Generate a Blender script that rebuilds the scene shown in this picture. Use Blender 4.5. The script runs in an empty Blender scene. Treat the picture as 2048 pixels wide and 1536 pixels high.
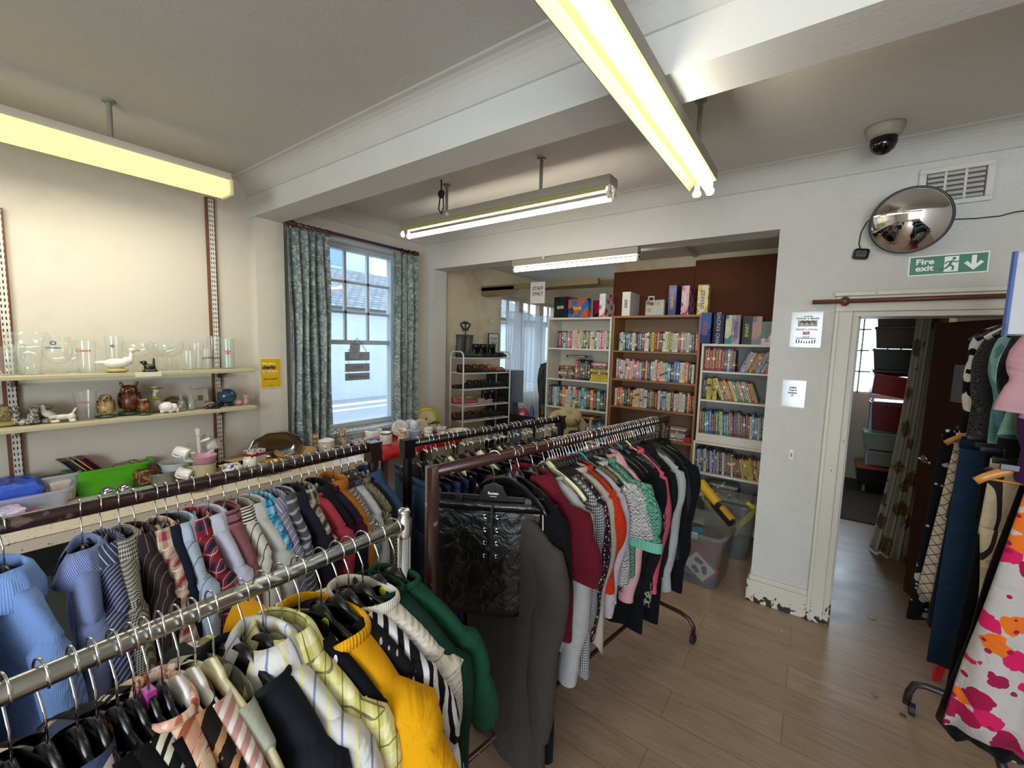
import bpy, bmesh, math, random
from math import sin, cos, pi, radians as rad, atan2, hypot, floor
from mathutils import Vector, Matrix, Euler
from mathutils import noise as mn
S = bpy.context.scene
COL = S.collection
# ---------------------------------------------------------------- camera
YAW, PITCH, ROLL, FPX, HC = -0.62505001, -0.0959486, 0.02651686, 842.146, 1.72
fw = Vector((sin(YAW)*cos(PITCH), cos(YAW)*cos(PITCH), sin(PITCH)))
rt = Vector((cos(YAW), -sin(YAW), 0)); up = rt.cross(fw)
rt, up = rt*cos(ROLL)+up*sin(ROLL), up*cos(ROLL)-rt*sin(ROLL)
cam = bpy.data.objects.new('camera', bpy.data.cameras.new('camera')); COL.objects.link(cam)
m3 = Matrix((rt, up, -fw)).transposed()
cam.matrix_world = Matrix.Translation((0, 0, HC)) @ m3.to_4x4()
cam.data.sensor_width = 36; cam.data.lens = FPX/2048*36; cam.data.clip_start = .02; cam.data.clip_end = 200
S.camera = cam
S.view_settings.view_transform = 'Standard'; S.view_settings.look = 'None'; S.view_settings.gamma = 1
S.view_settings.use_curve_mapping = False; S.cycles.transparent_max_bounces = 32; S.cycles.max_bounces = 10; S.cycles.sample_clamp_indirect = 6; S.view_settings.exposure = 0.0
# ---------------------------------------------------------------- sky (overcast daylight)
W = bpy.data.worlds.new('overcast_sky'); S.world = W; W.use_nodes = True
W.node_tree.nodes['Background'].inputs[0].default_value = (.62, .80, 1, 1)
W.node_tree.nodes['Background'].inputs[1].default_value = 4.4
TUBE = 27.0      # strength of the fluorescent tubes
# daylight through the shop windows behind the camera
for (lx, ly, lz, sx, sz) in ((.9, -3.3, 1.5, 2.6, 1.8),):
    ld = bpy.data.lights.new('shop_front_daylight', 'AREA'); ld.shape = 'RECTANGLE'; ld.size = sx; ld.size_y = sz
    ld.energy = 175; ld.color = (.86, .93, 1)
    lo = bpy.data.objects.new('shop_front_daylight', ld); lo.location = (lx, ly, lz); lo.rotation_euler = (rad(90), 0, 0)
    COL.objects.link(lo)

# daylight entering the window of the back room beyond the doorway
ld = bpy.data.lights.new('back_window_daylight', 'AREA'); ld.shape = 'RECTANGLE'; ld.size = 1.1; ld.size_y = 1.2; ld.energy = 75; ld.color = (.72, .87, 1)
lo = bpy.data.objects.new('back_window_daylight', ld); lo.location = (.65, 8.3, 1.85); lo.rotation_euler = (rad(-90), 0, 0); COL.objects.link(lo)

def P(x, y, X=None, Y=None, Z=None):
    """point of the room seen at photo pixel x,y on the plane X=, Y= or Z="""
    d = rt*((x-1024)/FPX) - up*((y-768)/FPX) + fw
    t = X/d.x if X is not None else Y/d.y if Y is not None else (Z-HC)/d.z
    return Vector((0, 0, HC)) + d*t
# ---------------------------------------------------------------- node helpers
def lin(c):
    if isinstance(c, str): c = [int(c[i:i+2], 16)/255 for i in (0, 2, 4)]
    return tuple((v/12.92 if v <= .04045 else ((v+.055)/1.055)**2.4) for v in c) + (1,)
class NT:
    def __init__(s, name, uv=False):
        s.m = bpy.data.materials.new(name); s.m.use_nodes = True; s.t = s.m.node_tree; s.b = s.t.nodes['Principled BSDF']
        s.tc = s.n('ShaderNodeTexCoord'); s.co = s.tc.outputs['UV' if uv else 'Object']; s.sep = None
    def n(s, ty, **k):
        x = s.t.nodes.new(ty)
        for a, v in k.items(): setattr(x, a, v)
        return x
    def put(s, sock, v):
        if isinstance(v, bpy.types.NodeSocket): s.t.links.new(v, sock)
        else: sock.default_value = v
    def xyz(s):
        if not s.sep: s.sep = s.n('ShaderNodeSeparateXYZ'); s.put(s.sep.inputs[0], s.co)
        return s.sep.outputs
    def ma(s, op, a, b=0, c=0):
        x = s.n('ShaderNodeMath', operation=op); s.put(x.inputs[0], a); s.put(x.inputs[1], b); s.put(x.inputs[2], c); return x.outputs[0]
    def mix(s, f, a, b):
        x = s.n('ShaderNodeMix', data_type='RGBA'); s.put(x.inputs[0], f); s.put(x.inputs[6], a); s.put(x.inputs[7], b); return x.outputs[2]
    def noise(s, sc, det=2, dist=0, co=None, rough=.5):
        x = s.n('ShaderNodeTexNoise'); s.put(x.inputs['Vector'], co or s.co); s.put(x.inputs['Scale'], sc)
        s.put(x.inputs['Detail'], det); s.put(x.inputs['Distortion'], dist); s.put(x.inputs['Roughness'], rough); return x.outputs
    def vor(s, sc, rnd=1, feat='F1', co=None):
        x = s.n('ShaderNodeTexVoronoi', feature=feat); s.put(x.inputs['Vector'], co or s.co); s.put(x.inputs['Scale'], sc)
        s.put(x.inputs['Randomness'], rnd); return x.outputs
    def ramp(s, f, stops, const=False):
        x = s.n('ShaderNodeValToRGB'); e = x.color_ramp.elements
        if const: x.color_ramp.interpolation = 'CONSTANT'
        while len(e) < len(stops): e.new(1)
        for i, (p, c) in enumerate(stops): e[i].position = p; e[i].color = c if len(c) == 4 else lin(c)
        s.put(x.inputs[0], f); return x.outputs[0]
    def fr(s, a, k): return s.ma('FRACT', s.ma('MULTIPLY', a, k))
    def lt(s, a, v): return s.ma('LESS_THAN', a, v)
    def mapv(s, sx, sy, sz, rot=(0, 0, 0)):
        x = s.n('ShaderNodeMapping'); s.put(x.inputs[0], s.co); x.inputs['Scale'].default_value = (sx, sy, sz)
        x.inputs['Rotation'].default_value = rot; return x.outputs[0]
    def bump(s, h, st=.3, d=.01):
        x = s.n('ShaderNodeBump'); s.put(x.inputs['Height'], h); x.inputs['Strength'].default_value = st
        x.inputs['Distance'].default_value = d
        if s.b.inputs['Normal'].is_linked: s.put(x.inputs['Normal'], s.b.inputs['Normal'].links[0].from_socket)
        s.t.links.new(x.outputs[0], s.b.inputs['Normal'])
    def fin(s, col=None, rough=.6, metal=0, spec=.5, **k):
        if col is not None: s.put(s.b.inputs['Base Color'], col)
        s.put(s.b.inputs['Roughness'], rough); s.put(s.b.inputs['Metallic'], metal); s.put(s.b.inputs['Specular IOR Level'], spec)
        for a, v in k.items(): s.put(s.b.inputs[a.replace('_', ' ')], v)
        return s.m
_mc = {}
def mat(c, rough=.5, metal=0, spec=.5, wear=0, bump=0, name=None, **k):
    """plain procedural surface with slight tonal variation"""
    key = (c, rough, metal, spec, wear, bump, str(k))
    if key in _mc: return _mc[key]
    t = NT(name or 'paint_'+str(c)); col = lin(c)
    if wear:
        f = t.noise(14, 4)[0]; f = t.ma('MULTIPLY', f, wear)
        col = t.mix(f, col, tuple(v*.45 for v in col[:3])+(1,))
    if bump: t.bump(t.noise(90, 3)[0], bump, .004)
    _mc[key] = t.fin(col, rough, metal, spec, **k); return _mc[key]
def glassy(c='ffffff', rough=.02, alpha=.25, name='clear_glass'):
    key = ('g', c, rough, alpha)
    if key not in _mc:
        t = NT(name); g = t.n('ShaderNodeBsdfGlossy'); g.inputs['Roughness'].default_value = rough
        tr = t.n('ShaderNodeBsdfTransparent'); tr.inputs[0].default_value = lin(c)
        t.fin(lin(c), max(rough, .1)); fz = t.n('ShaderNodeLayerWeight'); fz.inputs[0].default_value = .5
        m1 = t.n('ShaderNodeMixShader'); t.put(m1.inputs[0], alpha); t.put(m1.inputs[1], tr.outputs[0]); t.put(m1.inputs[2], t.b.outputs[0])
        m2 = t.n('ShaderNodeMixShader'); t.put(m2.inputs[0], t.ma('ADD', t.ma('MULTIPLY', t.ma('POWER', fz.outputs['Facing'], 3), .75), .04)); t.put(m2.inputs[1], m1.outputs[0]); t.put(m2.inputs[2], g.outputs[0])
        t.put(t.n('ShaderNodeOutputMaterial').inputs[0], m2.outputs[0])
        for o in list(t.t.nodes):
            if o.type == 'OUTPUT_MATERIAL' and not o.inputs[0].links[0].from_node == m2: t.t.nodes.remove(o)
        _mc[key] = t.m
    return _mc[key]
def glow(c, st, name='lit_tube'):
    t = NT(name); t.fin(lin(c), .4, Emission_Color=lin(c), Emission_Strength=st); return t.m
# ---------------------------------------------------------------- mesh helpers
class MB:
    def __init__(s): s.v = []; s.f = []; s.uv = []; s.mi = []; s.k = 0
    def add(s, vs, fs, uvs=None):
        o = len(s.v); s.v += [tuple(v) for v in vs]
        for i, f in enumerate(fs):
            s.f.append(tuple(o+j for j in f)); s.mi.append(s.k)
            s.uv.append(uvs[i] if uvs else None)
        return s
    def box(s, c, d, R=None):
        vs = [Vector((x*d[0]/2, y*d[1]/2, z*d[2]/2)) for x in (-1, 1) for y in (-1, 1) for z in (-1, 1)]
        if R is not None: vs = [R @ v for v in vs]
        vs = [v+Vector(c) for v in vs]
        return s.add(vs, [(0, 1, 3, 2), (4, 6, 7, 5), (0, 4, 5, 1), (2, 3, 7, 6), (0, 2, 6, 4), (1, 5, 7, 3)])
    def b(s, x0, x1, y0, y1, z0, z1): return s.box(((x0+x1)/2, (y0+y1)/2, (z0+z1)/2), (abs(x1-x0), abs(y1-y0), abs(z1-z0)))
    def tube(s, pts, r, n=10, close=False, cap=True, ry=None, ref=None):
        pts = [Vector(p) for p in pts]; N = len(pts); rr = r if isinstance(r, (list, tuple)) else [r]*N
        ry = ry or rr; ry = ry if isinstance(ry, (list, tuple)) else [ry]*N
        vs = []; a = None
        for i, p in enumerate(pts):
            t = (pts[(i+1) % N]-pts[i-1]) if close else (pts[min(i+1, N-1)]-pts[max(i-1, 0)])
            t = t.normalized() if t.length > 1e-9 else Vector((0, 0, 1))
            if ref is not None: a = Vector(ref)
            elif a is None: a = Vector((0, 0, 1)) if abs(t.z) < .9 else Vector((1, 0, 0))
            a = (a - t*a.dot(t)).normalized(); b = t.cross(a)
            for j in range(n):
                th = 2*pi*j/n; vs.append(p+a*cos(th)*ry[i]+b*sin(th)*rr[i])
        fs = []
        for i in range(N if close else N-1):
            for j in range(n):
                k = (i+1) % N; fs.append((i*n+j, i*n+(j+1) % n, k*n+(j+1) % n, k*n+j))
        if cap and not close: fs += [tuple(range(n))[::-1], tuple((N-1)*n+j for j in range(n))]
        return s.add(vs, fs)
    def cyl(s, c, r, h, n=20, r2=None, ax='z'):
        c = Vector(c); e = {'z': Vector((0, 0, h/2)), 'x': Vector((h/2, 0, 0)), 'y': Vector((0, h/2, 0))}[ax]
        return s.tube([c-e, c+e], [r, r if r2 is None else r2], n)
    def lathe(s, prof, c=(0, 0, 0), n=24, R=None, sx=1, sy=1):
        vs = []; c = Vector(c)
        for (r, z) in prof:
            for j in range(n):
                v = Vector((r*cos(2*pi*j/n)*sx, r*sin(2*pi*j/n)*sy, z)); vs.append((R @ v if R is not None else v)+c)
        N = len(prof); fs = [(i*n+j, i*n+(j+1) % n, (i+1)*n+(j+1) % n, (i+1)*n+j) for i in range(N-1) for j in range(n)]
        return s.add(vs, fs)
    def ell(s, c, r, n=14, R=None):
        pr = [(sin(pi*i/(n//2+2)), -cos(pi*i/(n//2+2))) for i in range(n//2+3)]
        vs = []; c = Vector(c)
        for (a, z) in pr:
            for j in range(n):
                v = Vector((a*cos(2*pi*j/n)*r[0], a*sin(2*pi*j/n)*r[1], z*r[2])); vs.append((R @ v if R is not None else v)+c)
        N = len(pr); return s.add(vs, [(i*n+j, i*n+(j+1) % n, (i+1)*n+(j+1) % n, (i+1)*n+j) for i in range(N-1) for j in range(n)])
    def grid(s, fn, nu, nv, cu=False, uvf=None):
        """fn(i,j)->point ; i in 0..nu, j in 0..nv ; cu closes i"""
        NU = nu if cu else nu+1; vs = [fn(i, j) for j in range(nv+1) for i in range(NU)]
        fs = []; uvs = []
        for j in range(nv):
            for i in range(nu):
                k = (i+1) % NU; fs.append((j*NU+i, j*NU+k, (j+1)*NU+k, (j+1)*NU+i))
                if uvf: uvs.append((uvf(i, j), uvf(i+1, j), uvf(i+1, j+1), uvf(i, j+1)))
        return s.add(vs, fs, uvs if uvf else None)
    def prism(s, poly, y0, y1, R=None, o=(0, 0, 0)):
        n = len(poly); vs = [Vector((x, y, z)) for y in (y0, y1) for (x, z) in poly]
        vs = [(R @ v if R is not None else v)+Vector(o) for v in vs]
        return s.add(vs, [tuple(range(n)), tuple(range(2*n-1, n-1, -1))]+[(i, n+i, n+(i+1) % n, (i+1) % n) for i in range(n)])
    def build(s, name, mats, parent=None, loc=None, rot=None, smooth=False, bevel=0, sol=0, remesh=0, sub=0):
        me = bpy.data.meshes.new(name); me.from_pydata(s.v, [], s.f)
        for m in (mats if isinstance(mats, (list, tuple)) else [mats]): me.materials.append(m)
        if s.k: me.polygons.foreach_set('material_index', s.mi)
        if any(u for u in s.uv):
            l = me.uv_layers.new(name='UVMap'); d = []
            for f, u in zip(s.f, s.uv):
                for q in (u or [(0, 0)]*len(f)): d += list(q)
            l.data.foreach_set('uv', d)
        if smooth: me.polygons.foreach_set('use_smooth', [True]*len(me.polygons))
        me.update()
        bm = bmesh.new(); bm.from_mesh(me); bmesh.ops.recalc_face_normals(bm, faces=bm.faces); bm.to_mesh(me); bm.free()
        o = bpy.data.objects.new(name, me); COL.objects.link(o)
        if parent is not None: o.parent = parent
        if loc is not None: o.location = loc
        if rot is not None: o.rotation_euler = rot
        if remesh: q = o.modifiers.new('m', 'REMESH'); q.mode = 'VOXEL'; q.voxel_size = remesh; q.use_smooth_shade = True
        if sol: q = o.modifiers.new('t', 'SOLIDIFY'); q.thickness = sol; q.offset = 0
        if bevel: q = o.modifiers.new('b', 'BEVEL'); q.width = bevel; q.segments = 2; q.limit_method = 'ANGLE'; q.angle_limit = rad(40)
        if sub: q = o.modifiers.new('s', 'SUBSURF'); q.levels = sub; q.render_levels = sub
        return o
def tag(o, label, cat, group=None, kind=None):
    if label: o['label'] = label
    if cat: o['category'] = cat
    if group: o['group'] = group
    if kind: o['kind'] = kind
    return o
def thing(name, label, cat, loc=(0, 0, 0), rz=0, group=None):
    o = bpy.data.objects.new(name, None); o.empty_display_size = .05; COL.objects.link(o)
    o.location = loc; o.rotation_euler = (0, 0, rz) if not isinstance(rz, (tuple, Euler)) else rz
    return tag(o, label, cat, group)
def struct(name, mb, m, parent=None, **k):
    o = mb.build(name, m, parent, **k)
    if parent is None: o['kind'] = 'structure'
    return o
def clone(root, **k):
    def cp(o, par):
        c = o.copy(); COL.objects.link(c); c.parent = par
        for ch in kids.get(o, []): cp(ch, c)
        return c
    kids = {}
    def walk(o):
        kids[o] = list(o.children)
        for c in kids[o]: walk(c)
    walk(root); return cp(root, None)
def text(s, size, m, parent, loc, rot, name='lettering', bold=0, align='CENTER', sx=1, ext=.0006, shear=0, spacing=1):
    cu = bpy.data.curves.new(name, 'FONT'); cu.body = s; cu.size = size; cu.align_x = align; cu.align_y = 'CENTER'
    cu.offset = bold; cu.extrude = ext; cu.space_line = spacing; cu.resolution_u = 3; cu.shear = shear
    to = bpy.data.objects.new(name, cu); COL.objects.link(to)
    me = bpy.data.meshes.new_from_object(to); bpy.data.objects.remove(to)
    me.materials.clear(); me.materials.append(m)
    o = bpy.data.objects.new(name, me); COL.objects.link(o); o.parent = parent; o.location = loc; o.rotation_euler = rot; o.scale = (sx, 1, 1)
    return o
FA = (rad(90), 0, 0)           # lettering on wall facing the room (reads along +x)
FL = (rad(90), 0, rad(90))     # lettering on the left wall (reads along +y)
ONES = 'zeroth first second third fourth fifth sixth seventh eighth ninth tenth eleventh twelfth thirteenth fourteenth fifteenth sixteenth seventeenth eighteenth nineteenth twentieth'.split()
def nth(n):
    if n <= 20: return ONES[n]
    t = {2: 'twenty', 3: 'thirty', 4: 'forty'}[n//10]
    return (t+'-'+ONES[n % 10]) if n % 10 else {3: 'thirtieth', 4: 'fortieth'}[n//10]
rnd = random.Random(7)
chrome = mat('d8d8d8', .12, 1, name='chrome'); steel = mat('a9a9a6', .3, 1, name='steel_wire')
black = mat('0b0b0d', .28, name='black_plastic'); blackm = mat('101012', .6, name='black_matt')
white = mat('dedbd2', .35, name='white_gloss'); ink = mat('15130f', .6, name='black_ink')
paper = mat('c9c8c6', .5, name='paper')
# ================================================================ the room
def plaster(name, c, dirt='8b7f6a', amt=.3, bs=120, bst=.35, low=True):
    t = NT(name); col = lin(c)
    a = t.noise(1.3, 6, .6)[0]; b = t.noise(9, 5)[0]
    f = t.ma('MULTIPLY', t.ma('MULTIPLY', t.ma('SUBTRACT', t.ma('ADD', a, t.ma('MULTIPLY', b, .5)), .72), 2.2), amt)
    f = t.ma('MINIMUM', t.ma('MAXIMUM', f, 0), .6)
    t.bump(t.noise(bs, 4, 0, rough=.7)[0], bst, .01); t.bump(t.noise(bs/6, 3)[0], bst*.6, .01)
    return t.fin(t.mix(f, col, lin(dirt)), .75, spec=.25)
m_ceil = plaster('ceiling_paint', 'b9b7b1', 'a29e94', .25, 60, .12)
m_ceil_tex = plaster('woodchip_ceiling_paint', 'c4bfb6', 'aaa397', .2, 110, .5)
m_beam = plaster('beam_paint', 'c3c2bd', 'a5a199', .25, 50, .15)
m_wall = plaster('textured_wall_paint', 'c9c6bf', 'a09785', .28, 75, .75)
m_left = plaster('left_wall_paint', 'c6bfb0', '94897a', .3, 60, .18)
m_old = plaster('stained_wall_paint', 'c6b798', '8f7c5c', .75, 40, .35)
m_trim = mat('c8c5bc', .4, wear=.25, name='trim_gloss')
def chipped(c):
    t = NT('chipped_paint'); x, y, z = t.xyz()
    n = t.noise(26, 5, .4)[0]; h = t.ma('MULTIPLY', t.ma('SUBTRACT', .16, z), 1.3)
    f = t.ma('GREATER_THAN', t.ma('ADD', n, t.ma('MAXIMUM', h, -.02)), .70)
    t.bump(f, -.4, .004)
    return t.fin(t.mix(f, lin(c), lin('2a1c12')), .5)
m_chip = chipped('c6c0b2')
def planks():
    t = NT('oak_laminate'); b = t.n('ShaderNodeTexBrick'); t.put(b.inputs['Vector'], t.co); b.offset = .37
    for k, v in (('Scale', 1), ('Brick Width', 1.25), ('Row Height', .19), ('Mortar Size', .0016), ('Mortar Smooth', .2), ('Bias', 0)): b.inputs[k].default_value = v
    b.inputs['Color1'].default_value = (0, 0, 0, 1); b.inputs['Color2'].default_value = (1, 1, 1, 1); b.inputs['Mortar'].default_value = (.5, .5, .5, 1)
    g = t.noise(1, 6, 1.6, co=t.mapv(3.2, 26, 1), rough=.62)[0]; g2 = t.noise(5, 3)[0]
    base = t.mix(b.outputs['Color'], lin('9a8068'), lin('a98f76')); 
    base = t.mix(t.ma('MULTIPLY', t.ma('MAXIMUM', t.ma('SUBTRACT', g, .42), 0), 2.2), base, lin('745c46'))
    base = t.mix(t.ma('MULTIPLY', g2, .25), base, lin('b39e88'))
    base = t.mix(b.outputs['Fac'], base, lin('6a5745'))
    t.bump(b.outputs['Fac'], -.3, .003); t.bump(g, .05, .004)
    r = t.ma('ADD', .26, t.ma('MULTIPLY', g2, .22))
    return t.fin(base, r, spec=.5)
XL, XP, XW, YA, CZ, BZ = -3.56, -3.47, -3.53, 3.228, 2.87, 2.61
XR, YB = 2.3, -3.4
struct('floor', MB().b(-4.2, 3.2, YB-.2, 8.2, -.06, 0), planks())
c = MB(); c.b(XL-.2, XR+.2, YB-.2, 1.58, CZ, CZ+.1); struct('ceiling', c, m_ceil)
c = MB(); c.b(XL-.2, XR+.2, 1.58, YA+.02, CZ, CZ+.1); struct('ceiling', c, m_ceil_tex)
# left wall: shelf bay, pier, window bay
w = MB(); w.b(XL-.25, XL, YB-.2, 1.48, 0, CZ); struct('wall_left', w, m_left)
w = MB(); w.b(XL-.25, XP, 1.48, 1.69, 0, BZ+.02); struct('wall_pier_left', w, m_left)
w = MB(); WY0, WY1, WZ0, WZ1 = 1.83, 2.93, .86, 2.60
w.b(XW-.25, XW, 1.69, WY0, 0, CZ); w.b(XW-.25, XW, WY1, YA+.2, 0, CZ); w.b(XW-.25, XW, WY0, WY1, 0, WZ0); w.b(XW-.25, XW, WY0, WY1, WZ1, CZ)
struct('wall_window_side', w, m_left)
# beam with coving
w = MB(); w.b(XL-.1, XR, 1.475, 1.675, BZ, CZ+.02); struct('trim_beam', w, m_beam)
def cove(name, a, b, nrm, s=.115, m=m_ceil):
    a = Vector(a); b = Vector(b); nrm = Vector(nrm); k = 7; w = MB()
    pr = [(0, -s)]+[(s*(1-cos(i*pi/2/k))*.86+.008, -s*(1-sin(i*pi/2/k))*.94-.004) for i in range(k+1)]+[(s, 0), (0, 0)]
    vs = [p+nrm*u+Vector((0, 0, v)) for p in (a, b) for (u, v) in pr]; n = len(pr)
    w.add(vs, [tuple(range(n)), tuple(range(2*n-1, n-1, -1))]+[(i, n+i, n+(i+1) % n, (i+1) % n) for i in range(n)])
    return struct(name, w, m)
cove('trim_cove_beam', (XL, 1.475, CZ), (XR, 1.475, CZ), (0, -1, 0))
cove('trim_cove_far', (XW, YA, CZ), (XR, YA, CZ), (0, -1, 0), .12)
cove('trim_cove_window', (XW, 1.68, CZ), (XW, YA, CZ), (1, 0, 0), .12)
# far wall with alcove opening and doorway
OX0, OX1, OZ = -3.41, -.257, 2.49; DX0, DX1, DZ = .15, .99, 1.96; WT = .2
w = MB(); w.b(XW-.25, OX0, YA, YA+WT, 0, CZ); w.b(OX0, OX1, YA, YA+WT, OZ, CZ); w.b(OX1, DX0, YA, YA+WT, 0, CZ)
w.b(DX0, DX1, YA, YA+WT, DZ, CZ); w.b(DX1, XR+.2, YA, YA+WT, 0, CZ); struct('wall_far', w, m_wall)
w = MB(); w.b(OX1-.012, DX0, YA-.02, YA, 0, .15); w.b(OX1-.008, DX0, YA-.012, YA, .15, .185); w.b(OX1-.02, OX1, YA-.02, YA+WT, 0, .15)
struct('baseboard_far', w, m_chip, bevel=.004)
# door casing
w = MB()
for (x0, x1) in ((DX0-.085, DX0), (DX1, DX1+.085)):
    w.b(x0, x1, YA-.022, YA, .0, DZ); w.b(x0+.0 if x0 < DX0 else x1-.02, x0+.02 if x0 < DX0 else x1, YA-.032, YA-.022, .0, DZ)
w.b(DX0-.085, DX1+.085, YA-.024, YA, DZ, DZ+.09); w.b(DX0-.095, DX1+.095, YA-.04, YA, DZ+.09, DZ+.115)
struct('trim_architrave', w, m_chip, bevel=.004)
w = MB(); w.b(DX0, DX0+.03, YA-.01, YA+WT+.02, 0, DZ-.03); w.b(DX1-.03, DX1, YA-.01, YA+WT+.02, 0, DZ-.03); w.b(DX0, DX1, YA-.01, YA+WT+.02, DZ-.03, DZ)
w.b(DX0+.03, DX0+.045, YA+.1, YA+WT, 0, DZ-.03); struct('door_1_frame', w, m_chip, bevel=.003)
# right wall, back wall (behind the photographer) with shop window openings
w = MB(); w.b(XR, XR+.2, YB-.2, YA+WT, 0, CZ); struct('wall_right', w, m_wall)
w = MB(); w.b(XL-.2, -.5, YB-.2, YB, 0, CZ); w.b(2.1, XR+.2, YB-.2, YB, 0, CZ); w.b(-.5, 2.1, YB-.2, YB, 0, .5); w.b(-.5, 2.1, YB-.2, YB, 2.4, CZ)
w.b(.7, .9, YB-.2, YB, .5, 2.4); struct('wall_back', w, m_wall)
# ---- alcove behind the opening
AY = 4.62; AZ = 2.66; AXR = -.235
w = MB(); w.b(-3.75, AXR+.2, YA+WT, 6.4, AZ, AZ+.1); struct('ceiling_alcove', w, m_ceil_tex)
AX = -3.47
w = MB(); w.b(AX-.25, AX, YA+WT, 4.52, 0, AZ); w.b(AX-.25, AX, 4.52, 6.2, 0, .95); w.b(AX-.25, AX, 4.52, 6.2, 2.36, AZ)
struct('wall_alcove_left', w, m_old)
w = MB(); w.b(AX-.25, -1.9, 6.2, 6.4, 0, AZ); struct('wall_alcove_back', w, m_old)
w = MB(); w.b(-1.93, AXR, AY+.02, AY+.1, 0, AZ); struct('wall_bookcase_back', w, m_old)
w = MB(); w.b(AXR, DX0-.0, YA+WT, 7.3, 0, AZ); struct('wall_passage_left', w, m_left)
# brown board above the bookcases + beige lintel and brown rail
t = NT('brown_hardboard'); tt = t.mix(t.noise(3, 3)[0], lin('5e3214'), lin('4c2810'))
m_brown = t.fin(tt, .6, spec=.15)
w = MB(); w.b(-1.93, -1.07, AY-.03, AY+.01, 1.9, 2.545); w.b(-1.066, AXR, AY-.035, AY+.01, 1.7, 2.60); struct('trim_brown_board', w, m_brown)
w = MB(); w.b(-3.0, -1.93, AY-.02, AY+.04, 2.40, 2.47); w.b(AX, AX+.5, 4.1, 4.2, 2.30, 2.40); w.b(AX, -1.9, 4.1, 4.16, 2.36, 2.42)
struct('trim_alcove_rail', w, mat('7c6a45', .5, wear=.4, name='brown_rail_paint'))
w = MB(); w.b(-1.1, -1.06, 3.45, AY, AZ-.02, AZ); w.b(-3.2, AXR, 3.95, 4.0, AZ-.02, AZ); struct('trim_ceiling_battens', w, mat('b3a98f', .6, name='batten_paint'))
# ---- sash window
def window_box(name, X, y0, y1, z0, z1, cols, rows, mid, m):
    """frame, sashes and panes of a window lying in the plane X, facing the room (+x)"""
    root = bpy.data.objects.new(name, None); COL.objects.link(root); root['kind'] = 'structure'
    f = MB(); t_ = .045
    f.b(X-.03, X+.05, y0, y0+t_, z0, z1); f.b(X-.03, X+.05, y1-t_, y1, z0, z1); f.b(X-.03, X+.05, y0+t_, y1-t_, z1-t_, z1); f.b(X-.031, X+.07, y0+t_, y1-t_, z0, z0+.05)
    f.b(X-.035, X+.02, y0+t_, y1-t_, mid-.022, mid+.022); f.build('window_frame', m, root, bevel=.003)
    g = MB()
    for i in range(1, cols): yy = y0+t_+(y1-y0-2*t_)*i/cols; g.b(X-.02, X+.012, yy-.012, yy+.012, mid, z1-t_)
    for i in range(1, rows): zz = mid+(z1-t_-mid)*i/rows; g.b(X-.02, X+.012, y0+t_, y1-t_, zz-.012, zz+.012)
    g.build('glazing_bar', m, root)
    MB().b(X-.006, X-.002, y0+t_, y1-t_, z0+.04, z1-t_).build('pane', glassy('ffffff', .0, .0, 'window_glass'), root)
    return root
m_sash = mat('b9c0c2', .4, wear=.15, name='sash_paint')
wr = window_box('window_1', XW-.2, WY0, WY1, WZ0, WZ1, 4, 3, 1.69, m_sash)
w = MB(); w.b(XW-.2, XW+.03, WY0-.03, WY1+.03, WZ0-.035, WZ0); w.build('window_sill', m_sash, wr, bevel=.004)
w = MB(); w.b(XW-.01, XW+.02, WY0-.07, WY0, .8, WZ1); w.b(XW-.01, XW+.02, WY1, WY1+.07, .8, WZ1); w.b(XW-.01, XW+.02, WY0-.07, WY1+.07, WZ1, WZ1+.08)
w.b(XW-.2, XW-.01, WY0-.001, WY0+.01, .86, WZ1); w.b(XW-.2, XW-.01, WY1-.01, WY1+.001, .86, WZ1)
w.build('window_casing', m_sash, wr, bevel=.004)
for i, (a, b) in enumerate(((4.54, 5.05), (5.07, 5.6), (5.63, 6.15))):
    window_box('window_%d' % (i+2), AX-.1, a, b, .95, 2.36, 2, 1, 2.05, mat('b5ab90', .4, wear=.2, name='old_window_paint'))
# ---- passage and back room beyond the doorway
w = MB(); w.b(DX1-.02, DX1+.15, YA+WT, 5.35, 0, AZ); struct('wall_passage_right', w, m_left)
BW = 7.3
w = MB(); w.b(-.4, .2, BW, BW+.2, 0, AZ); w.b(.2, 1.0, BW, BW+.2, 0, 1.18); w.b(.2, 1.0, BW, BW+.2, 2.3, AZ); w.b(1.0, 3.2, BW, BW+.2, 0, AZ); struct('wall_back_room', w, m_left)
w = MB(); w.b(2.6, 2.8, 5.2, BW, 0, AZ); struct('wall_back_room_right', w, m_left)
w = MB(); w.b(DX1, 2.8, 5.2, 5.35, 0, AZ); struct('wall_back_room_near', w, m_left)
w = MB(); w.b(DX0-.4, 3.2, YA+WT, BW+.2, AZ, AZ+.1); struct('ceiling_back_room', w, m_ceil)
g = MB()
for zz in (1.18, 1.46, 1.74, 2.02, 2.28): g.b(.2, 1.0, BW+.03, BW+.06, zz, zz+.02)
for xx in (.2, .33, .46, .59, .72, .85, .98): g.b(xx, xx+.018, BW+.03, BW+.06, 1.18, 2.3)
struct('window_5', g, m_sash)
t = NT('grey_door_mat'); mm = t.fin(t.mix(t.noise(200, 2)[0], lin('3a3634'), lin('55504c')), .95)
tag(MB().b(.18, 2.4, 5.46, 7.28, 0, .012).build('carpet', mm), 'dark grey carpet on the back room floor beyond the doorway', 'carpet')
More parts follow.
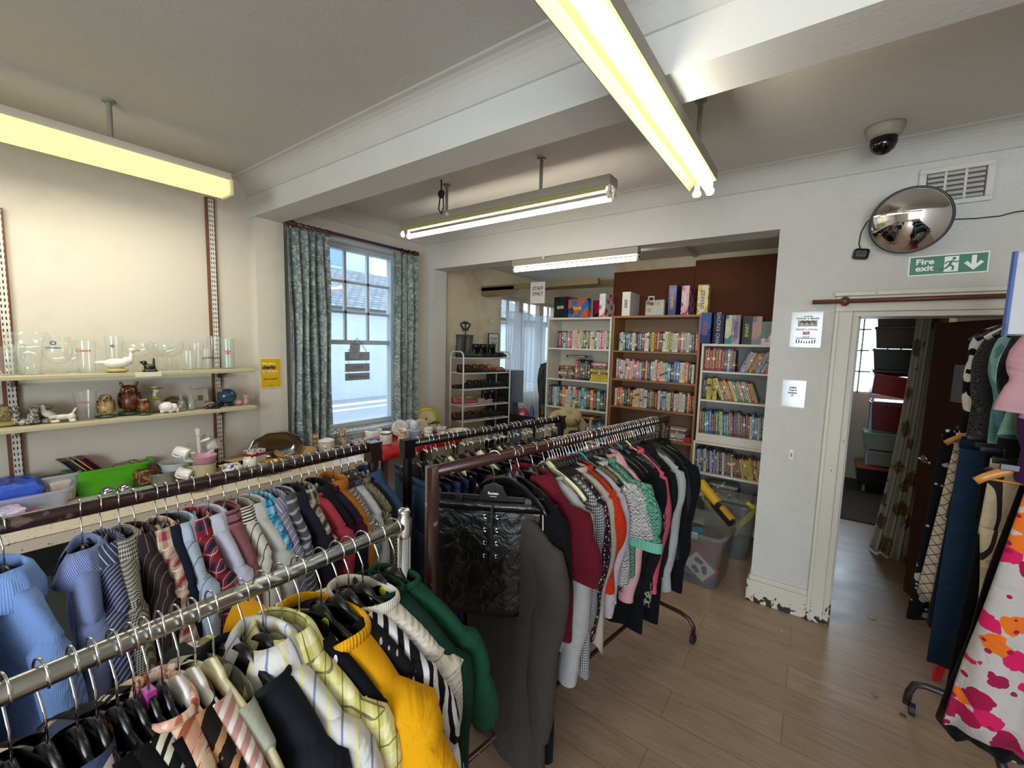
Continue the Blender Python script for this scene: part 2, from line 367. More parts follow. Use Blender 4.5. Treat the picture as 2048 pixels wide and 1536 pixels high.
# ---- outside: street, pavement, white building with tiled roof, upper house
OXW = -11
t = NT('asphalt'); ma_ = t.fin(t.mix(t.noise(30, 4)[0], lin('777d82'), lin('8c9296')), .9)
struct('ground_street', MB().b(-40, -3.9, -25, 40, -.3, -.02), ma_)
w = MB(); w.b(OXW+1.0, OXW+1.1, -25, 40, -.02, .02); w.b(OXW+1.6, OXW+1.75, -25, 40, -.02, -.012); struct('trim_kerb', w, mat('e4e6e8', .7, name='kerb_white'))
t = NT('render_white'); t.bump(t.noise(6, 5)[0], .3, .02); mr = t.fin(t.mix(t.noise(2, 5)[0], lin('bcc1c3'), lin('a3a9ab')), .9)
hb = thing('building', 'low white rendered building with tiled roof across the street outside the window', 'building', (OXW, 6, 0))
MB().b(-2.4, 0, -26, 12, -.02, 2.6).build('wall', mr, hb)
t = NT('roof_tiles'); b = t.n('ShaderNodeTexBrick'); t.put(b.inputs['Vector'], t.mapv(1, 1, 1, (0, 0, rad(90))))
for k, v in (('Scale', 1), ('Brick Width', .28), ('Row Height', .16), ('Mortar Size', .018)): b.inputs[k].default_value = v
b.inputs['Color1'].default_value = lin('85898c'); b.inputs['Color2'].default_value = lin('6e7377'); b.inputs['Mortar'].default_value = lin('45494c')
t.bump(b.outputs['Fac'], -.5, .03); mt = t.fin(b.outputs['Color'], .8)
r = MB(); r.add([(.15, -26, 2.55), (.15, 12, 2.55), (-2.6, 12, 4.05), (-2.6, -26, 4.05), (.15, -26, 2.63), (.15, 12, 2.63), (-2.6, 12, 4.13), (-2.6, -26, 4.13)],
    [(0, 1, 2, 3), (7, 6, 5, 4), (0, 4, 5, 1), (1, 5, 6, 2), (2, 6, 7, 3), (3, 7, 4, 0)]); r.build('roof', mt, hb)
hb = thing('house', 'tall grey house with a blue framed sash window above the roof outside', 'house', (-14.5, 0, -.02)); hy = P(744, 540, X=-14.5).y; wa, wb = P(667, 500, X=-14.5), P(690, 541, X=-14.5)
MB().b(-5, 0, -9, hy, 0, 8.5).build('wall', mat('aeb6ba', .9, name='grey_render'), hb)
q = MB().b(0, .08, wa.y-1.0, wb.y, wb.z, wb.z+2.0).build('window', mat('8fb7c6', .4, name='blue_window_frame'), hb); MB().b(.07, .1, wa.y-.85, wb.y-.15, wb.z+.15, wb.z+1.85).build('pane', mat('6f8b9a', .1, name='dark_pane'), q)
# ================================================================ lamps, signs, wall things
m_lamp = mat('8f8877', .5, wear=.3, name='aged_lamp_enamel'); m_cap = mat('b9b5ab', .4, name='lamp_cap')
m_tube = glow('fff8e6', TUBE); m_yel = mat('a39c68', .6, name='yellowed_reflector')
def rod(parent, x, y, z0, z1, r=.011):
    o = MB().cyl((x, y, (z0+z1)/2), r, z1-z0, 10); o.cyl((x, y, z1-.006), r*2.4, .012, 14); return o.build('hanging_rod', mat('8f897b', .5, wear=.5), parent)
# 1: diffuser fitting on the left, runs along y
L = thing('fluorescent_light', 'long ceiling light with a yellowed diffuser over the glassware shelves', 'light', (-2.95, .22, 2.55))
MB().b(-.05, .05, -.92, .90, .085, .13).build('housing', mat('b4b0a2', .5, wear=.2), L, bevel=.004)
t = NT('yellowed_diffuser'); t.fin(lin('f3e58d'), .4, Emission_Color=lin('fbe98c'), Emission_Strength=1.25); m_dif = t.m
d = MB(); d.prism([(-.06, .0), (.06, 0), (.075, .03), (.06, .088), (-.06, .088), (-.075, .03)], -.90, .88); d.build('diffuser', m_dif, L, bevel=.008, smooth=False)
for y in (-.91, .89): MB().box((0, y, .045), (.152, .022, .098)).build('end_cap', mat('d6cf9c', .4), L, bevel=.01)
rod(L, 0, .38, .13, .32); rod(L, 0, -.55, .13, .32)
LD = bpy.data.lights.new('diffuser_light', 'AREA'); LD.shape = 'RECTANGLE'; LD.size = .14; LD.size_y = 1.75; LD.energy = 24; LD.color = (1, .95, .82)
lo = bpy.data.objects.new('diffuser_light', LD); lo.location = (0, 0, -.006); lo.parent = L; COL.objects.link(lo)
def batten(label, loc, rz, ln, two=True, rods=(), drop=.0, lit=1, shade=True):
    """open batten fitting along local y; one lit tube, the second position empty"""
    L = thing('fluorescent_light', label, 'light', loc, rz)
    h = MB(); h.b(-.055, .055, -ln/2, ln/2, .0515, .105) if shade else h.b(-.035, .035, -ln/2, ln/2, .03, .085)
    h.build('housing', m_lamp, L, bevel=.003)
    if shade:
        r = MB(); r.prism([(-.055, .05), (-.075, .018), (-.07, .016), (-.048, .045), (.048, .045), (.055, .05)], -ln/2+.02, ln/2-.02); r.build('reflector', m_yel, L)
    xs = (.028, -.036) if two else (0,)
    for i, x in enumerate(xs):
        for s in (-1, 1):
            e = MB(); e.cyl((x, s*(ln/2-.008), .0), .021, .016, 18, ax='y'); e.b(x-.012, x+.012, s*(ln/2)-.014 if s > 0 else -ln/2, s*(ln/2) if s > 0 else -ln/2+.014, 0, .05)
            e.build('lamp_holder', m_cap, L)
        if i < lit: MB().cyl((x, 0, 0), .0165, ln-.035, 14, ax='y').build('tube', m_tube, L, smooth=True)
    k = MB(); k.cyl((-.06, ln*.2, .075), .013, .014, 12, ax='x'); k.build('retaining_knob', m_cap, L)
    for (y, z) in rods: rod(L, 0, y, .105, z)
    return L
batten('open fluorescent light pointing away from the camera under the beam', (-.53, 1.45, 2.505), 0, 1.83, rods=((.72, .365), (-.62, .365)))
batten('open fluorescent light hanging crosswise between beam and bookcase alcove', (-1.885, 2.31, 2.56), rad(90), 1.77, rods=((.42, .31), (-.40, .31)))
batten('slim fluorescent light fixed under the lintel of the bookcase alcove', (-1.775, 3.27, 2.403), rad(90), 1.19, two=False, shade=False)
L = batten('open fluorescent light behind the photographer near the shop front', (-.2, -1.9, 2.5), rad(90), 1.8, rods=((.4, .365), (-.4, .365)))
L = thing('hook', 'black wire hook and cord dangling from the ceiling beside the crosswise light', 'hook', (-2.27, 2.22, 2.87))
MB().tube([(0, 0, 0), (0, 0, -.1), (.02, 0, -.13), (.025, 0, -.2), (0, 0, -.235), (-.025, 0, -.2), (-.015, 0, -.13), (.01, 0, -.11)], .005, 8).build('cord', blackm, L)
MB().ell((0, 0, -.1), (.03, .02, .03)).build('clip', blackm, L)
# dome camera
p = P(1772, 262, Z=2.87); dc = thing('security_camera', 'beige dome camera with dark glass on ceiling above the mirror', 'camera', (.187, 2.93, 2.87))
MB().lathe([(0, 0), (.082, 0), (.082, -.012), (.07, -.045), (.055, -.06), (0, -.06)]).build('mount', mat('8f8a7b', .5, wear=.2), dc, smooth=True)
MB().lathe([(.056, -.05), (.056, -.09), (.045, -.115), (.025, -.132), (.001, -.138)]).build('dome', mat('060608', .05), dc, smooth=True)
text('DOME', .02, mat('d8d5cc'), dc, (-.0, -.066, -.035), (rad(108), 0, 0), sx=1)
# convex mirror
mc = P(1820, 441, Y=YA-.13); cm = thing('convex_mirror', 'oval convex security mirror on the wall above the fire exit sign', 'mirror', mc, (rad(17), 0, rad(-4)))
R_ = .162
pr = [(R_*i/14*1.0, -.055*(1-(i/14)**2)) for i in range(15)]
MB().lathe(pr, n=48, R=Matrix.Rotation(rad(-90), 3, 'X')).build('mirror_dome', mat('f2f2f2', .015, 1, name='mirror_silver'), cm, smooth=True)
MB().tube([(R_*cos(a*pi/24), 0, R_*sin(a*pi/24)) for a in range(48)], .007, 8, close=True).build('rim', mat('25221f', .3), cm, smooth=True)
b = MB(); b.lathe([(0, .004), (R_, .0), (R_*.9, .02), (0, .03)], n=32, R=Matrix.Rotation(rad(-90), 3, 'X')); b.tube([(0, .02, 0), (0, .115, -.02)], .012); b.build('back_plate', black, cm)
# cable + black sensor
cb = MB(); pts = [P(x, y, Y=YA-.008) for x, y in ((1722, 500), (1718, 488), (1722, 465), (1733, 445), (1741, 438), (1760, 442), (1850, 446), (1893, 439), (1950, 437), (2000, 432), (2030, 424), (2060, 420), (2120, 415))]
cb.tube(pts, .003, 6); tag(cb.build('cable', blackm), 'thin black cable running along the wall behind the convex mirror', 'cable')
s = thing('motion_sensor', 'small black plastic sensor hanging on the wall lower left of the mirror', 'sensor', P(1722, 508, Y=YA-.02), (0, rad(8), 0))
MB().box((0, 0, 0), (.075, .035, .062)).build('casing', black, s, bevel=.014); MB().cyl((.005, -.02, 0), .014, .01, ax='y').build('lens', mat('2c2c30', .15), s)
# vent
v0 = P(1858, 345, Y=YA); v1 = P(1994, 393, Y=YA); vc = Vector((.513, YA, 2.61)); vt = thing('air_vent', 'white louvred wall vent behind the convex mirror', 'vent', vc)
f = MB()
for (x0, x1, z0, z1) in ((-.142, .142, .075, .1), (-.142, .142, -.1, -.075), (-.142, -.112, -.075, .075), (.112, .142, -.075, .075)): f.b(x0, x1, -.022, 0, z0, z1)
for x in (-.038, .038): f.b(x-.006, x+.006, -.018, 0, -.075, .075)
f.build('frame', m_trim, vt, bevel=.004)
g = MB()
for i in range(6):
    for x in (-.075, 0, .075): g.box((x, -.01, -.062+i*.025), (.064, .003, .02), Matrix.Rotation(rad(-40), 3, 'X'))
g.build('slats', m_trim, vt); MB().b(-.112, .112, -.003, -.001, -.075, .075).build('backing', mat('57524b', .8), vt)
# fire exit sign
gz = (P(1819, 548, Y=YA)+P(1975, 508, Y=YA))/2; grn = mat('0c6a45', .35, name='sign_green'); sw = mat('e8e8e4', .4, name='sign_white')
fs = thing('fire_exit_sign', 'green and white fire exit sign above the doorway', 'sign', (gz.x, YA-.004, gz.z), (0, rad(-.6), 0))
MB().b(-.153, .153, -.001, .004, -.053, .053).build('border', sw, fs); MB().b(-.147, .147, -.003, 0, -.047, .047).build('board', grn, fs)
text('Fire\nexit', .041, sw, fs, (-.088, -.0035, .002), FA, bold=.0012, sx=1.15, spacing=.85)
MB().b(-.012, .042, -.004, -.002, -.04, .04).build('pictogram_panel', sw, fs)
q = MB(); q.cyl((.024, -.0045, .028), .0075, .001, 14, ax='y')
for a, b_, r in (((.018, .018), (.008, -.004), .005), ((.018, .016), (.033, .008), .003), ((.033, .008), (.04, .014), .003), ((.016, .014), (-.002, .012), .003), ((-.002, .012), (-.01, .002), .003), ((.008, -.004), (.024, -.014), .0042), ((.024, -.014), (.02, -.034), .0036), ((.008, -.004), (-.004, -.02), .0042), ((-.004, -.02), (-.026, -.026), .0036)):
    q.tube([(a[0], -.0045, a[1]), (b_[0], -.0045, b_[1])], r, 6)
q.build('running_figure', grn, fs)
q = MB(); q.prism([(.098-.009, .038), (.098+.009, .038), (.098+.009, -.008), (.098+.024, .01), (.098+.036, .0), (.098, -.038), (.098-.036, 0), (.098-.024, .01), (.098-.009, -.008)], -.0045, -.003); q.build('arrow', sw, fs)
# notices on the far wall
def sheet(name, label, cat, loc, w_, h_, rot=(0, 0, 0), m=None, wallet=True):
    s = thing(name, label, cat, loc, rot)
    MB().b(-w_/2, w_/2, -.0015, .0, -h_/2, h_/2).build('paper_sheet', m or mat('c4c4c4', .45), s)
    if wallet: MB().b(-w_/2-.008, w_/2+.008, -.003, -.002, -h_/2-.008, h_/2+.012).build('plastic_wallet', glassy('ffffff', .12, .06), s)
    return s
a = (P(1612, 660, Y=YA)); s = sheet('notice', 'face mask and shop local notice in a plastic wallet beside the doorway', 'notice', (a.x+.0, YA-.003, a.z), .145, .2)
for tx, z, sz in (('PLEASE', .083, .012), ('WEAR A MASK', .07, .015), ('SHOP LOCAL', .002, .016), ('SHOP', -.043, .011), ('INDEPENDENT', -.053, .013)): text(tx, sz, ink, s, (.005, -.004, z), FA, bold=.0004, sx=1.2)
MB().b(-.045, .055, -.004, -.003, .022, .06).build('picture', mat('8a9a92'), s)
for i, (x, c_) in enumerate(((-.02, '3a2c20'), (.005, '2a1f18'), (.032, '6a4326'))): MB().ell((x, -.004, .045), (.013, .001, .012)).build('portrait_hair', mat(c_), s); MB().ell((x-.003, -.0045, .037), (.009, .001, .011)).build('portrait_face', mat('caa38a'), s)
MB().b(-.015, .02, -.004, -.003, -.03, -.01).build('red_logo', mat('a8323c'), s); text('VISIT\nTHE AREA', .0075, sw, s, (.0025, -.0045, -.02), FA, spacing=.9)
q = MB()
for i in range(8):
    x = -.045+i*.0135; h_ = (.022, .02, .017, .01, .01, .015, .02, .024)[i]; q.ell((x, -.004, -.083+h_), (.0022, .0006, .0026)); q.b(x-.003, x+.003, -.0043, -.0035, -.083, -.085+h_)
q.build('family_silhouettes', ink, s)
a = P(1587, 788, Y=YA); s = sheet('notice', 'Ladies Tops and Jumpers two pound price notice on the pier', 'notice', (a.x, YA-.003, a.z), .108, .152)
for i, tx in enumerate(('Ladies', 'Tops &', 'Jumpers', '£2')): text(tx, .0145, ink, s, (-.006, -.004, .042-i*.017), FA, bold=.0007)
a = P(1583, 909, Y=YA); s = thing('wall_hook', 'small white door stop hook low on the pier', 'hook', (a.x, YA, a.z)); MB().b(-.011, .011, -.006, 0, -.03, .03).build('plate', white, s, bevel=.002); MB().tube([(0, -.006, .01), (0, -.02, .0), (0, -.022, -.012)], .004).build('prong', steel, s)
# curtain pole above the doorway
z0 = P(1680, 603, Y=YA-.06).z; pw = mat('5c2f1a', .35, name='mahogany_pole')
cp = thing('curtain_pole', 'short brown wooden pole fixed across the top of the doorway', 'pole', (0, YA-.06, z0)); x0 = P(1625, 605, Y=YA-.06).x
MB().tube([(x0, 0, .0), (1.02, 0, .006)], .013, 14).build('pole', pw, cp, smooth=True)
for x in (.105, .99): k = MB(); k.cyl((x, .03, 0), .012, .06, ax='y'); k.ell((x, 0, 0), (.024, .022, .028)); k.build('bracket', pw, cp, smooth=True)
# charity poster on the pier
a = P(541, 746, X=XP); s = thing('poster', 'yellow charity poster taped to the pier left of the curtain', 'poster', (XP+.003, a.y, a.z), (0, 0, 0)); yl = mat('c8a20c', .35, name='poster_yellow')
MB().b(0, .0012, -.078, .078, -.118, .118).build('border', mat('d8cba0', .4), s); MB().b(.001, .002, -.072, .072, -.111, .111).build('yellow_sheet', yl, s)
cr = mat('efe3b8'); text('We are a', .026, cr, s, (.003, -.062, .075), FL, align='LEFT', bold=.0006); text('charity', .036, ink, s, (.003, -.062, .045), FL, align='LEFT', bold=.0015)
text('for the blind', .023, cr, s, (.003, -.062, .014), FL, align='LEFT', bold=.0006); text('Registered charity in this area', .0095, cr, s, (.003, -.062, -.004), FL, align='LEFT'); text('Please do not hang here', .011, ink, s, (.003, -.055, -.046), FL, align='LEFT', bold=.0004); text('thank you', .008, ink, s, (.003, 0, -.1), FL)
# STAFF ONLY papers in the alcove
s = sheet('staff_sign', 'handwritten STAFF ONLY sheet hanging from the alcove rail', 'sign', (-2.62, 4.08, 2.30), .18, .24, (0, 0, rad(8)), mat('c9c0bd', .5), False)
text('STAFF\nONLY', .058, mat('3a3030'), s, (0, -.004, .015), FA, sx=.85, shear=.1, bold=.0008)
s = thing('staff_sign', 'framed STAFF ONLY notice standing behind the black boots on the rack', 'sign', tuple(P(987, 690, X=-3.4)), (0, 0, rad(68)))
MB().b(-.075, .075, 0, .012, -.15, .15).build('frame', blackm, s); MB().b(-.066, .066, -.002, .001, -.14, .14).build('paper_sheet', mat('b9b2ae'), s); text('STAFF\nONLY', .055, ink, s, (0, -.004, .05), FA, sx=.7)
# clutter on alcove wall: cast iron hook, switch
s = thing('light_switch', 'small beige socket on the stained alcove wall', 'socket', (AX, P(983, 643, X=AX).y, P(983, 643, X=AX).z)); MB().b(0, .012, -.04, .04, -.04, .04).build('plate', mat('b5a582', .4, wear=.3), s, bevel=.003); MB().b(.012, .018, -.012, .012, -.015, .015).build('rocker', mat('cfc3a3', .4), s)
# ================================================================ cloth materials
_fc = {}
def fab(c, pat=None, c2=None, c3=None, s=20, bump=None, rough=.85, duty=.5, sheen=.02, c4=None):
    key = (c, pat, c2, c3, s, bump, rough, duty, c4)
    if key in _fc: return _fc[key]
    t = NT('cloth_'+(pat or 'plain'), uv=True); col = lin(c); L2 = lin(c2 or c); L3 = lin(c3 or c2 or c); L4 = lin(c4 or c3 or c2 or c)
    u, v, _ = t.xyz()
    if pat in ('v', 'h', 'diag'):
        a = u if pat == 'v' else v if pat == 'h' else t.ma('ADD', u, v)
        col = t.mix(t.lt(t.fr(a, s), duty), col, L2)
        if c3: col = t.mix(t.lt(t.fr(a, s/2), .12), col, L3)
    elif pat == 'ging':
        col = t.mix(t.ma('MULTIPLY', t.ma('ADD', t.lt(t.fr(u, s), .5), t.lt(t.fr(v, s), .5)), .5), col, L2)
    elif pat == 'plaid':
        col = t.mix(t.ma('MULTIPLY', t.ma('ADD', t.lt(t.fr(u, s), duty), t.lt(t.fr(v, s), duty)), .5), col, L2)
        e = t.ma('MAXIMUM', t.lt(t.fr(t.ma('ADD', u, .013), s), .07), t.lt(t.fr(t.ma('ADD', v, .017), s), .07)); col = t.mix(t.ma('MULTIPLY', e, .8), col, L3)
    elif pat == 'dots':
        w = t.vor(s, .75); col = t.mix(t.lt(w['Distance'], duty*.5), col, L2)
    elif pat == 'floral':
        w = t.vor(s, 1); nz = t.noise(s*2.2, 2)[0]; r = t.ramp(w['Color'], [(0, L2), (.4, L3), (.7, L4)], True)
        col = t.mix(t.lt(t.ma('ADD', w['Distance'], t.ma('MULTIPLY', nz, .5)), duty), col, r)
        w2 = t.vor(s*1.9, 1); col = t.mix(t.lt(w2['Distance'], duty*.28), col, L3)
    elif pat == 'print':
        col = t.mix(t.ma('GREATER_THAN', t.noise(s, 3, 2.5)[0], duty), L2, col)
        if c3: col = t.mix(t.ma('GREATER_THAN', t.noise(s*1.3, 2, 3)[1], .56), col, L3)
    elif pat == 'leaf':
        w = t.n('ShaderNodeTexWave'); t.put(w.inputs[0], t.co); w.inputs['Scale'].default_value = s; w.inputs['Distortion'].default_value = 11; w.inputs['Detail'].default_value = 1.5
        col = t.mix(t.ma('GREATER_THAN', w.outputs['Fac'], duty), L2, col)
    elif pat == 'mel':
        col = t.mix(t.ma('GREATER_THAN', t.noise(s*14, 2)[0], .53), col, L2)
    elif pat == 'latt':
        e = t.ma('MAXIMUM', t.lt(t.fr(t.ma('ADD', u, v), s), duty), t.lt(t.fr(t.ma('SUBTRACT', u, v), s), duty)); col = t.mix(e, col, L2)
    elif pat == 'band':
        col = t.mix(t.ma('GREATER_THAN', v, s), col, L2)
    if bump == 'rib': t.bump(t.ma('SINE', t.ma('MULTIPLY', u, 1100)), .6, .0012)
    elif bump == 'hrib': t.bump(t.ma('SINE', t.ma('MULTIPLY', v, 700)), .8, .002)
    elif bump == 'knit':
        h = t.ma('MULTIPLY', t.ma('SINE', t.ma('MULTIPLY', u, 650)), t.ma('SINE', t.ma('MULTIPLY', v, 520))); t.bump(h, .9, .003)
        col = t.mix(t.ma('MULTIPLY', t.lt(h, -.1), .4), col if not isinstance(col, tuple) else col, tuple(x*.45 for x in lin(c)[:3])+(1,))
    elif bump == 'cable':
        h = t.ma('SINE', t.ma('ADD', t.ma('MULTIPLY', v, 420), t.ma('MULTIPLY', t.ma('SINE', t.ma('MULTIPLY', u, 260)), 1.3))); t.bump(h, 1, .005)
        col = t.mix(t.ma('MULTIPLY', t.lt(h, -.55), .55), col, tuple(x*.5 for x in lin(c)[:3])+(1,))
    elif bump == 'fuzz': t.bump(t.noise(260, 4, rough=.8)[0], 1, .006)
    elif bump == 'denim':
        n_ = t.noise(7, 5)[0]; col = t.mix(t.ma('MULTIPLY', n_, .6), col, L2); t.bump(t.ma('SINE', t.ma('MULTIPLY', t.ma('ADD', u, v), 1500)), .25, .001)
    else: t.bump(t.noise(700, 1)[0], .12, .001)
    if bump != 'leather': t.bump(t.noise(11, 4, .9)[0], .7, .022)
    else: t.bump(t.noise(16, 5, 1.2)[0], .8, .014)
    _fc[key] = t.fin(col, rough, spec=.12 if bump != 'leather' else .5, Sheen_Weight=sheen); return _fc[key]
def sg(v, p): return math.copysign(abs(v)**p, v)
# ================================================================ garments (local frame: x across the shoulders, z=0 at the rail axis)
DH = .045
def hz(x):
    a = min(x, .205)/.205; return -DH-.088-.062*a**1.35-.018*a**6+.019-.009*a+.003-.3*max(0, x-.205)
def PUV(fn):
    def f(i, j): x, y, z = fn(i, j)[:3]; return (x+y+.5, .3*y-z)
    return f
def garment(root, m, kind, W=.215, L=.70, D=.026, sl=.55, slW=.052, neck=.0, collar=None, cm=None, hem=1.0, cuff=None, seed=0, fold=.010, zt=0, hemv=0, wn=.07, dn=.034):
    r = random.Random(seed); K, B, n = 9, 15, 48; ph = [r.uniform(0, 6.3) for _ in range(6)]
    ring = []
    zs = hz(wn)+zt
    for k in range(K+1):
        f = k/K; w = wn+(W-wn)*f; zside = hz(w)+zt
        zf = zs-.018-neck-(.13-neck*.3)*f; zb = zs+.004-.12*f; d = dn*(1-f)+(D+.004)*f; ring.append((w, d, zside, zf, zb, 0))
    z1 = ring[-1][2]-.0
    for k in range(1, B+1):
        f = k/B; w = W*(1+(hem-1)*f-.06*sin(pi*min(1, f*1.6))*(1 if hem <= 1.1 else 0)); z = z1-(L-.12)*f; zfm = min(z, ring[K][3]-(L-.2)*f)
        ring.append((w, D*(1+.3*f)+.002, z, z if f > .35 else ring[K][3]+(z1-(L-.12)*.35-ring[K][3])*f/.35, z if f > .35 else ring[K][4]+(z1-(L-.12)*.35-ring[K][4])*f/.35, f))
    N = len(ring)-1
    def pt(i, j):
        w, d, zsd, zf, zb, f = ring[j]; th = 2*pi*i/n; c, s_ = cos(th), sin(th)
        x = w*sg(c, .85); y = d*sg(s_, .75); zz = zsd*c*c+(zf if s_ < 0 else zb)*s_*s_
        if f > 0:
            a = fold*min(1, f*1.6); q = x/w
            y += a*(sin(q*7+ph[0]+f*1.2)+.6*sin(q*12+ph[1]-f*2))*(1-.3*abs(q))+a*.5*sin(f*6+ph[2])
            x += .008*sin(f*5+ph[3])*f; zz += hemv*.01*sin(th*3+ph[4])*f+(.012*sin(th*2+ph[5])*f)
        q3 = Vector((x*8, seed*3.1+(s_ < 0)*.3, zz*4.5)); y += (.009*mn.noise(q3)+.004*mn.noise(q3*2.7))*min(1, .25+f*3); x += .006*f*mn.noise(q3+Vector((9, 9, 0)))
        return (x, y, zz)
    mb = MB().grid(pt, n, N, True, uvf=PUV(pt))
    mb.build('body', m, root, smooth=True)
    if sl > 0:
        for sd in (1, -1):
            M_ = 18 if sl > .3 else 11; sp = []; zsh = ring[K][2]; sy = r.uniform(-.006, .006); tw = r.uniform(0, 6)
            for k in range(M_+1):
                f = k/M_; d = sl*f; out = (.026 if sl > .3 else .045)*(1-math.exp(-d/.055)) - (.035*f*f if sl > .3 else 0)
                cx = W-.034+out; cz = zsh-.044-d*(.96 if sl > .3 else .86); wd = slW*(1.12-.5*f if sl > .3 else 1.2+.1*f); th_ = (D+.006)*(1.0 if f < .8 else 1.0-.2*(f-.8)/.2)
                wob = 1+.045*sin(f*11+tw)*min(1, f*3)+.02*sin(f*23+tw*2)
                sp.append((cx+.005*sin(f*9+tw), sy+.007*sin(f*7+tw), cz, wd*wob, th_*(1+.06*sin(f*17+tw)), f))
            sp.insert(0, (W-.075, sy*.5, zsh-.02, slW*.5, D*.6, 0))
            def ps(i, j, sp=sp, sd=sd):
                cx, cy, cz, wd, th_, f = sp[j]; a = 2*pi*i/16; jj = min(j, len(sp)-2); dx = sp[jj+1][0]-sp[jj][0]; dz = sp[jj+1][2]-sp[jj][2]; l = hypot(dx, dz) or 1
                nx, nz = -dz/l, dx/l
                jn = mn.noise(Vector((cos(a)*1.2, seed*2.7+sin(a)*.8+sd, cz*9))); wd *= 1+.16*jn; th_ *= 1+.22*jn; ox = wd*cos(a); return (sd*(cx+nx*ox), cy+th_*sg(sin(a), .9), cz+nz*ox)
            s = MB().grid(ps, 16, len(sp)-1, True, uvf=PUV(ps))
            so = s.build('sleeve', m, root, smooth=True)
            if cuff:
                cx, cy, cz, wd, th_, f = sp[-1]
                def pc(i, j, sd=sd): a = 2*pi*i/16; return (sd*(cx+(wd+.004)*cos(a)), cy+(th_+.003)*sg(sin(a), .9), cz+.035-.045*j/2)
                MB().grid(pc, 16, 2, True, uvf=lambda i, j: (.24*i/16, .03*j)).build('cuff', cuff, so, smooth=True)
    if collar: neckband(root, cm or m, collar, zs, wn, neck, dn)
def neckband(root, m, kind, zs, wn, neck, dn=.034):
    if kind == 'shirt':   # stand and fall, open at the front
        pr = [(.92, .0, 0), (.86, .016, .02), (.86, .032, .036), (.93, .038, .045), (1.14, .026, .06), (1.42, -.002, .085), (1.62, -.02, .105)]
        def p(i, j):
            a = -pi/2+rad(14)+(2*pi-rad(28))*i/30; k, z, _ = pr[j]; fr = max(0, -sin(a)); x = wn*cos(a)*k; y = (dn+.003)*sin(a)*(k*.95+(.0 if j < 4 else .1)); dz = -.035*fr**2*(1 if j > 3 else .55)
            return (x, y-.004*fr*(j > 3), zs+z+dz-.05*abs(cos(a))**2*max(0, k-1)*.9)
        MB().grid(p, 30, len(pr)-1, uvf=lambda i, j: (.4*i/30, .105-pr[j][2])).build('collar', m, root, smooth=True, sol=.0022)
    elif kind == 'polo':
        neckband(root, m, 'shirt', zs, wn, neck, dn)
    elif kind in ('crew', 'rib', 'roll'):
        hh = {'crew': .010, 'rib': .016, 'roll': .03}[kind]; rr = .006 if kind != 'roll' else .009
        def p(i, j):
            a = 2*pi*i/32; b = 2*pi*j/8; k = 1+rr/wn*cos(b); fr = max(0, -sin(a)); c, s_ = cos(a), sin(a)
            return (wn*sg(c, .85)*k, (dn-.002)*sg(s_, .75)*(1+rr/dn*cos(b)), zs+hh*.5+hh*sin(b)-(.018+neck)*fr*s_*s_)
        MB().grid(p, 32, 8, True, uvf=lambda i, j: (.4*i/32, .05*j/8)).build('neckband', m, root, smooth=True)
    elif kind == 'lapel':
        for sd in (-1, 1):
            q = MB(); q.prism([(sd*.075, zs+.02), (sd*.055, zs+.035), (sd*.02, zs-.03), (sd*.012, zs-.26), (sd*.075, zs-.14), (sd*.065, zs-.125), (sd*.1, zs-.09), (sd*.09, zs-.03)], -.046, -.038)
            q.build('lapel', m, root, bevel=.003)
        neckband(root, m, 'rib', zs, wn, neck+.02, dn)
def skirt(root, m, W=.19, L=.55, D=.03, flare=1.15, folds=5, fa=.014, zt=-.125-DH, wb=None, seed=0, hemz=.01):
    r = random.Random(seed); n, N = 56, 12; p1, p2 = r.uniform(0, 6), r.uniform(0, 6)
    def pt(i, j):
        f = j/N; th = 2*pi*i/n; w = W*(1+(flare-1)*f); x = w*sg(cos(th), .8); d = D*(.35+.65*min(1, f*2)); y = d*sg(sin(th), .7)
        a = fa*min(1, f*1.5+.1); y += a*sin(x/W*folds*1.6+p1)+a*.4*sin(x/W*folds*3.1+p2)
        return (x, y, zt-L*f+hemz*sin(th*3+p1)*f)
    MB().grid(pt, n, N, True, uvf=lambda i, j: (pt(i, j)[0]+.5, -pt(i, j)[2])).build('panel', m, root, smooth=True, sol=.0015)
    if wb:
        def pw(i, j): th = 2*pi*i/n; x, y, z = pt(i, 0); return (x*1.01, y+.003*sg(sin(th), .7), zt+.004-.034*j)
        MB().grid(pw, n, 1, True, uvf=lambda i, j: (4*W*i/n, .03*j)).build('waistband', wb, root, smooth=True, sol=.003)
def trousers(root, m, W=.2, L=.95, D=.02, zt=-.125-DH, wb=None, seed=0, flare=1.0, crotch=.26):
    r = random.Random(seed); ph = r.uniform(0, 6)
    skirt(root, m, W, crotch, D, 1.04, 3, .004, zt, wb, seed, 0)
    for sd in (-1, 1):
        N = 12
        def p(i, j, sd=sd):
            f = j/N; a = 2*pi*i/20; w = (W*.51)*(1-.28*f)*(flare if f > .5 else 1); cx = sd*(W*.5-.004*f)
            return (cx+w*sg(cos(a), .85)+.006*sin(f*8+ph), (D+.004)*sg(sin(a), .75)+.006*sin(f*6+ph+sd), zt-crotch+.03-(L-crotch)*f)
        MB().grid(p, 20, N, True, uvf=lambda i, j: (p(i, j)[0]+.5, -p(i, j)[2])).build('leg', m, root, smooth=True, sol=.0015)
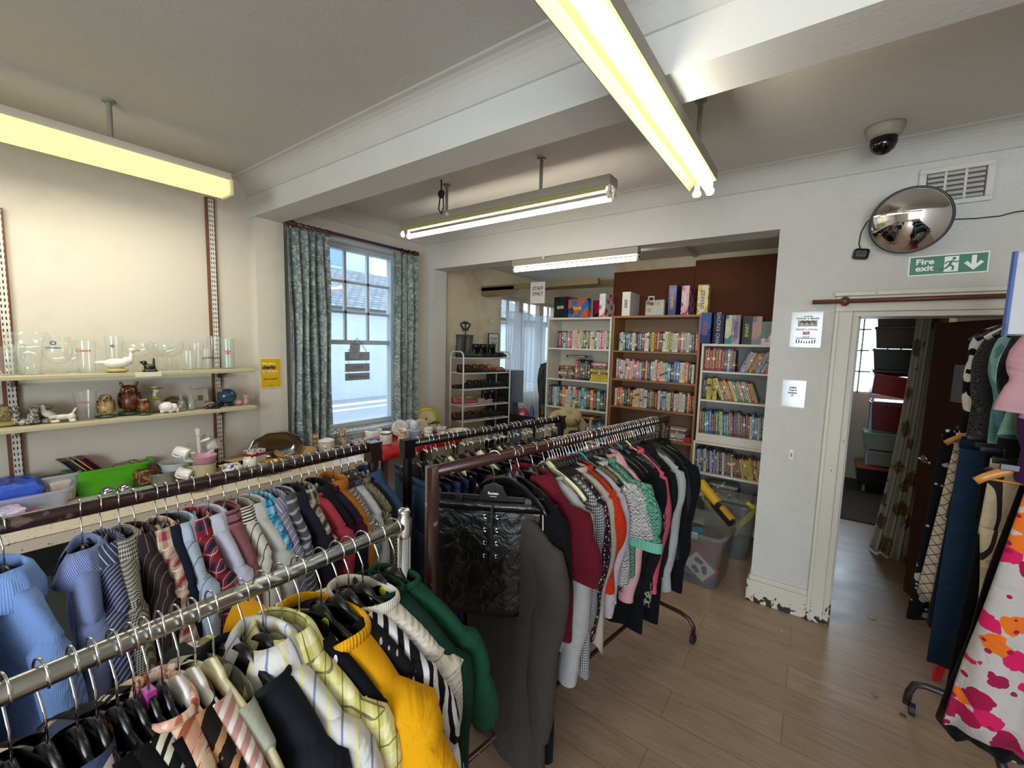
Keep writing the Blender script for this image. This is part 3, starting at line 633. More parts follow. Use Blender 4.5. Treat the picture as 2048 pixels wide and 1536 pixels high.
# ================================================================ hangers
RR = .019
def hook_pts(r, zb, off=0):
    return [(r*cos(a), 0, .004+r*sin(a)) for a in [rad(-35)+i*rad(225)/12 for i in range(13)]]+[(-r*.9, 0, -.018), (-r*.35, 0, -.038), (0, 0, -.055), (0, 0, zb-DH)]
_hc = {}
def hanger(kind='black', label='', loc=(0, 0, 0), rot=(0, 0, 0), group=None, dot=None, text_=None, up=0):
    key = (kind, dot)
    if key not in _hc:
        h = bpy.data.objects.new('clothes_hanger', None); COL.objects.link(h); h.empty_display_size = .05
        hm = {'black': black, 'white': mat('d5d2cb', .25, name='white_plastic'), 'tan': mat('b99f74', .4, name='tan_plastic'), 'cream': mat('d8d0a8', .3, name='cream_plastic'), 'green': mat('1f7d68', .3, name='green_plastic'),
              'wood': mat('b77a35', .35, wear=.3, name='honey_wood'), 'clip': black, 'teal': mat('2d8f93', .3, name='teal_plastic'), 'purple': mat('2e2038', .3, name='purple_plastic'), 'grey': mat('4c4a4e', .35, name='grey_plastic')}[kind]
        b = MB(); w = .194
        if kind != 'clip':
            pts = []; rr = []; ry = []
            for i in range(-10, 11):
                q = i/10; a = abs(q); pts.append((w*q, .0, -.088-.062*a**1.35-.018*a**6)); rr.append(.0075 if kind != 'wood' else .011); ry.append(.019-.009*a if kind != 'wood' else .018-.006*a)
            b.tube(pts, rr, 10, ry=ry, ref=(0, 0, 1)); b.prism([(-.05, -.098), (-.026, -.066), (0, -.052), (.026, -.066), (.05, -.098), (.02, -.115), (-.02, -.115)], -.004, .004)
            b.tube([(-w*.95, 0, -.155), (0, 0, -.162), (w*.95, 0, -.155)], .004, 6)
        else:
            b.box((0, 0, -.108), (.40, .008, .02)); b.prism([(-.062, -.118), (-.036, -.064), (0, -.05), (.036, -.064), (.062, -.118)], -.007, .007)
        b.build('hanger_body', hm, h, loc=(0, 0, -DH), smooth=(kind != 'clip'), bevel=0 if kind != 'clip' else .002)
        MB().tube(hook_pts(.0225, -.06), .0018, 7).build('hook', chrome if kind != 'plain' else black, h, smooth=True)
        if kind == 'clip':
            for x in (-.13, .13):
                c = MB(); c.box((x, -.008, -.135), (.03, .007, .07), Matrix.Rotation(rad(-4), 3, 'X')); c.box((x, .008, -.135), (.03, .007, .07), Matrix.Rotation(rad(4), 3, 'X')); c.cyl((x, 0, -.105), .008, .034, 10, ax='x')
                c.build('clip', black, h, loc=(0, 0, -DH), bevel=.003)
        if dot:
            d = MB(); d.cyl((.02, -.006, -.088), .011, .004, 16, ax='y') if dot != 'cube' else d.box((0, 0, -.062), (.022, .014, .026))
            d.build('size_marker', mat({'yellow': 'c9c61c', 'cube': 'a3348a', 'blue': '2c8fc0'}[dot], .4), h, loc=(0, 0, -DH), bevel=.001)
        _hc[key] = h; o = h
    else: o = clone(_hc[key])
    for ch in o.children:
        if not ch.name.startswith('hook'): ch.location.z = -DH+up
    o.location = loc; o.rotation_euler = rot; tag(o, label, 'hanger', group)
    if text_:
        text(text_[0], .014, sw, o, (0, -.0078, -.088-DH), FA, bold=.0003); text(text_[1], .005, sw, o, (0, -.0078, -.1-DH), FA)
    return o
# ================================================================ clothes rails
CN = {}
class Rail:
    def __init__(s, name, label, a, b, z, m, r=.019, posts=True, foot=.25, post_m=None, cap=None, y_ext=None, adj=0, caster=True):
        s.a = Vector((a[0], a[1], z)); s.b = Vector((b[0], b[1], z)); s.d = (s.b-s.a).normalized(); s.ang = atan2(-s.d.x, s.d.y)
        o = thing(name, label, 'clothes rail', (a[0], a[1], 0), s.ang, 'clothes rails standing on the shop floor'); L = (s.b-s.a).length; s.o = o; s.L = L
        MB().tube([(0, -.0, z), (0, L, z)], r, 18).build('rail', m, o, smooth=True)
        for y in ((-.0), L):
            if y == 0 and not posts: continue
            p = MB(); p.tube([(0, y, .12), (0, y, z+r*.9)], r*1.1 if not adj else r*1.05, 18)
            if cap == 'chrome': p.lathe([(r*1.2, z-.03), (r*1.25, z+r), (r*.9, z+r+.008), (r*1.05, z+r+.018), (r*.9, z+r+.026), (0, z+r+.028)], (0, y, 0), 20)
            elif cap == 'square': p.box((0, y, z-.02), (r*2.5, r*2.8, .085))
            p.build('post', post_m or m, o, smooth=cap != 'square', bevel=0)
            f = MB(); f.tube([(-foot, y, .055), (-foot, y, .1), (-foot+.03, y, .135), (-foot+.08, y, .15), (foot-.08, y, .15), (foot-.03, y, .135), (foot, y, .1), (foot, y, .055)], .012, 10); f.build('foot', post_m or m, o, smooth=True)
            for x in (-foot, foot):
                c = MB(); c.cyl((x, y, .028), .028, .02, 16, ax='x'); c.cyl((x, y, .028), .01, .034, 10, ax='x'); c.build('caster', blackm, o)
        MB().tube([(0, 0, .15), (0, L, .15)], .011, 10).build('lower_bar', post_m or m, o, smooth=True)
    def at(s, t): return s.a+s.d*t
def worn(c, c2, name):
    t = NT(name); n_ = t.noise(22, 5, .5)[0]; f = t.ma('GREATER_THAN', n_, .66); t.bump(t.noise(60, 3)[0], .12, .003)
    return t.fin(t.mix(f, lin(c), lin(c2)), .3, spec=.5)
m_br = worn('2b1a16', '57453c', 'brown_rail_enamel'); m_br2 = worn('34140f', '7a6a5a', 'maroon_rail_enamel'); m_bk = mat('100f10', .3, wear=.3, name='black_rail_enamel')
railA = Rail('clothes_rail', 'thick dark brown rail holding men\'s shirts in front of the crockery table', (-1.56, -.55), (-1.56, 1.125), 1.25, m_br, .021, cap='square', foot=.22)
railB = Rail('clothes_rail', 'shiny chrome rail nearest the camera holding yellow and black tops', (-.82, -.5), (-.826, .688), 1.25, mat('a9a7a0', .27, 1, name='polished_chrome'), .0155, cap='chrome', post_m=chrome, foot=.2)
railC = Rail('clothes_rail', 'maroon enamelled rail crowded with ladies\' tops running towards the bookcases', (-.98, .93), (-.70, 2.56), 1.30, m_br2, .021, foot=.24)
railD = Rail('clothes_rail', 'black rail of jeans and trousers behind the maroon rail', (-1.487, 1.256), (-1.29, 2.33), 1.25, m_bk, .019, cap='square', foot=.2)
gid = [0]
def hang(rail, t, kind, m, label, short, cat, name, hk='black', dz=0, rz=None, group=None, dot=None, tx=None, up=0, sk=None, tr=None, **k):
    gid[0] += 1; r = random.Random(gid[0]*13+5); p = rail.at(t); ang = rail.ang+(rad(r.uniform(-6, 6)) if rz is None else rad(rz))
    k.setdefault('seed', gid[0])
    h = hanger(hk, {'black': 'black plastic', 'white': 'white plastic', 'tan': 'tan plastic', 'cream': 'cream plastic', 'green': 'green plastic', 'wood': 'honey wood', 'clip': 'black clip', 'teal': 'teal plastic', 'purple': 'dark purple', 'grey': 'grey plastic'}[hk]+' hanger holding the '+short, p, (0, 0, ang), (group or '')+' hangers', dot, tx, up)
    p = p+Vector((0, 0, up))
    if not label: return h
    g = thing(name, label, cat, p, ang, group)
    if sk is not None: skirt(g, m, wb=sk, **k)
    elif tr is not None: trousers(g, m, wb=tr, **k)
    else: garment(g, m, kind, **k)
    return g
F = fab
GA, GB, GC, GD = "men's shirts and jumpers on the brown rail", "women's tops on the chrome rail", "women's tops on the maroon rail", "jeans and trousers on the black rail"
def sA(y): return y+.55
def sB(y): return y+.5
# --- brown rail: label, short, name, category, material, options
A = [
 (.075, 'large light blue ribbed shirt nearest the camera on the brown rail', 'light blue ribbed shirt', 'shirt', F('5f7fb4', 'v', '7d99c8', s=180), dict(collar='shirt', rz=14, W=.235, slW=.06)),
 (.21, 'pale blue shirt with fine diagonal stripes, wide upright collar', 'pale blue fine striped shirt', 'shirt', F('8d9bc4', 'diag', '3e4a78', s=190, duty=.42), dict(collar='shirt')),
 (.248, 'navy shirt with bold white stripes on the brown rail', 'navy white striped shirt', 'shirt', F('3a3e58', 'diag', 'a7abc0', s=55, duty=.2), dict(collar='shirt')),
 (.285, 'black and cream houndstooth shirt between the striped shirts', 'houndstooth shirt', 'shirt', F('28272c', 'ging', 'b9b5a8', s=150), dict(collar='shirt')),
 (.318, 'dark brown shirt with thin copper pinstripes', 'dark brown pinstripe shirt', 'shirt', F('2b2527', 'v', '7d6052', s=34, duty=.1), dict(collar='shirt')),
 (.368, 'cream shirt with red and brown check on a tan hanger', 'cream and red checked shirt', 'shirt', F('b8a890', 'plaid', '8c3340', 'e3d9c4', s=26, duty=.4), dict(hk='tan', collar='shirt')),
 (.392, 'plain dark navy shirt beside the cream and red check', 'dark navy shirt', 'shirt', F('161d2e'), dict(collar='shirt')),
 (.42, 'very pale blue shirt with thin dark lines', 'very pale blue shirt', 'shirt', F('a9b9cc', 'v', '4a5568', s=18, duty=.06), dict(collar='shirt')),
 (.458, 'red tartan shirt with navy and white check', 'red tartan shirt', 'shirt', F('93222f', 'plaid', '1b2a3c', 'c9b6a8', s=27, duty=.45), dict(collar='shirt')),
 (.5, 'pale lavender white shirt next to the red tartan shirt', 'lavender white shirt', 'shirt', F('b9bace'), dict(collar='shirt')),
 (.545, 'dusky rose polo shirt with a striped collar', 'dusky rose polo shirt', 'polo shirt', F('86585f', bump='rib'), dict(collar='shirt', cm=F('86585f', 'h', '3a2733', s=60, duty=.25), name='polo_shirt')),
 (.585, 'off white polo shirt with fine black striped collar', 'black striped white polo', 'polo shirt', F('c8c3bd', 'v', '3a3838', s=26, duty=.12), dict(collar='shirt', cm=F('d0cbc4', 'h', '2e2c2c', s=170), name='polo_shirt')),
 (.622, 'plain grey linen shirt beside the bright blue check', 'grey linen shirt', 'shirt', F('b2b4b0'), dict(collar='shirt')),
 (.655, 'bright blue checked shirt on the brown rail', 'bright blue checked shirt', 'shirt', F('1f7fae', 'plaid', '8fc3dc', '0c2b45', s=32, duty=.4), dict(collar='shirt')),
 (.695, 'grey blue shirt with coral and white stripes', 'grey blue coral striped shirt', 'shirt', F('6b7590', 'diag', 'c9c9d6', 'c06a5c', s=60, duty=.25), dict(collar='shirt')),
 (.73, 'charcoal shirt with broad grey stripes', 'charcoal striped shirt', 'shirt', F('4b4c52', 'h', '9a9aa0', s=50, duty=.3), dict(collar='shirt')),
 (.77, 'dark midnight blue polo shirt with thick folded collar', 'midnight blue polo shirt', 'polo shirt', F('1b1c2a'), dict(collar='shirt', name='polo_shirt')),
 (.805, 'beige and black checked shirt half hidden between dark tops', 'beige black checked shirt', 'shirt', F('8a7f6c', 'plaid', '2b2826', 'c9c0ae', s=28, duty=.4), dict(collar='shirt')),
 (.835, 'faded red jersey top between the dark shirts', 'faded red jersey top', 't-shirt', F('9a3340'), dict(collar='crew', name='jersey_top')),
 (.865, 'plain black shirt with long sleeves beside the red jersey top', 'plain black shirt', 'shirt', F('121317'), dict(collar='shirt')),
 (.9, 'navy jumper with burgundy panels', 'navy burgundy jumper', 'jumper', F('1a1a2c', 'h', '3a1426', s=5, duty=.5), dict(collar='rib', name='jumper', D=.026)),
 (.935, 'tan brown cardigan with a rolled collar', 'tan brown cardigan', 'cardigan', F('9c5f24', bump='rib'), dict(collar='roll', cuff=F('9c5f24', bump='rib'), name='cardigan', D=.026)),
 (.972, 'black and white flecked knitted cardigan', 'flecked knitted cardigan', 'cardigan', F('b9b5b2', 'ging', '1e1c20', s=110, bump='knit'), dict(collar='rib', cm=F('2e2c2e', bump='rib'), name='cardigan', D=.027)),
 (1.005, 'pale grey ribbed jumper beside the flecked cardigan', 'pale grey ribbed jumper', 'jumper', F('b0b0b4', bump='rib'), dict(collar='rib', cm=F('47464a', bump='rib'), name='jumper', D=.027)),
 (1.04, 'chunky olive beige knitted jumper near the rail end', 'olive beige knitted jumper', 'jumper', F('7e7660', bump='cable'), dict(collar='rib', name='jumper', D=.03)),
 (1.075, 'plain black jumper last before the denim jacket', 'plain black jumper', 'jumper', F('0f1012'), dict(collar='crew', name='jumper', D=.024)),
 (1.1, 'dark blue denim jacket at the end of the brown rail', 'dark denim jacket', 'jacket', F('24374f', c2='3c5878', bump='denim'), dict(collar='shirt', name='denim_jacket', D=.026)),
]
for (y, lab, sh, cat, m, k) in A:
    k = dict(k); nm = k.pop('name', 'shirt'); k.setdefault('L', .72); k.setdefault('sl', .56)
    hang(railA, sA(y), 'top', m, lab, sh, cat, nm, group=GA, **k)
for i, (y, c) in enumerate(((-.06, '7e8fae'), (-.16, '3c3c44'), (-.27, 'a8a39a'), (-.38, '30405e'))):
    hang(railA, sA(y), 'top', F(c), ('grey blue', 'charcoal', 'stone', 'ink blue')[i]+' shirt hanging beside the camera beyond the left edge of the photo', ('grey blue', 'charcoal', 'stone', 'ink blue')[i]+' shirt', 'shirt', 'shirt', group=GA, collar='shirt')
# --- chrome rail
dk = F('0c0c0f'); B = [
 (.03, 'cream sleeveless top on the chrome rail near the left edge', 'cream sleeveless top', 'vest_top', 'top', F('cfc6b2'), dict(sl=0, W=.17, wn=.08, L=.5, collar=None)),
 (.062, 'black camisole with thin straps behind the cream top', 'black camisole', 'camisole', 'top', dk, dict(sl=0, W=.16, wn=.1, L=.5, neck=.06)),
 (.092, 'colourful floral frilled blouse with teal, coral and yellow flowers', 'colourful floral blouse', 'blouse', 'blouse', F('3a4660', 'floral', 'b9413e', 'd5a23c', c4='b9a7ad', s=34, duty=.62), dict(sl=0, W=.13, L=.6, fold=.02, wn=.05)),
 (.112, 'black jersey top next to the floral blouse', 'black jersey top', 't_shirt', 'top', dk, dict(sl=.18, L=.6, neck=.05)),
 (.135, 'black sleeveless blouse with white speckles', 'black speckled blouse', 'blouse', 'blouse', F('101013', 'dots', 'b5b0aa', s=45, duty=.4), dict(sl=0, W=.17, L=.6)),
 (.155, 'black and cream zebra striped scarf top', 'zebra striped top', 'blouse', 'blouse', F('121214', 'leaf', 'c9c2b0', s=14, duty=.55), dict(sl=0, W=.13, L=.45)),
 (.172, 'thin black vest top under the pink size cube', 'thin black vest top', 'vest_top', 'top', dk, dict(sl=0, W=.16, wn=.09, L=.55, neck=.07, dot='cube')),
 (.19, 'peach blouse with orange and cream abstract swirls', 'peach swirl blouse', 'blouse', 'blouse', F('c79a82', 'print', 'd8bda5', 'a65c42', s=9, duty=.5), dict(sl=.4, slW=.05, L=.6, collar='crew')),
 (.212, 'brown and black animal print top on a white hanger', 'animal print top', 'top', 'top', F('a97d55', 'print', '1b1512', s=14, duty=.5), dict(hk='white', sl=.15, L=.6, neck=.04)),
 (.235, 'dusty pink and white striped blouse', 'pink and white striped blouse', 'blouse', 'blouse', F('b4857c', 'diag', 'd8cfc8', s=28, duty=.45), dict(hk='white', sl=.5, L=.62, neck=.03)),
 (.262, 'grey green camisole with satin sheen on the chrome rail', 'grey green camisole', 'camisole', 'top', F('9a9c8c', rough=.45), dict(hk='cream', sl=0, W=.17, wn=.1, L=.6, neck=.06)),
 (.31, 'charcoal t-shirt with a broad loose neckband on the chrome rail', 'charcoal t-shirt', 't_shirt', 't-shirt', F('15191f'), dict(sl=.2, slW=.075, L=.64, neck=.05, collar='crew', cm=F('14181d'), D=.04, dn=.05, wn=.1)),
 (.345, 'white shirt with blue and grey vertical stripes', 'blue striped white shirt', 'shirt', 'shirt', F('c4c2bc', 'v', '6c7fa6', 'd0c890', s=30, duty=.16), dict(sl=.22, slW=.07, L=.66, neck=.06, collar='shirt', D=.032)),
 (.38, 'lemon yellow checked shirt with dark lines', 'lemon checked shirt', 'shirt', 'shirt', F('c6c06a', 'plaid', 'e0dcae', '4e4e4a', s=24, duty=.4), dict(hk='cream', sl=.24, slW=.07, L=.66, neck=.05, collar='shirt', D=.032)),
 (.415, 'black blouse with white polka dots', 'polka dot blouse', 'blouse', 'blouse', F('0b0c10', 'dots', 'd8d8d8', s=34, duty=.42), dict(sl=.3, L=.64, neck=.03, hk='white')),
 (.462, 'bright mustard yellow t-shirt with a wide neckband', 'mustard yellow t-shirt', 't_shirt', 't-shirt', F('c98f06'), dict(sl=.24, slW=.09, L=.68, D=.045, dn=.06, wn=.115, neck=.03, collar='rib', cm=F('cf940a', bump='rib'), dot='yellow', W=.235)),
 (.50, 'black floral blouse with tiny cream sprigs', 'tiny sprig floral blouse', 'blouse', 'blouse', F('111114', 'dots', '9a9488', s=55, duty=.5), dict(sl=.25, L=.6, neck=.02)),
 (.528, 'black and white leaf print dress with twisted knot front', 'leaf print dress', 'dress', 'dress', F('0f0f16', 'leaf', 'c9c8cc', s=9, duty=.5), dict(sl=.2, slW=.065, L=.8, neck=.03, D=.03)),
 (.565, 'ivory chunky ribbed knit cardigan', 'ivory knit cardigan', 'cardigan', 'cardigan', F('c9c3b4', bump='hrib'), dict(sl=.55, slW=.066, L=.66, D=.04, wn=.09, dn=.045, collar='rib', cm=F('c9c3b4', bump='rib'), cuff=F('bdb7a8', bump='rib'), W=.22)),
 (.61, 'dark bottle green jumper at the end of the chrome rail', 'bottle green jumper', 'jumper', 'jumper', F('0e2e22', bump='rib'), dict(sl=.56, slW=.06, L=.82, D=.034, collar='crew', dot='yellow', W=.225)),
 (.655, 'plain forest green t-shirt behind the bottle green jumper', 'forest green t-shirt', 't_shirt', 't-shirt', F('123d2b'), dict(sl=.2, L=.64, collar='crew')),
]
for (y, lab, sh, nm, cat, m, k) in B:
    k = dict(k); k.setdefault('rz', random.Random(int(y*1000)).uniform(2, 14)); hang(railB, sB(y), 'top', m, lab, sh, cat, nm, group=GB, **k)
for i, (y, c) in enumerate(((-.03, '15151a'), (-.09, '5a5448'), (-.16, '1a1a20'), (-.24, '6a3038'), (-.33, '2e3c50'))):
    a = ('jet black', 'khaki', 'soft black', 'wine red', 'steel blue')[i]
    hang(railB, sB(y), 'top', F(c), a+' blouse at the near end of the chrome rail by the camera', a+' blouse', 'blouse', 'blouse', group=GB, sl=.3, L=.6)
# --- maroon rail
lea = F('09090b', bump='leather', rough=.3, sheen=0)
sk = hang(railC, .27, 'skirt', lea, 'black faux leather skirt with lacing eyelets and a side zip', 'faux leather skirt', 'skirt', 'skirt', hk='clip', group=GC, rz=40, sk=lea, W=.235, L=.42, D=.03, flare=1.12, folds=4, fa=.006, tx=('Roman', 'ORIGINALS'))
for i in range(4):
    for x in (-.022, .022): e = MB().tube([(x+.0065*cos(a*pi/5), -.037, -.165-DH-i*.05+.0065*sin(a*pi/5)) for a in range(10)], .0014, 5, close=True); e.build('eyelet', chrome, sk)
z_ = MB(); z_.tube([(.185, -.034, -.17), (.19, -.04, -.3), (.2, -.044, -.45), (.202, -.05, -.58)], .0035, 6); z_.box((.202, -.054, -.59), (.012, .008, .03)); z_.build('zip', steel, sk)
e = MB(); e.b(-.004, .004, -.034, -.030, -.40, -.17); e.build('lacing', blackm, sk)
C_ = [
 (.36, 'long grey brown coat with smooth rounded sleeves', 'grey brown coat', 'coat', 'coat', F('3b3633'), dict(L=1.06, sl=.74, slW=.075, D=.034, W=.225, rz=-3, zt=-.10)),
 (.40, 'long plain black dress coat', 'long black coat', 'coat', 'coat', F('09090c'), dict(L=1.12, sl=.6, slW=.06, D=.03, collar=None)),
 (.48, 'burgundy polo shirt with a large pointed collar', 'burgundy polo shirt', 'polo_shirt', 'polo shirt', F('4e0d1a'), dict(L=.62, sl=.24, slW=.08, D=.03, W=.23, collar='shirt', cm=F('5c1220'))),
 (.55, 'light grey marl sweatshirt with long dangling sleeves', 'grey marl sweatshirt', 'sweatshirt', 'sweatshirt', F('8f8f8e', 'mel', 'a09f9c', s=30), dict(L=.72, sl=.72, slW=.066, D=.034, W=.225, collar='crew')),
 (.62, 'long black and white gingham blouse', 'gingham blouse', 'blouse', 'blouse', F('15161c', 'ging', 'a9a9ac', s=95), dict(L=.86, sl=.6, slW=.052, D=.026)),
 (.66, 'dark floral blouse with tiny pink and cream flowers', 'dark floral blouse', 'blouse', 'blouse', F('1c0d16', 'floral', '8a4a5c', 'b9a7a2', s=75, duty=.55), dict(L=.6, sl=.6, slW=.055, D=.028)),
 (.70, 'cream fluffy feathered jumper with a frayed hem', 'cream fluffy jumper', 'jumper', 'jumper', F('b9ad9f', bump='fuzz'), dict(L=.8, sl=.5, D=.03, hemv=2, collar='rib')),
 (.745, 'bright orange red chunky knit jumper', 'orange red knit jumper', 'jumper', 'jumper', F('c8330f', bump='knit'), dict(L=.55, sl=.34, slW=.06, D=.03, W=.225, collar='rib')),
 (.79, 'pale lilac grey blouse with long sleeves', 'pale lilac blouse', 'blouse', 'blouse', F('a0949c'), dict(L=.64, sl=.56, D=.026)),
 (.83, 'olive camisole half hidden between the lilac and white tops', 'olive camisole', 'camisole', 'top', F('5d5a34'), dict(sl=0, W=.18, wn=.09, L=.5)),
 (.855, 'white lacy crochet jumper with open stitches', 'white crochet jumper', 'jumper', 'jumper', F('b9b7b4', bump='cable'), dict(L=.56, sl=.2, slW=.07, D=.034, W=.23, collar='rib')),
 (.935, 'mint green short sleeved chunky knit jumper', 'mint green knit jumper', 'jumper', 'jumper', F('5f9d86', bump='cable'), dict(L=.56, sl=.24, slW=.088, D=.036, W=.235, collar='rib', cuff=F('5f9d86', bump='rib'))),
 (.98, 'pale pink denim jacket with buttons down the front', 'pale pink denim jacket', 'jacket', 'jacket', F('b4878a', c2='c49b9b', bump='denim'), dict(L=.55, sl=.56, slW=.055, D=.028, collar='shirt', cuff=F('b4878a'))),
 (1.03, 'plain black cardigan beside the pink denim jacket', 'plain black cardigan', 'cardigan', 'cardigan', F('0c0d10'), dict(L=.66, sl=.55, D=.026)),
 (1.07, 'soft black long tunic with pointed hem', 'black long tunic', 'tunic', 'tunic', F('08080a'), dict(L=.9, sl=.6, D=.026)),
 (1.11, 'black blazer with broad lapels and teal lining', 'black blazer', 'blazer', 'blazer', F('0f1013'), dict(L=.7, sl=.57, D=.03, W=.225, collar='lapel', hk='green')),
 (1.155, 'black lace blouse with cream floral pattern edges', 'cream and black lace blouse', 'blouse', 'blouse', F('0e0d0f', 'print', '8d8672', s=22, duty=.46), dict(L=.8, sl=.55, D=.024)),
 (1.20, 'coral pink blazer at the far end of the maroon rail', 'coral pink blazer', 'blazer', 'blazer', F('b5485e'), dict(L=.75, sl=.57, slW=.055, D=.03, W=.225, collar='lapel', hk='cream')),
 (1.245, 'black jersey dress behind the coral pink blazer', 'black jersey dress', 'dress', 'dress', F('0a0a0c'), dict(L=.95, sl=.5, D=.024)),
 (1.29, 'black lightweight jacket near the far post', 'black light jacket', 'jacket', 'jacket', F('101114'), dict(L=.7, sl=.56, D=.028, collar='shirt')),
 (1.34, 'light grey long cardigan close to the far post', 'light grey cardigan', 'cardigan', 'cardigan', F('8f9290'), dict(L=.8, sl=.6, D=.026, W=.225)),
 (1.39, 'fine black jumper second from the far post', 'fine black jumper', 'jumper', 'jumper', F('0b0b0d'), dict(L=.7, sl=.57, D=.026)),
 (1.44, 'charcoal top third garment from the far post', 'charcoal top', 'top', 'top', F('24252a'), dict(L=.66, sl=.5, D=.024)),
 (1.50, 'thick black coat hanging last on the maroon rail', 'thick black coat', 'coat', 'coat', F('0a0b0d'), dict(L=.85, sl=.6, slW=.06, D=.034, W=.23, collar='lapel')),
]
for (t_, lab, sh, nm, cat, m, k) in C_:
    k.setdefault('wn', .1); k.setdefault('zt', -.006); hang(railC, t_, 'top', m, lab, sh, cat, nm, group=GC, up=.028, **k)
spare = [(.585, 'cream', 'yellow'), (.605, 'black', 'yellow'), (.64, 'black', None), (.68, 'black', None), (.72, 'black', 'blue'), (.77, 'black', None), (.81, 'teal', None), (.85, 'black', None), (.895, 'black', None), (.95, 'black', None), (1.005, 'black', None), (1.05, 'grey', None), (1.09, 'black', None), (1.13, 'black', None), (1.18, 'black', None), (1.225, 'black', None), (1.27, 'black', None), (1.32, 'black', None), (1.37, 'black', None), (1.42, 'black', None), (1.47, 'black', None)]
for i, (t_, hk, dot) in enumerate(spare):
    p = railC.at(t_); n_ = {'black': 'black plastic', 'cream': 'cream wide-shouldered', 'teal': 'teal plastic', 'grey': 'grey plastic'}[hk]
    hanger(hk, '%s hanger, %s empty one from the near end of the maroon rail' % (n_, nth(i+1)), p, (0, 0, railC.ang+rad(rnd.uniform(-5, 5))), 'empty hangers on the maroon rail', dot, up=.028)
# --- black rail
den = [('1b2c47', '35517a'), ('22344c', '44617f'), ('101a2b', '20324d'), ('2d4866', '5b7a99'), ('0e0f12', '17191e'), ('15171c', '22252b'), ('1a2438', '2a3a58'), ('27303c', '3c4856')]
dn = ['indigo', 'mid blue', 'navy', 'faded blue', 'black', 'charcoal', 'ink blue', 'slate']
for i in range(19):
    t_ = .05+i*.055; k = (i*5+1) % 8; j = i % 3 == 2
    nm = 'trousers' if k in (4, 5) or j else 'jeans'; m = F(den[k][0], c2=den[k][1], bump='denim') if nm == 'jeans' else F(den[k][0])
    hk = 'clip' if i % 4 != 3 else ('cream' if i == 7 else 'black')
    lab = '%s %s, %s pair from the near end of the black rail' % (dn[k], nm, nth(i+1))
    hang(railD, t_, 'tr', m, lab, '%s %s, %s on the black rail' % (dn[k], nm, nth(i+1)), nm, nm, hk=hk, group=GD, tr=m, L=.92 if i % 2 else .78, W=.19)
for i in range(8):
    hk = ('black', 'cream', 'grey', 'black', 'white', 'black', 'black', 'black')[i]
    hanger(hk, '%s empty hanger, %s between the trousers on the black rail' % (hk, nth(i+1)), railD.at(.13+i*.11), (0, 0, railD.ang+rad(rnd.uniform(-9, 9))), 'empty hangers on the black rail', 'yellow' if i in (1, 3) else None)
# bucket hat on the far end of the black rail
hp = railD.b; ht = thing('bucket_hat', 'khaki bucket hat with a wide brim on the end of the black rail', 'hat', tuple(P(1138, 838, Y=2.42)), (rad(10), rad(34), rad(-20))); ht.scale = (.8,)*3
hm_ = F('8f8260'); MB().lathe([(.002, .075), (.06, .073), (.082, .06), (.092, .0)], n=32, sy=1.1).build('crown', hm_, ht, smooth=True, sol=.003)
def br(i, j): a = 2*pi*i/40; r = .09+.062*j/4; return (r*cos(a), 1.1*r*sin(a), -.0-.045*(j/4)**1.2+.012*sin(a*2+.6)*j/4)
MB().grid(br, 40, 4, True, uvf=lambda i, j: (i*.02, j*.02)).build('brim', hm_, ht, smooth=True, sol=.003)
bg = thing('handbag', 'dark brown handbag hanging below the khaki bucket hat', 'bag', (hp.x+.03, hp.y+.05, 1.22)); MB().b(-.12, .12, -.03, .03, -.28, -.04).build('bag_body', F('33221a', bump='leather', rough=.45, sheen=0), bg, bevel=.02)
MB().tube([(-.08, 0, -.05), (-.06, 0, .02), (0, 0, .05), (.06, 0, .02), (.08, 0, -.05)], .006).build('strap', F('33221a', bump='leather', rough=.45, sheen=0), bg)
# ================================================================ curtains
def curtain(parent, m, X, y0, y1, z0, z1, n=7, amp=.03, gather=0, seed=0, axis='y', name='curtain_panel', sol=.003):
    r = random.Random(seed); ph = [r.uniform(0, 6) for _ in range(4)]
    def p(i, j):
        u = i/120; f = j/24; y = y0+(y1-y0)*u; yc = (y0+y1)/2; y = yc+(y-yc)*(1-gather*sin(pi*min(1, f*1.0))*.5)
        a = amp*(.55+.45*min(1, f*3)); d = a*sin(u*n*2*pi+ph[0]+.5*sin(f*3+ph[1]))+a*.35*sin(u*n*4.6*pi+ph[2]+f*1.5)
        q = y+.008*sin(f*7+ph[3]+u*9); z = z1+(z0-z1)*f+.006*sin(u*40)*f
        return (X+d, q, z) if axis == 'y' else (q, X+d, z)
    return MB().grid(p, 120, 24, uvf=lambda i, j: ((y1-y0)*2*i/120, (z1-z0)*j/24)).build(name, m, parent, smooth=True, sol=sol)
t = NT('floral_damask', uv=True); a = t.noise(6, 4, 1.8)[0]; b_ = t.noise(17, 4, 2.5)[0]
cc = t.mix(t.ma('GREATER_THAN', a, .5), lin('687475'), lin('838d8a')); cc = t.mix(t.ma('GREATER_THAN', b_, .56), cc, lin('a3ada6')); t.bump(b_, .3, .004)
m_cur = t.fin(cc, .8, Sheen_Weight=.2, spec=.2)
q0 = P(580, 449, X=-3.41); q1 = P(833, 505, X=-3.41); pw2 = mat('4d1f17', .35, name='dark_red_pole')
pole = thing('curtain_pole', 'dark red wooden curtain pole with rings above the sash window', 'pole', (-3.41, 0, (q0.z+q1.z)/2)); zp = (q0.z+q1.z)/2
MB().tube([(0, q0.y, 0), (0, q1.y, 0)], .014, 12).build('rod', pw2, pole, smooth=True)
for y in (q0.y, q1.y): MB().lathe([(.0, -.05), (.018, -.045), (.026, -.02), (.016, 0), (.022, .012), (.012, .03)], (0, y, 0), 14, Matrix.Rotation(rad(90 if y == q0.y else -90), 3, 'X')).build('finial', pw2, pole, smooth=True)
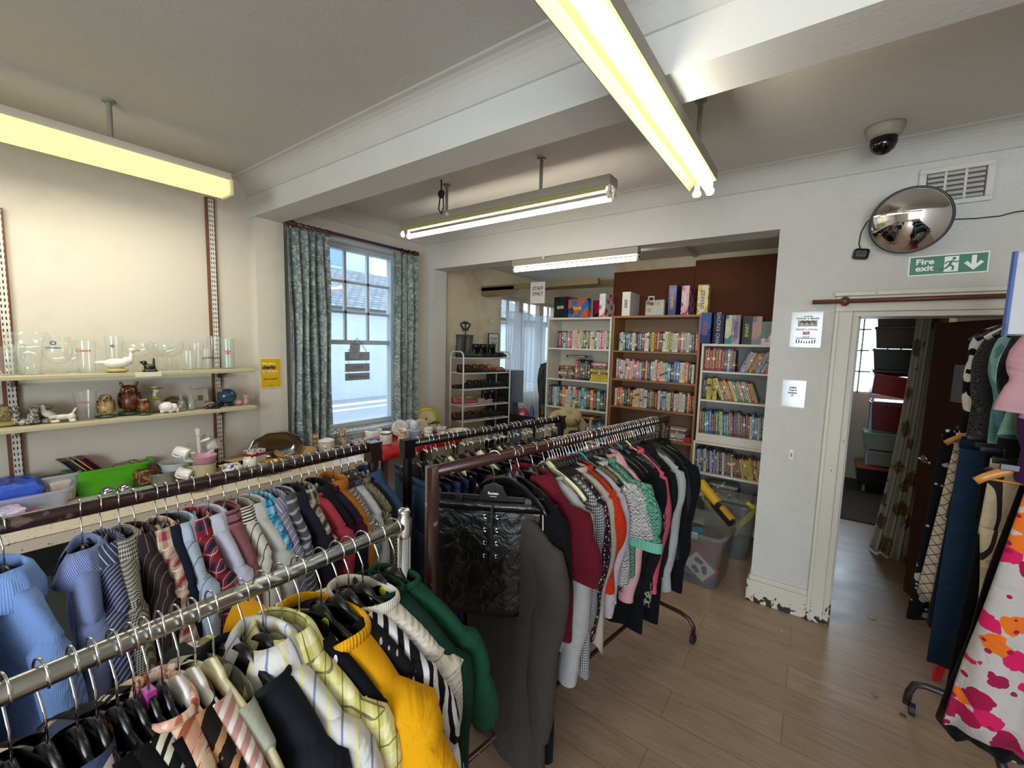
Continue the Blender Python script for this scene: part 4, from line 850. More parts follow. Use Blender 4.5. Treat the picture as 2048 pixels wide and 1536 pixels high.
for y in (q0.y+.07, q1.y-.09): k = MB(); k.cyl((-.06, y, 0), .011, .12, ax='x'); k.cyl((-.115, y, 0), .03, .012, ax='x'); k.build('bracket', pw2, pole)
rg = None
for i, y in enumerate((.09, .15, .19, .24, .30, .33)): MB().tube([(.024*cos(a*pi/8), q0.y+y, -.008+.024*sin(a*pi/8)) for a in range(16)], .004, 6, close=True).build('ring', pw2, pole, smooth=True)
for y in (.05, .1, .19): MB().tube([(.024*cos(a*pi/8), q1.y-y, -.008+.024*sin(a*pi/8)) for a in range(16)], .004, 6, close=True).build('ring', pw2, pole, smooth=True)
c1 = thing('curtain', 'teal grey floral curtain drawn to the left of the sash window', 'curtain', (-3.41, 0, 0), 0, 'floral curtains at the sash window')
curtain(c1, m_cur, 0, P(577, 600, X=-3.41).y, P(655, 600, X=-3.41).y+.015, .74, zp-.035, 5, .032, 0, 3)
c2 = thing('curtain', 'teal grey floral curtain drawn to the right of the sash window', 'curtain', (-3.41, 0, 0), 0, 'floral curtains at the sash window')
curtain(c2, m_cur, 0, P(789, 600, X=-3.41).y, P(835, 600, X=-3.41).y, .74, zp-.035, 4, .03, 0, 5)
# hanging wooden sign on the glass
wy = P(715, 715, X=-3.69).y; hs = thing('hanging_sign', 'grey wooden three plank sign hanging inside the window glass', 'sign', (-3.69, wy, 0)); zt_ = P(715, 700, X=-3.69).z
pk = mat('9b9aa2', .7, wear=.3, name='grey_driftwood')
for i, (ya, yb) in enumerate(((704, 721), (727, 743), (746, 760))):
    za = P(715, ya, X=-3.69).z; zb = P(715, yb, X=-3.69).z; o = MB().b(-.006, .006, -.135, .135, zb, za); k = o.build('plank', pk, hs)
    text(('HOME *', '* WASH', 'NAPS & Lounge')[i], .04, mat('5a5b60', .6), k, (.0065, .0, (za+zb)/2), FL, sx=.8)
k = MB(); k.tube([(0, -.10, zt_-.01), (0, 0, zt_+.12), (0, .10, zt_-.01)], .003, 6)
for y in (-.1, .1): k.tube([(0, y, zt_), (0, y, zt_-.25)], .0018, 5)
k.build('cord', mat('5b4f45'), hs)
pc = thing('hanging_card', 'small grey poem card hanging over the wooden plank sign', 'card', (-3.675, wy-.04, zt_-.0), (rad(-6), 0, 0)); MB().b(-.002, .002, -.055, .055, -.085, .075).build('card', mat('a0a2a8', .6), pc)
text('FRIENDS', .018, mat('3c3d42'), pc, (.0028, 0, .055), FL); k = MB()
for i in range(6): k.b(.002, .0028, -.03, .035, .03-i*.013, .032-i*.013)
k.build('printed_lines', mat('55565b'), pc); MB().tube([(0, 0, .075), (0, .01, .12)], .0015, 5).build('string', mat('5b4f45'), pc)
# ================================================================ wall shelving left
sx0, sx1, m_sh = XL, -3.31, mat('b0a98a', .5, wear=.25, name='cream_melamine')
def strip_mat():
    t = NT('slotted_steel'); x, y, z = t.xyz(); f = t.ma('MULTIPLY', t.lt(t.fr(z, 31), .5), t.ma('GREATER_THAN', t.ma('SINE', t.ma('MULTIPLY', y, 2*pi/.0135)), .3))
    return t.fin(t.mix(f, lin('c9c5ba'), lin('24201d')), .4)
m_slot = strip_mat(); m_bat = mat('6d3f28', .55, wear=.3, name='stained_batten')
for i, (px_, lb) in enumerate(((7.6, 'brown batten with slotted steel shelf upright at the far left'), (430, 'brown batten with slotted steel shelf upright near the pier'))):
    y = P(px_, 600, X=-3.53).y; u = thing('shelf_upright', lb, 'shelf upright', (XL, y, 0)); z1 = 2.36 if i == 0 else P(430, 397, X=-3.53).z
    MB().b(.001, .02, -.032, .025, .75, z1).build('batten', m_bat, u); MB().b(.02, .026, -.016, .016, .78, z1-.01).build('slotted_strip', m_slot, u)
for k, zt_ in enumerate((1.485, 1.215)):
    s = thing('shelf', ('upper cream wall shelf carrying drinking glasses', 'lower cream wall shelf carrying animal ornaments')[k], 'shelf', (XL, 0, zt_))
    MB().b(.03, .25+.01*k, -1.3, 1.385, -.022, 0).build('board', m_sh, s, bevel=.003)
    for px_ in (7.6, 430):
        y = P(px_, 600, X=-3.53).y; b = MB(); b.prism([(.024, -.022), (.19, -.022), (.19, -.032), (.03, -.075), (.024, -.075)], -.004, .004, Matrix.Identity(3), (0, y, 0)); b.build('bracket', black, s)
tag(MB().b(-3.312, -3.306, P(270, 745, X=-3.31).y, P(323, 745, X=-3.31).y, 1.46, 1.487).build('price_strip', mat('cfcaa8', .4)), 'pale paper strip stuck along the upper shelf edge below the black dog', 'strip')
# ---- glasses on the upper shelf
gl = glassy('fbfdfc', .02, .05, 'drinking_glass'); GG = 'drinking glasses on the upper shelf'
def turn(prof, th=.0025):
    o = [(r, z) for r, z in prof]; inn = [(max(.0005, r-th), z+(th if i == 0 else 0)) for i, (r, z) in enumerate(prof)]
    return [(0.0005, prof[0][1])]+o+inn[::-1]+[(0.0005, prof[0][1]+th)]
def glass(x, lab, prof, sX=-3.43, z=1.485, txt=None, m=None, name='drinking_glass', cat='glass', grp=GG, handle=False, stem=None):
    y = P(x, 740, X=sX).y if z > 1.4 else P(x, 840, X=sX).y
    g = thing(name, lab, cat, (sX, y, z), rad(90)-rad(20), grp)
    b = MB(); 
    if stem: b.lathe([(.0005, 0), (stem[0], .001), (stem[0]*.9, .004), (.006, .012), (.0045, stem[1]*.6), (.007, stem[1]), (.0005, stem[1]+.002)], n=24)
    b.lathe([(0.0005, prof[0][1])]+list(prof), n=28); b.build('bowl' if stem else 'glass_body', m or gl, g, smooth=True)
    if handle: MB().tube([(prof[1][0]-.002, 0, .1), (prof[1][0]+.035, 0, .09), (prof[1][0]+.035, 0, .045), (prof[1][0]-.002, 0, .035)], .006, 8).build('handle', m or gl, g, smooth=True)
    if txt:
        for (s_, sz, c_, zz) in txt: text(s_, sz, mat(c_), g, (0, -max(r for r, _ in prof)*1.0-.001, zz), FA, bold=.0005)
    return g
glass(8, 'glass tankard with a handle at the far left of the upper shelf', [(.04, 0), (.042, .005), (.044, .15)], handle=True)
glass(34, 'tall slim beer glass standing behind the large balloon goblet', [(.028, 0), (.03, .01), (.038, .16)], -3.5)
glass(62, 'huge balloon goblet with a flared bowl and thick base', [(.05, 0), (.035, .012), (.04, .05), (.046, .09), (.05, .12), (.078, .14), (.088, .17), (.082, .205), (.07, .228)], )
glass(118, 'tulip shaped beer goblet with a blue crest, second goblet on the shelf', [(.008, .055), (.03, .06), (.055, .09), (.063, .13), (.056, .175), (.05, .205)], stem=(.04, .055), txt=(('o', .05, '2c3556', .175), ('LOWENBRAU', .011, '2c3556', .145)))
glass(174, 'heavy beer tumbler with red script lettering', [(.036, 0), (.037, .01), (.039, .06), (.047, .185)], txt=(('Coors', .024, 'a02a2e', .13),))
glass(148, 'small curved wine glass behind the red lettered tumbler', [(.006, .06), (.03, .075), (.038, .11), (.034, .14)], -3.52, stem=(.032, .06))
glass(231, 'straight pint glass with dark round badge and gold rim', [(.034, 0), (.035, .01), (.043, .215)], -3.5, txt=(('*', .05, '26262e', .145),))
glass(279, 'wide champagne coupe left of the pair of coupes', [(.006, .085), (.04, .1), (.07, .13), (.078, .165), (.07, .19)], stem=(.042, .085))
glass(322, 'wide champagne coupe standing behind its twin', [(.006, .085), (.04, .1), (.07, .13), (.078, .165), (.07, .19)], -3.5, stem=(.042, .085))
glass(340, 'wide champagne coupe in front, right of the black dog', [(.006, .085), (.04, .1), (.07, .13), (.078, .165), (.07, .19)], -3.41, stem=(.042, .085))
glass(363, 'tiny shot glass between the coupes and the ribbed tumbler', [(.02, 0), (.022, .01), (.028, .055)], -3.45)
glass(378, 'ribbed whisky tumbler beside the tiny shot glass', [(.036, 0), (.037, .01), (.042, .13)], -3.4)
glass(395, 'plain tall water glass behind the ribbed tumbler', [(.032, 0), (.033, .01), (.042, .18)], -3.5)
glass(414, 'half pint glass with dark sideways lettering', [(.028, 0), (.03, .01), (.034, .14)], -3.43, txt=(('JOHN', .016, '2a2c33', .08),))
glass(429, 'tall glass wrapped in clear plastic next to the upright', [(.03, 0), (.032, .01), (.04, .23)], -3.45, txt=(('TANKARD', .014, '22242a', .08),))
glass(457, 'straight lager glass with two red stars at the shelf end', [(.04, 0), (.04, .01), (.042, .215)], -3.44, m=glassy('e8f2ee', .05, .14, 'frosted_glass'), txt=(('*', .09, 'b01c26', .1), ))
# ---- ornaments (ellipsoid modelled and skinned together)
def orn(x, z, lab, name, parts, X=-3.43, rz=0, sc=1.0, cat='ornament', grp=None):
    y = P(x, 740 if z > 1.4 else 840, X=X).y; o = thing(name, lab, cat, (X, y, z), rad(70)+rz, grp or ('ornaments on the upper shelf' if z > 1.4 else 'animal ornaments on the lower shelf')); o.scale = (sc,)*3
    for (pn, c_, els, rm) in parts:
        b = MB()
        for e in els: b.ell(e[:3], e[3:6], 14, Euler(e[6]).to_matrix() if len(e) > 6 else None)
        b.build(pn, c_ if not isinstance(c_, str) else mat(c_, .22, wear=.35), o, smooth=True, remesh=rm)
    return o
def spot(c, c2, s=60, th=.5, rough=.25):
    t = NT('glazed_'+c); n_ = t.noise(s, 3, 1)[0]; return t.fin(t.mix(t.ma('GREATER_THAN', n_, th), lin(c), lin(c2)), rough)
orn(233, 1.485, 'white porcelain swan on a mossy base', 'swan_ornament', [('body', 'd9d5c6', [(0, 0, .055, .06, .03, .03), (.05, 0, .07, .03, .022, .025), (.07, 0, .1, .012, .011, .035), (.075, 0, .135, .017, .014, .014), (-.06, 0, .06, .035, .02, .012)], .004), ('beak', '8a7a4a', [(.098, 0, .133, .016, .006, .004)], 0), ('base', 'a39b52', [(0, 0, .014, .055, .032, .016)], 0)], X=-3.37, sc=1.0)
orn(300, 1.485, 'small black terrier dog figure in front of the coupes', 'dog_ornament', [('body', '101112', [(0, 0, .03, .03, .016, .018), (-.025, 0, .055, .014, .012, .016), (-.035, 0, .06, .014, .008, .007), (.02, 0, .06, .007, .006, .03), (-.02, 0, .012, .01, .01, .014), (.022, 0, .012, .012, .012, .014), (0, 0, .006, .042, .022, .007)], .0035)], X=-3.35)
def owl(x, lab, c1, c2, sc, X=-3.41, horns=False, base='3b4a34'):
    els = [(0, 0, .07, .042, .036, .055), (0, -.003, .125, .036, .032, .03)]
    if horns: els += [(-.028, 0, .155, .008, .006, .018, (0, -.4, 0)), (.028, 0, .155, .008, .006, .018, (0, .4, 0))]
    o = orn(x, 1.215, lab, 'owl_ornament', [('body', spot(c1, c2, 45, .52), els, .004), ('wing', c2, [(-.037, .004, .075, .01, .024, .042)], 0), ('wing', c2, [(.037, .004, .075, .01, .024, .042)], 0),
        ('eye', 'b59a68', [(-.014, -.028, .13, .012, .006, .009, (0, .4, 0))], 0), ('eye', 'b59a68', [(.014, -.028, .13, .012, .006, .009, (0, -.4, 0))], 0), ('pupil', '0e0b09', [(-.014, -.036, .13, .006, .003, .006)], 0), ('pupil', '0e0b09', [(.014, -.036, .13, .006, .003, .006)], 0),
        ('beak', '4b3218', [(0, -.037, .118, .005, .006, .009)], 0), ('base', base, [(0, 0, .01, .05, .038, .014)], 0)], X=X, sc=sc); return o
owl(213, 'cream round owl ornament on a green base', 'b79b6c', '7c6038', .92)
owl(262, 'large dark brown horned owl ornament, tallest animal on the shelf', '6e3618', '3e1a0c', 1.22, -3.44, True)
owl(290, 'small brown owl ornament at the foot of the large owl', '7f4e2c', '3b2114', .72, -3.37)
orn(4, 1.215, 'brown and yellow bird ornament at the left edge', 'bird_ornament', [('body', spot('6e5a42', 'a8925a'), [(0, 0, .06, .04, .03, .035), (.01, 0, .1, .02, .018, .02)], .004), ('base', 'a69a4c', [(0, 0, .016, .055, .035, .018)], 0)])
orn(50, 1.215, 'grey and white badger family ornament beside the slotted upright', 'badger_ornament', [('body', spot('a8a090', '4a443c', 80), [(-.03, 0, .045, .02, .02, .035), (-.03, 0, .09, .018, .017, .018), (.03, 0, .04, .024, .02, .03), (.035, -.005, .08, .02, .018, .018), (0, 0, .02, .06, .03, .02)], .004)], X=-3.41)
orn(85, 1.215, 'speckled mushroom house ornament with a tan roof', 'mushroom_ornament', [('roof', '9c8c74', [(0, 0, .085, .045, .035, .022)], 0), ('house', spot('8b8272', '5a5246', 70), [(0, 0, .04, .03, .026, .04)], 0)], X=-3.46)
orn(98, 1.215, 'white duck with a dark bill ornament leaning over the kittens', 'duck_ornament', [('body', 'cfc9ba', [(0, 0, .05, .03, .02, .02, (0, .5, 0)), (-.02, 0, .075, .012, .01, .03), (.02, 0, .04, .018, .016, .014)], .004), ('bill', '6e5d42', [(.035, 0, .03, .014, .008, .005)], 0), ('base', spot('8b8272', '5a5246', 70), [(0, 0, .015, .04, .03, .016)], 0)], X=-3.41)
orn(126, 1.215, 'white crouching terrier ornament with a raised tail', 'dog_ornament', [('body', 'cdc5b4', [(0, 0, .035, .04, .018, .018), (-.04, 0, .035, .018, .014, .014), (.035, 0, .03, .018, .018, .022), (-.03, -.01, .01, .024, .007, .008), (.04, -.01, .01, .016, .008, .01), (.048, 0, .065, .006, .005, .02, (0, .5, 0))], .003), ('back_patch', '4d4740', [(0, 0, .046, .03, .014, .01)], 0)], X=-3.38)
glass(173, 'flared tumbler with red banner lettering on the lower shelf', [(.034, 0), (.036, .01), (.04, .06), (.052, .17)], -3.38, 1.215, txt=(('amstel', .02, 'a02036', .11),), grp='animal ornaments on the lower shelf')
orn(314, 1.215, 'white duck ornament in a blue brimmed hat and yellow bow', 'duck_ornament', [('body', 'cfc9ad', [(0, 0, .05, .034, .03, .045), (-.004, 0, .105, .012, .012, .035), (.004, 0, .14, .018, .016, .016)], .004), ('hat_brim', '53707c', [(0, 0, .155, .045, .03, .004)], 0), ('hat_crown', 'bdb24e', [(0, 0, .163, .022, .018, .01)], 0), ('bow', 'd0bd3c', [(0, -.018, .092, .02, .01, .012)], 0), ('beak', 'c08a2a', [(.03, -.004, .132, .018, .006, .004)], 0)], X=-3.45)
orn(346, 1.215, 'brown snail shaped teapot behind the white elephant', 'snail_ornament', [('body', '5d4c30', [(0, 0, .05, .045, .03, .042), (.035, 0, .06, .014, .012, .014)], .004)], X=-3.49)
orn(338, 1.215, 'small white elephant ornament with curled trunk', 'elephant_ornament', [('body', 'dad6ca', [(-.01, 0, .04, .04, .028, .034), (.03, 0, .035, .02, .02, .026), (.046, 0, .018, .01, .01, .018), (-.03, 0, .012, .014, .02, .014), (.012, 0, .012, .014, .02, .014), (.005, -.022, .045, .02, .006, .022)], .003)], X=-3.37)
def bottle(x, X, lab, s=1):
    y = P(x, 840, X=X).y; g = thing('glass_decanter', lab, 'bottle', (X, y, 1.215), 0, 'animal ornaments on the lower shelf'); MB().lathe(turn([(.024*s, 0), (.026*s, .01), (.024*s, .06), (.01*s, .085), (.009*s, .12), (.013*s, .125)]), n=20).build('bottle_body', gl, g, smooth=True)
    MB().lathe([(.0005, .12), (.009, .125), (.016, .14), (.012, .155), (.0005, .163)], n=8).build('stopper', glassy('e6e2dc', .03, .2, 'stopper_glass'), g)
bottle(364, -3.38, 'glass cruet bottle with a faceted stopper, left one of two'); bottle(384, -3.4, 'glass cruet bottle with a faceted stopper, right one of two')
g = thing('photo_frame', 'frosted glass photo frame with a small emblem', 'frame', (-3.47, P(400, 840, X=-3.47).y, 1.216), (rad(0), rad(-10), 0)); MB().b(-.006, .006, -.062, .062, 0, .135).build('frosted_panel', glassy('d9d2c0', .2, .55, 'frosted_panel'), g, bevel=.006); MB().b(.006, .008, -.005, .025, .05, .085).build('emblem', mat('6b4f3a'), g)
orn(421, 1.215, 'small beige cottage ornament beneath the blue cat', 'cottage_ornament', [('walls', 'b5a687', [(0, 0, .02, .035, .02, .02)], 0), ('roof', '8a7c5e', [(-.01, 0, .036, .02, .02, .012)], 0)], X=-3.46)
orn(426, 1.215, 'shiny black mouse ornament crouching at the shelf edge', 'mouse_ornament', [('body', '0d0e10', [(0, 0, .02, .035, .02, .018), (-.03, 0, .012, .016, .012, .01), (.03, 0, .01, .02, .016, .01)], .003)], X=-3.36)
orn(453, 1.215, 'round blue glazed cat ornament with a grey face', 'cat_ornament', [('body', mat('2e4d5e', .12, wear=.3), [(.008, 0, .07, .062, .045, .055)], 0), ('head', '8c8378', [(-.035, -.02, .12, .026, .022, .02), (-.055, -.02, .138, .007, .005, .01), (-.015, -.02, .138, .007, .005, .01)], .003), ('foot', '15222b', [(.03, -.01, .012, .02, .02, .016)], 0), ('foot', '15222b', [(-.03, -.01, .012, .02, .02, .016)], 0)], X=-3.45)
orn(487, 1.215, 'pink teddy bear egg cup ornament at the end of the shelf', 'bear_ornament', [('cup', 'd79aa0', [(-.025, 0, .02, .024, .022, .02)], 0), ('bear', 'd79aa0', [(.02, 0, .025, .017, .015, .024), (.02, 0, .06, .016, .014, .015), (.008, 0, .073, .006, .004, .006), (.032, 0, .073, .006, .004, .006), (.01, -.01, .008, .01, .014, .008)], .003)], X=-3.42)
# ================================================================ table and crockery
TZ = .75
def oil(c, c2, s, dens, name):
    t = NT(name); w_ = t.vor(s, 1); r = t.ramp(w_['Color'], [(0, lin(c2)), (.5, lin('6e6a5a'))], True); return t.fin(t.mix(t.lt(w_['Distance'], dens), lin(c), r), .25)
m_oil = oil('c2b8a4', '7a4a40', 40, .16, 'speckled_oilcloth'); m_oil2 = oil('b7a892', '4a4038', 30, .16, 'terrazzo_edge')
tb = thing('table', 'long trestle table with pale speckled oilcloth under the glassware shelves', 'table', (-3.22, .65, 0), 0, 'display tables along the window wall')
MB().b(-.3, .3, -1.9, 1.52, .725, .744).build('tabletop', mat('7e6d52', .6), tb)
c = MB(); c.b(-.302, .304, -1.905, 1.525, .744, .75); c.b(.300, .304, -1.905, 1.525, .69, .75); c.b(-.302, .304, 1.521, 1.525, .63, .75); c.build('oilcloth', m_oil, tb, bevel=.002)
for x in (-.25, .25):
    for y in (-1.8, -.2, 1.42): MB().b(x-.02, x+.02, y-.02, y+.02, 0, .725).build('leg', mat('4a3a2c', .6), tb)
tb = thing('table', 'shorter table under the window covered with a glossy red cloth', 'table', (-3.2, 2.7, 0), 0, 'display tables along the window wall')
m_red = mat('a8121c', .22, name='red_oilcloth'); MB().b(-.3, .28, -.5, .48, .73, .748).build('tabletop', mat('7e6d52', .6), tb)
def rc(i, j):
    y = -.51+.99*i/40; prof = [(-.3, .751), (.0, .751), (.285, .751), (.292, .74), (.295+.004*sin(i*.9), .72), (.297+.006*sin(i*.9), .70)]; return (prof[j][0], y, prof[j][1])
MB().grid(rc, 40, 5).build('red_cloth', m_red, tb, smooth=True, sol=.0015)
for x in (-.25, .24):
    for y in (-.45, .43): MB().b(x-.02, x+.02, y-.02, y+.02, 0, .73).build('leg', mat('4a3a2c', .6), tb)
# dark stock under the tables
for i, (y, h_, c_, lb) in enumerate(((-.35, .42, '6e3a22', 'rust red folded blankets pile in a crate under the table'), (.22, .5, '2e3a2e', 'dark green storage crate under the table by the blankets'), (.8, .45, '3c3a3c', 'charcoal storage crate under the middle of the table'), (1.35, .52, '1c1a1c', 'black storage crate under the table nearest the pier'), (1.85, .4, '4c4238', 'brown cardboard box under the table below the curtain'))):
    k = thing('storage_crate', lb, 'crate', (-3.2, y, 0), 0, 'crates under the tables'); MB().b(-.2, .2, -.19, .19, 0, h_).build('crate_body', mat(c_, .6, wear=.4), k, bevel=.015); MB().b(-.21, .21, -.2, .2, h_-.02, h_+.012).build('rim', mat(c_, .5), k, bevel=.006)
def T(x, y, z=TZ):
    p = P(x, y, Z=z); p.x = max(-3.46, min(-2.97, p.x)); return p
def TX(px, X, py=885): return Vector((X, P(px, py, X=X).y, TZ+.001))
GT = 'crockery on the tables'
def ware(name, lab, cat, x, y, prof, m, part='body', handle=None, rz=0, lid=None, foot=None, n=32, th=.003, z=TZ+.001, tilt=None, grp=GT, at=None, sx=1, sy=1, hm=None):
    p = at or T(x, y, z); g = thing(name, lab, cat, (p.x, p.y, z if at is None else p.z), (0, 0, rz) if tilt is None else tilt, grp)
    MB().lathe(turn(prof, th), n=n, sx=sx, sy=sy).build(part, m, g, smooth=True)
    if handle:
        r, z0, z1, o_ = handle; MB().tube([(r-.002, 0, z1), (r+o_*.7, 0, z1+.002), (r+o_, 0, (z0+z1)/2+.006), (r+o_*.75, 0, z0+.004), (r-.002, 0, z0)], .0042, 8).build('handle', hm or m, g, smooth=True)
    return g
def cup(lab, x, y, m, r=.038, h=.07, rz=2.2, name='teacup', z=TZ+.001, at=None, tilt=None, flare=1.12): return ware(name, lab, 'cup', x, y, [(r*.62, 0), (r*.8, h*.12), (r, h*.5), (r*flare, h)], m, 'cup_body', (r*.97, h*.25, h*.82, .024), rz, z=z, at=at, tilt=tilt)
def mug(lab, x, y, m, r=.04, h=.09, rz=2.2, z=TZ+.001, at=None, tilt=None): return ware('mug', lab, 'mug', x, y, [(r*.95, 0), (r, h*.1), (r, h)], m, 'mug_body', (r, h*.2, h*.8, .026), rz, z=z, at=at, tilt=tilt)
def plate(lab, at, r, m, tilt=None, rz=0, name='plate', grp=GT):
    g = thing(name, lab, 'plate', at, tilt or (0, 0, rz), grp); MB().lathe([(.0005, 0), (r*.6, 0), (r*.66, .004), (r, .016), (r, .019), (r*.64, .008), (.0005, .005)], n=36).build('plate_disc', m, g, smooth=True); return g
cer = mat('d9d6ce', .15, name='white_china'); crm = mat('cabf9c', .2, name='cream_china'); bluer = mat('6b7f9a', .2)
def deco(c, c2, s, th=.34, c3=None, name='patterned_china'):
    t = NT(name); w_ = t.vor(s, 1); r = t.ramp(w_['Color'], [(0, lin(c2)), (.5, lin(c3 or c2))], True); return t.fin(t.mix(t.lt(w_['Distance'], th), lin(c), r), .16)
def bands(c, c2, k, d=.25, o=0):
    t = NT('banded_china'); x, y, z = t.xyz(); return t.fin(t.mix(t.lt(t.fr(t.ma('ADD', z, o), k), d), lin(c), lin(c2)), .16)
flor = deco('d8d3cc', 'a8505c', 60, .28, '5f7a52'); flor2 = deco('cfd0d6', '5a6aa0', 70, .3, '8a6a9a'); willow = deco('cfcdc4', '39508c', 40, .42)
# plastic and kitchen things, left half
def crumple(k, r, m, seed, name='wrapping', e=.45):
    def p(i, j):
        a = 2*pi*i/56; b = -pi/2+pi*j/28; v = Vector((sg(cos(a), e)*sg(cos(b), e), sg(sin(a), e)*sg(cos(b), e), sg(sin(b), .55)))
        d = 1+.16*(mn.noise(v*2.3+Vector((seed, 0, 0))))+.07*abs(mn.noise(v*6+Vector((0, seed, 0)))); return (v.x*r[0]*d, v.y*r[1]*d, max(.001, r[2]+v.z*r[2]*d))
    return MB().grid(p, 56, 28, True, uvf=lambda i, j: (.4*i/56, .2*j/28)).build(name, m, k, smooth=True)
def tub(name, lab, cat, x, y, w_, d_, h_, m, taper=.85, rimw=.012, rz=0, wall=.004, at=None, grp=None, rimm=None, z=TZ+.001):
    p = at or T(x, y, z); g = thing(name, lab, cat, (p.x, p.y, p.z if at is not None else z), rz, grp); b = MB()
    def rr(k, hh, s): return [(s*(w_/2-k), s2*(d_/2-k)) for s, s2 in ()]
    n = 40
    def sup(i, sx_, sy_): a = 2*pi*i/n; return (sx_*sg(cos(a), .35), sy_*sg(sin(a), .35))
    lv = [(taper, 0), (taper+.02, .004), (1, h_), (1+2*rimw/w_, h_), (1+2*rimw/w_, h_-.012), (1+2*rimw/w_-.02, h_-.012), (1-.0, h_-.004)]
    ot = [(taper, 0, 0), (1, h_, 0), ]
    def pt(i, j):
        s, z_, off = ((0.001, 0, 0), (taper, 0, 0), (1, h_-.012, 0), (1, h_-.012, rimw), (1, h_, rimw), (1, h_, -wall), (taper, wall, -wall), (.001, wall, 0))[j]
        u, v = sup(i, w_/2*s+off, d_/2*s+off); return (u, v, z_)
    b.grid(pt, n, 7, True); b.build('tub_body', m, g); return g
t = NT('lime_plastic'); mg = t.fin(lin('4fa318'), .35, Subsurface_Weight=0)
gt = T(212, 968); tub('plastic_tub', 'bright lime green plastic tub holding magazines', 'tub', 0, 0, .24, .38, .155, mg, .82, .014, at=Vector((gt.x-.09, gt.y, TZ+.001)), grp='baskets and tubs on the table')
mgc = ('22282a', '5c2c3c', '1f5a5a', 'c9b96a', '3c1c24', 'd2a27a', '7a2030', '1c2c4c', '8a2a34')
for i, c_ in enumerate(mgc):
    k = thing('magazine', 'glossy magazine leaning in the green tub, %s from the left' % nth(i+1), 'magazine', (gt.x-.09, gt.y-.065+i*.013, TZ+.03), (rad(38), 0, rad(6)), 'magazines in the green tub')
    MB().b(-.078, .078, -.003, .003, 0, .25).build('cover', mat(c_, .2, wear=.3), k)
k = thing('snack_bag', 'crinkled red brown foil bag at the right end of the green tub', 'bag', (gt.x-.08, gt.y+.1, TZ+.05), (0, 0, .3), 'baskets and tubs on the table'); crumple(k, (.07, .075, .05), fab('5c1f1a', 'print', 'b59a84', s=30, bump='leather', rough=.25), 3, 'foil', .7)
bp = T(100, 985); tub('laundry_basket', 'pale grey perforated plastic basket beside the lime tub', 'basket', 0, 0, .22, .30, .16, NT('grey_mesh_plastic').fin(lin('a9a9a6'), .4), .85, .01, at=Vector((bp.x-.07, bp.y-.05, TZ+.001)), grp='baskets and tubs on the table')
k = thing('folded_cloth', 'brown and grey folded papers inside the grey basket', 'papers', (bp.x-.07, bp.y-.05, TZ+.008), .2); MB().b(-.08, .08, -.11, .11, 0, .13).build('paper_stack', mat('7c6a60', .6, wear=.5), k, bevel=.01)
t0 = T(60, 925); k = tub('clear_tray', 'clear plastic tray of hair clips at the back of the table', 'tray', 0, 0, .2, .5, .1, glassy('dfe3ee', .1, .3, 'clear_plastic'), .9, .01, at=Vector((-3.42, .18, TZ+.001)), grp='baskets and tubs on the table')
for i in range(7):
    o = MB().tube([(-3.42+rnd.uniform(-.05, .05)+.03*cos(a*pi/5), -.0+i*.06+.03*sin(a*pi/5), TZ+.075+.01*sin(a+i)) for a in range(10)], .006, 6, close=True).build('hair_band', mat(('8a5a44', 'c59c84', '5e3a30')[i % 3], .3), smooth=True); tag(o, 'brown plastic hair band in the clear tray, %s from the left' % nth(i+1), 'hair band', 'hair bands in the clear tray')
wrap = fab('1c3590', 'print', '3a5bc0', s=7, duty=.62, bump='leather', rough=.12, sheen=0)
def bag(lab, x, y, r, m, dz=0): p = T(x, y); k = thing('packed_bag', lab, 'bag', (p.x, p.y, TZ+.002), rnd.uniform(0, .5), 'baskets and tubs on the table'); crumple(k, r, m, x)
bag('royal blue blanket packed in crinkled clear plastic', 28, 1015, (.09, .11, .085), wrap)
bag('pale blue plastic bag crumpled in front of the royal blue pack', 8, 1045, (.06, .07, .035), fab('8a9cc9', 'print', 'b9a9c0', s=9, bump='leather', rough=.15, sheen=0))
bag('brown dried flowers packed in a clear bag by the tub', 286, 965, (.06, .065, .055), fab('a08058', 'print', '5c3018', s=22, duty=.55, bump='leather', rough=.2, sheen=0))
p = T(48, 1030); tag(MB().tube([(p.x+.04*cos(a*pi/12), p.y+.04*sin(a*pi/12), TZ+.012) for a in range(24)], .011, 10, close=True).build('bangle', mat('c83a7c', .25), smooth=True), 'bright pink plastic ring lying by the blue packs', 'ring')
p = T(120, 1003); k = thing('soap_dispenser', 'cream plastic food box standing beside the grey basket', 'box', (p.x, p.y, TZ+.001), .2); MB().b(-.035, .035, -.045, .045, 0, .125).build('box_body', mat('d0bfae', .35), k, bevel=.015); MB().b(-.038, .038, -.047, .047, .1, .128).build('lid', mat('d9cbbb', .3), k, bevel=.01)
p = T(245, 995); k = thing('notebook', 'mint green spiral notebook lying flat at the table edge', 'notebook', (p.x, p.y, TZ+.002), rad(4)); MB().b(-.09, .05, -.16, .16, 0, .012).build('cover', mat('7fae90', .4), k); e = MB()
for i in range(14): e.tube([(-.09+i*.01, -.165, .006+.008), (-.09+i*.01, -.17, .006), (-.09+i*.01, -.165, -.0)], .0015, 5)
e.build('spiral_wire', steel, k)
for i in range(2): p2 = Vector((p.x-.02, p.y-.06+i*.075, TZ+.046)); o = MB().ell((0, 0, 0), (.034, .034, .031), 20).build('bauble', mat('b9bcc4', .08, 1, name='silver_bauble'), loc=p2, smooth=True); tag(o, ('left', 'right')[i]+' silver bauble in clear packaging on the mint notebook', 'bauble', 'silver baubles')
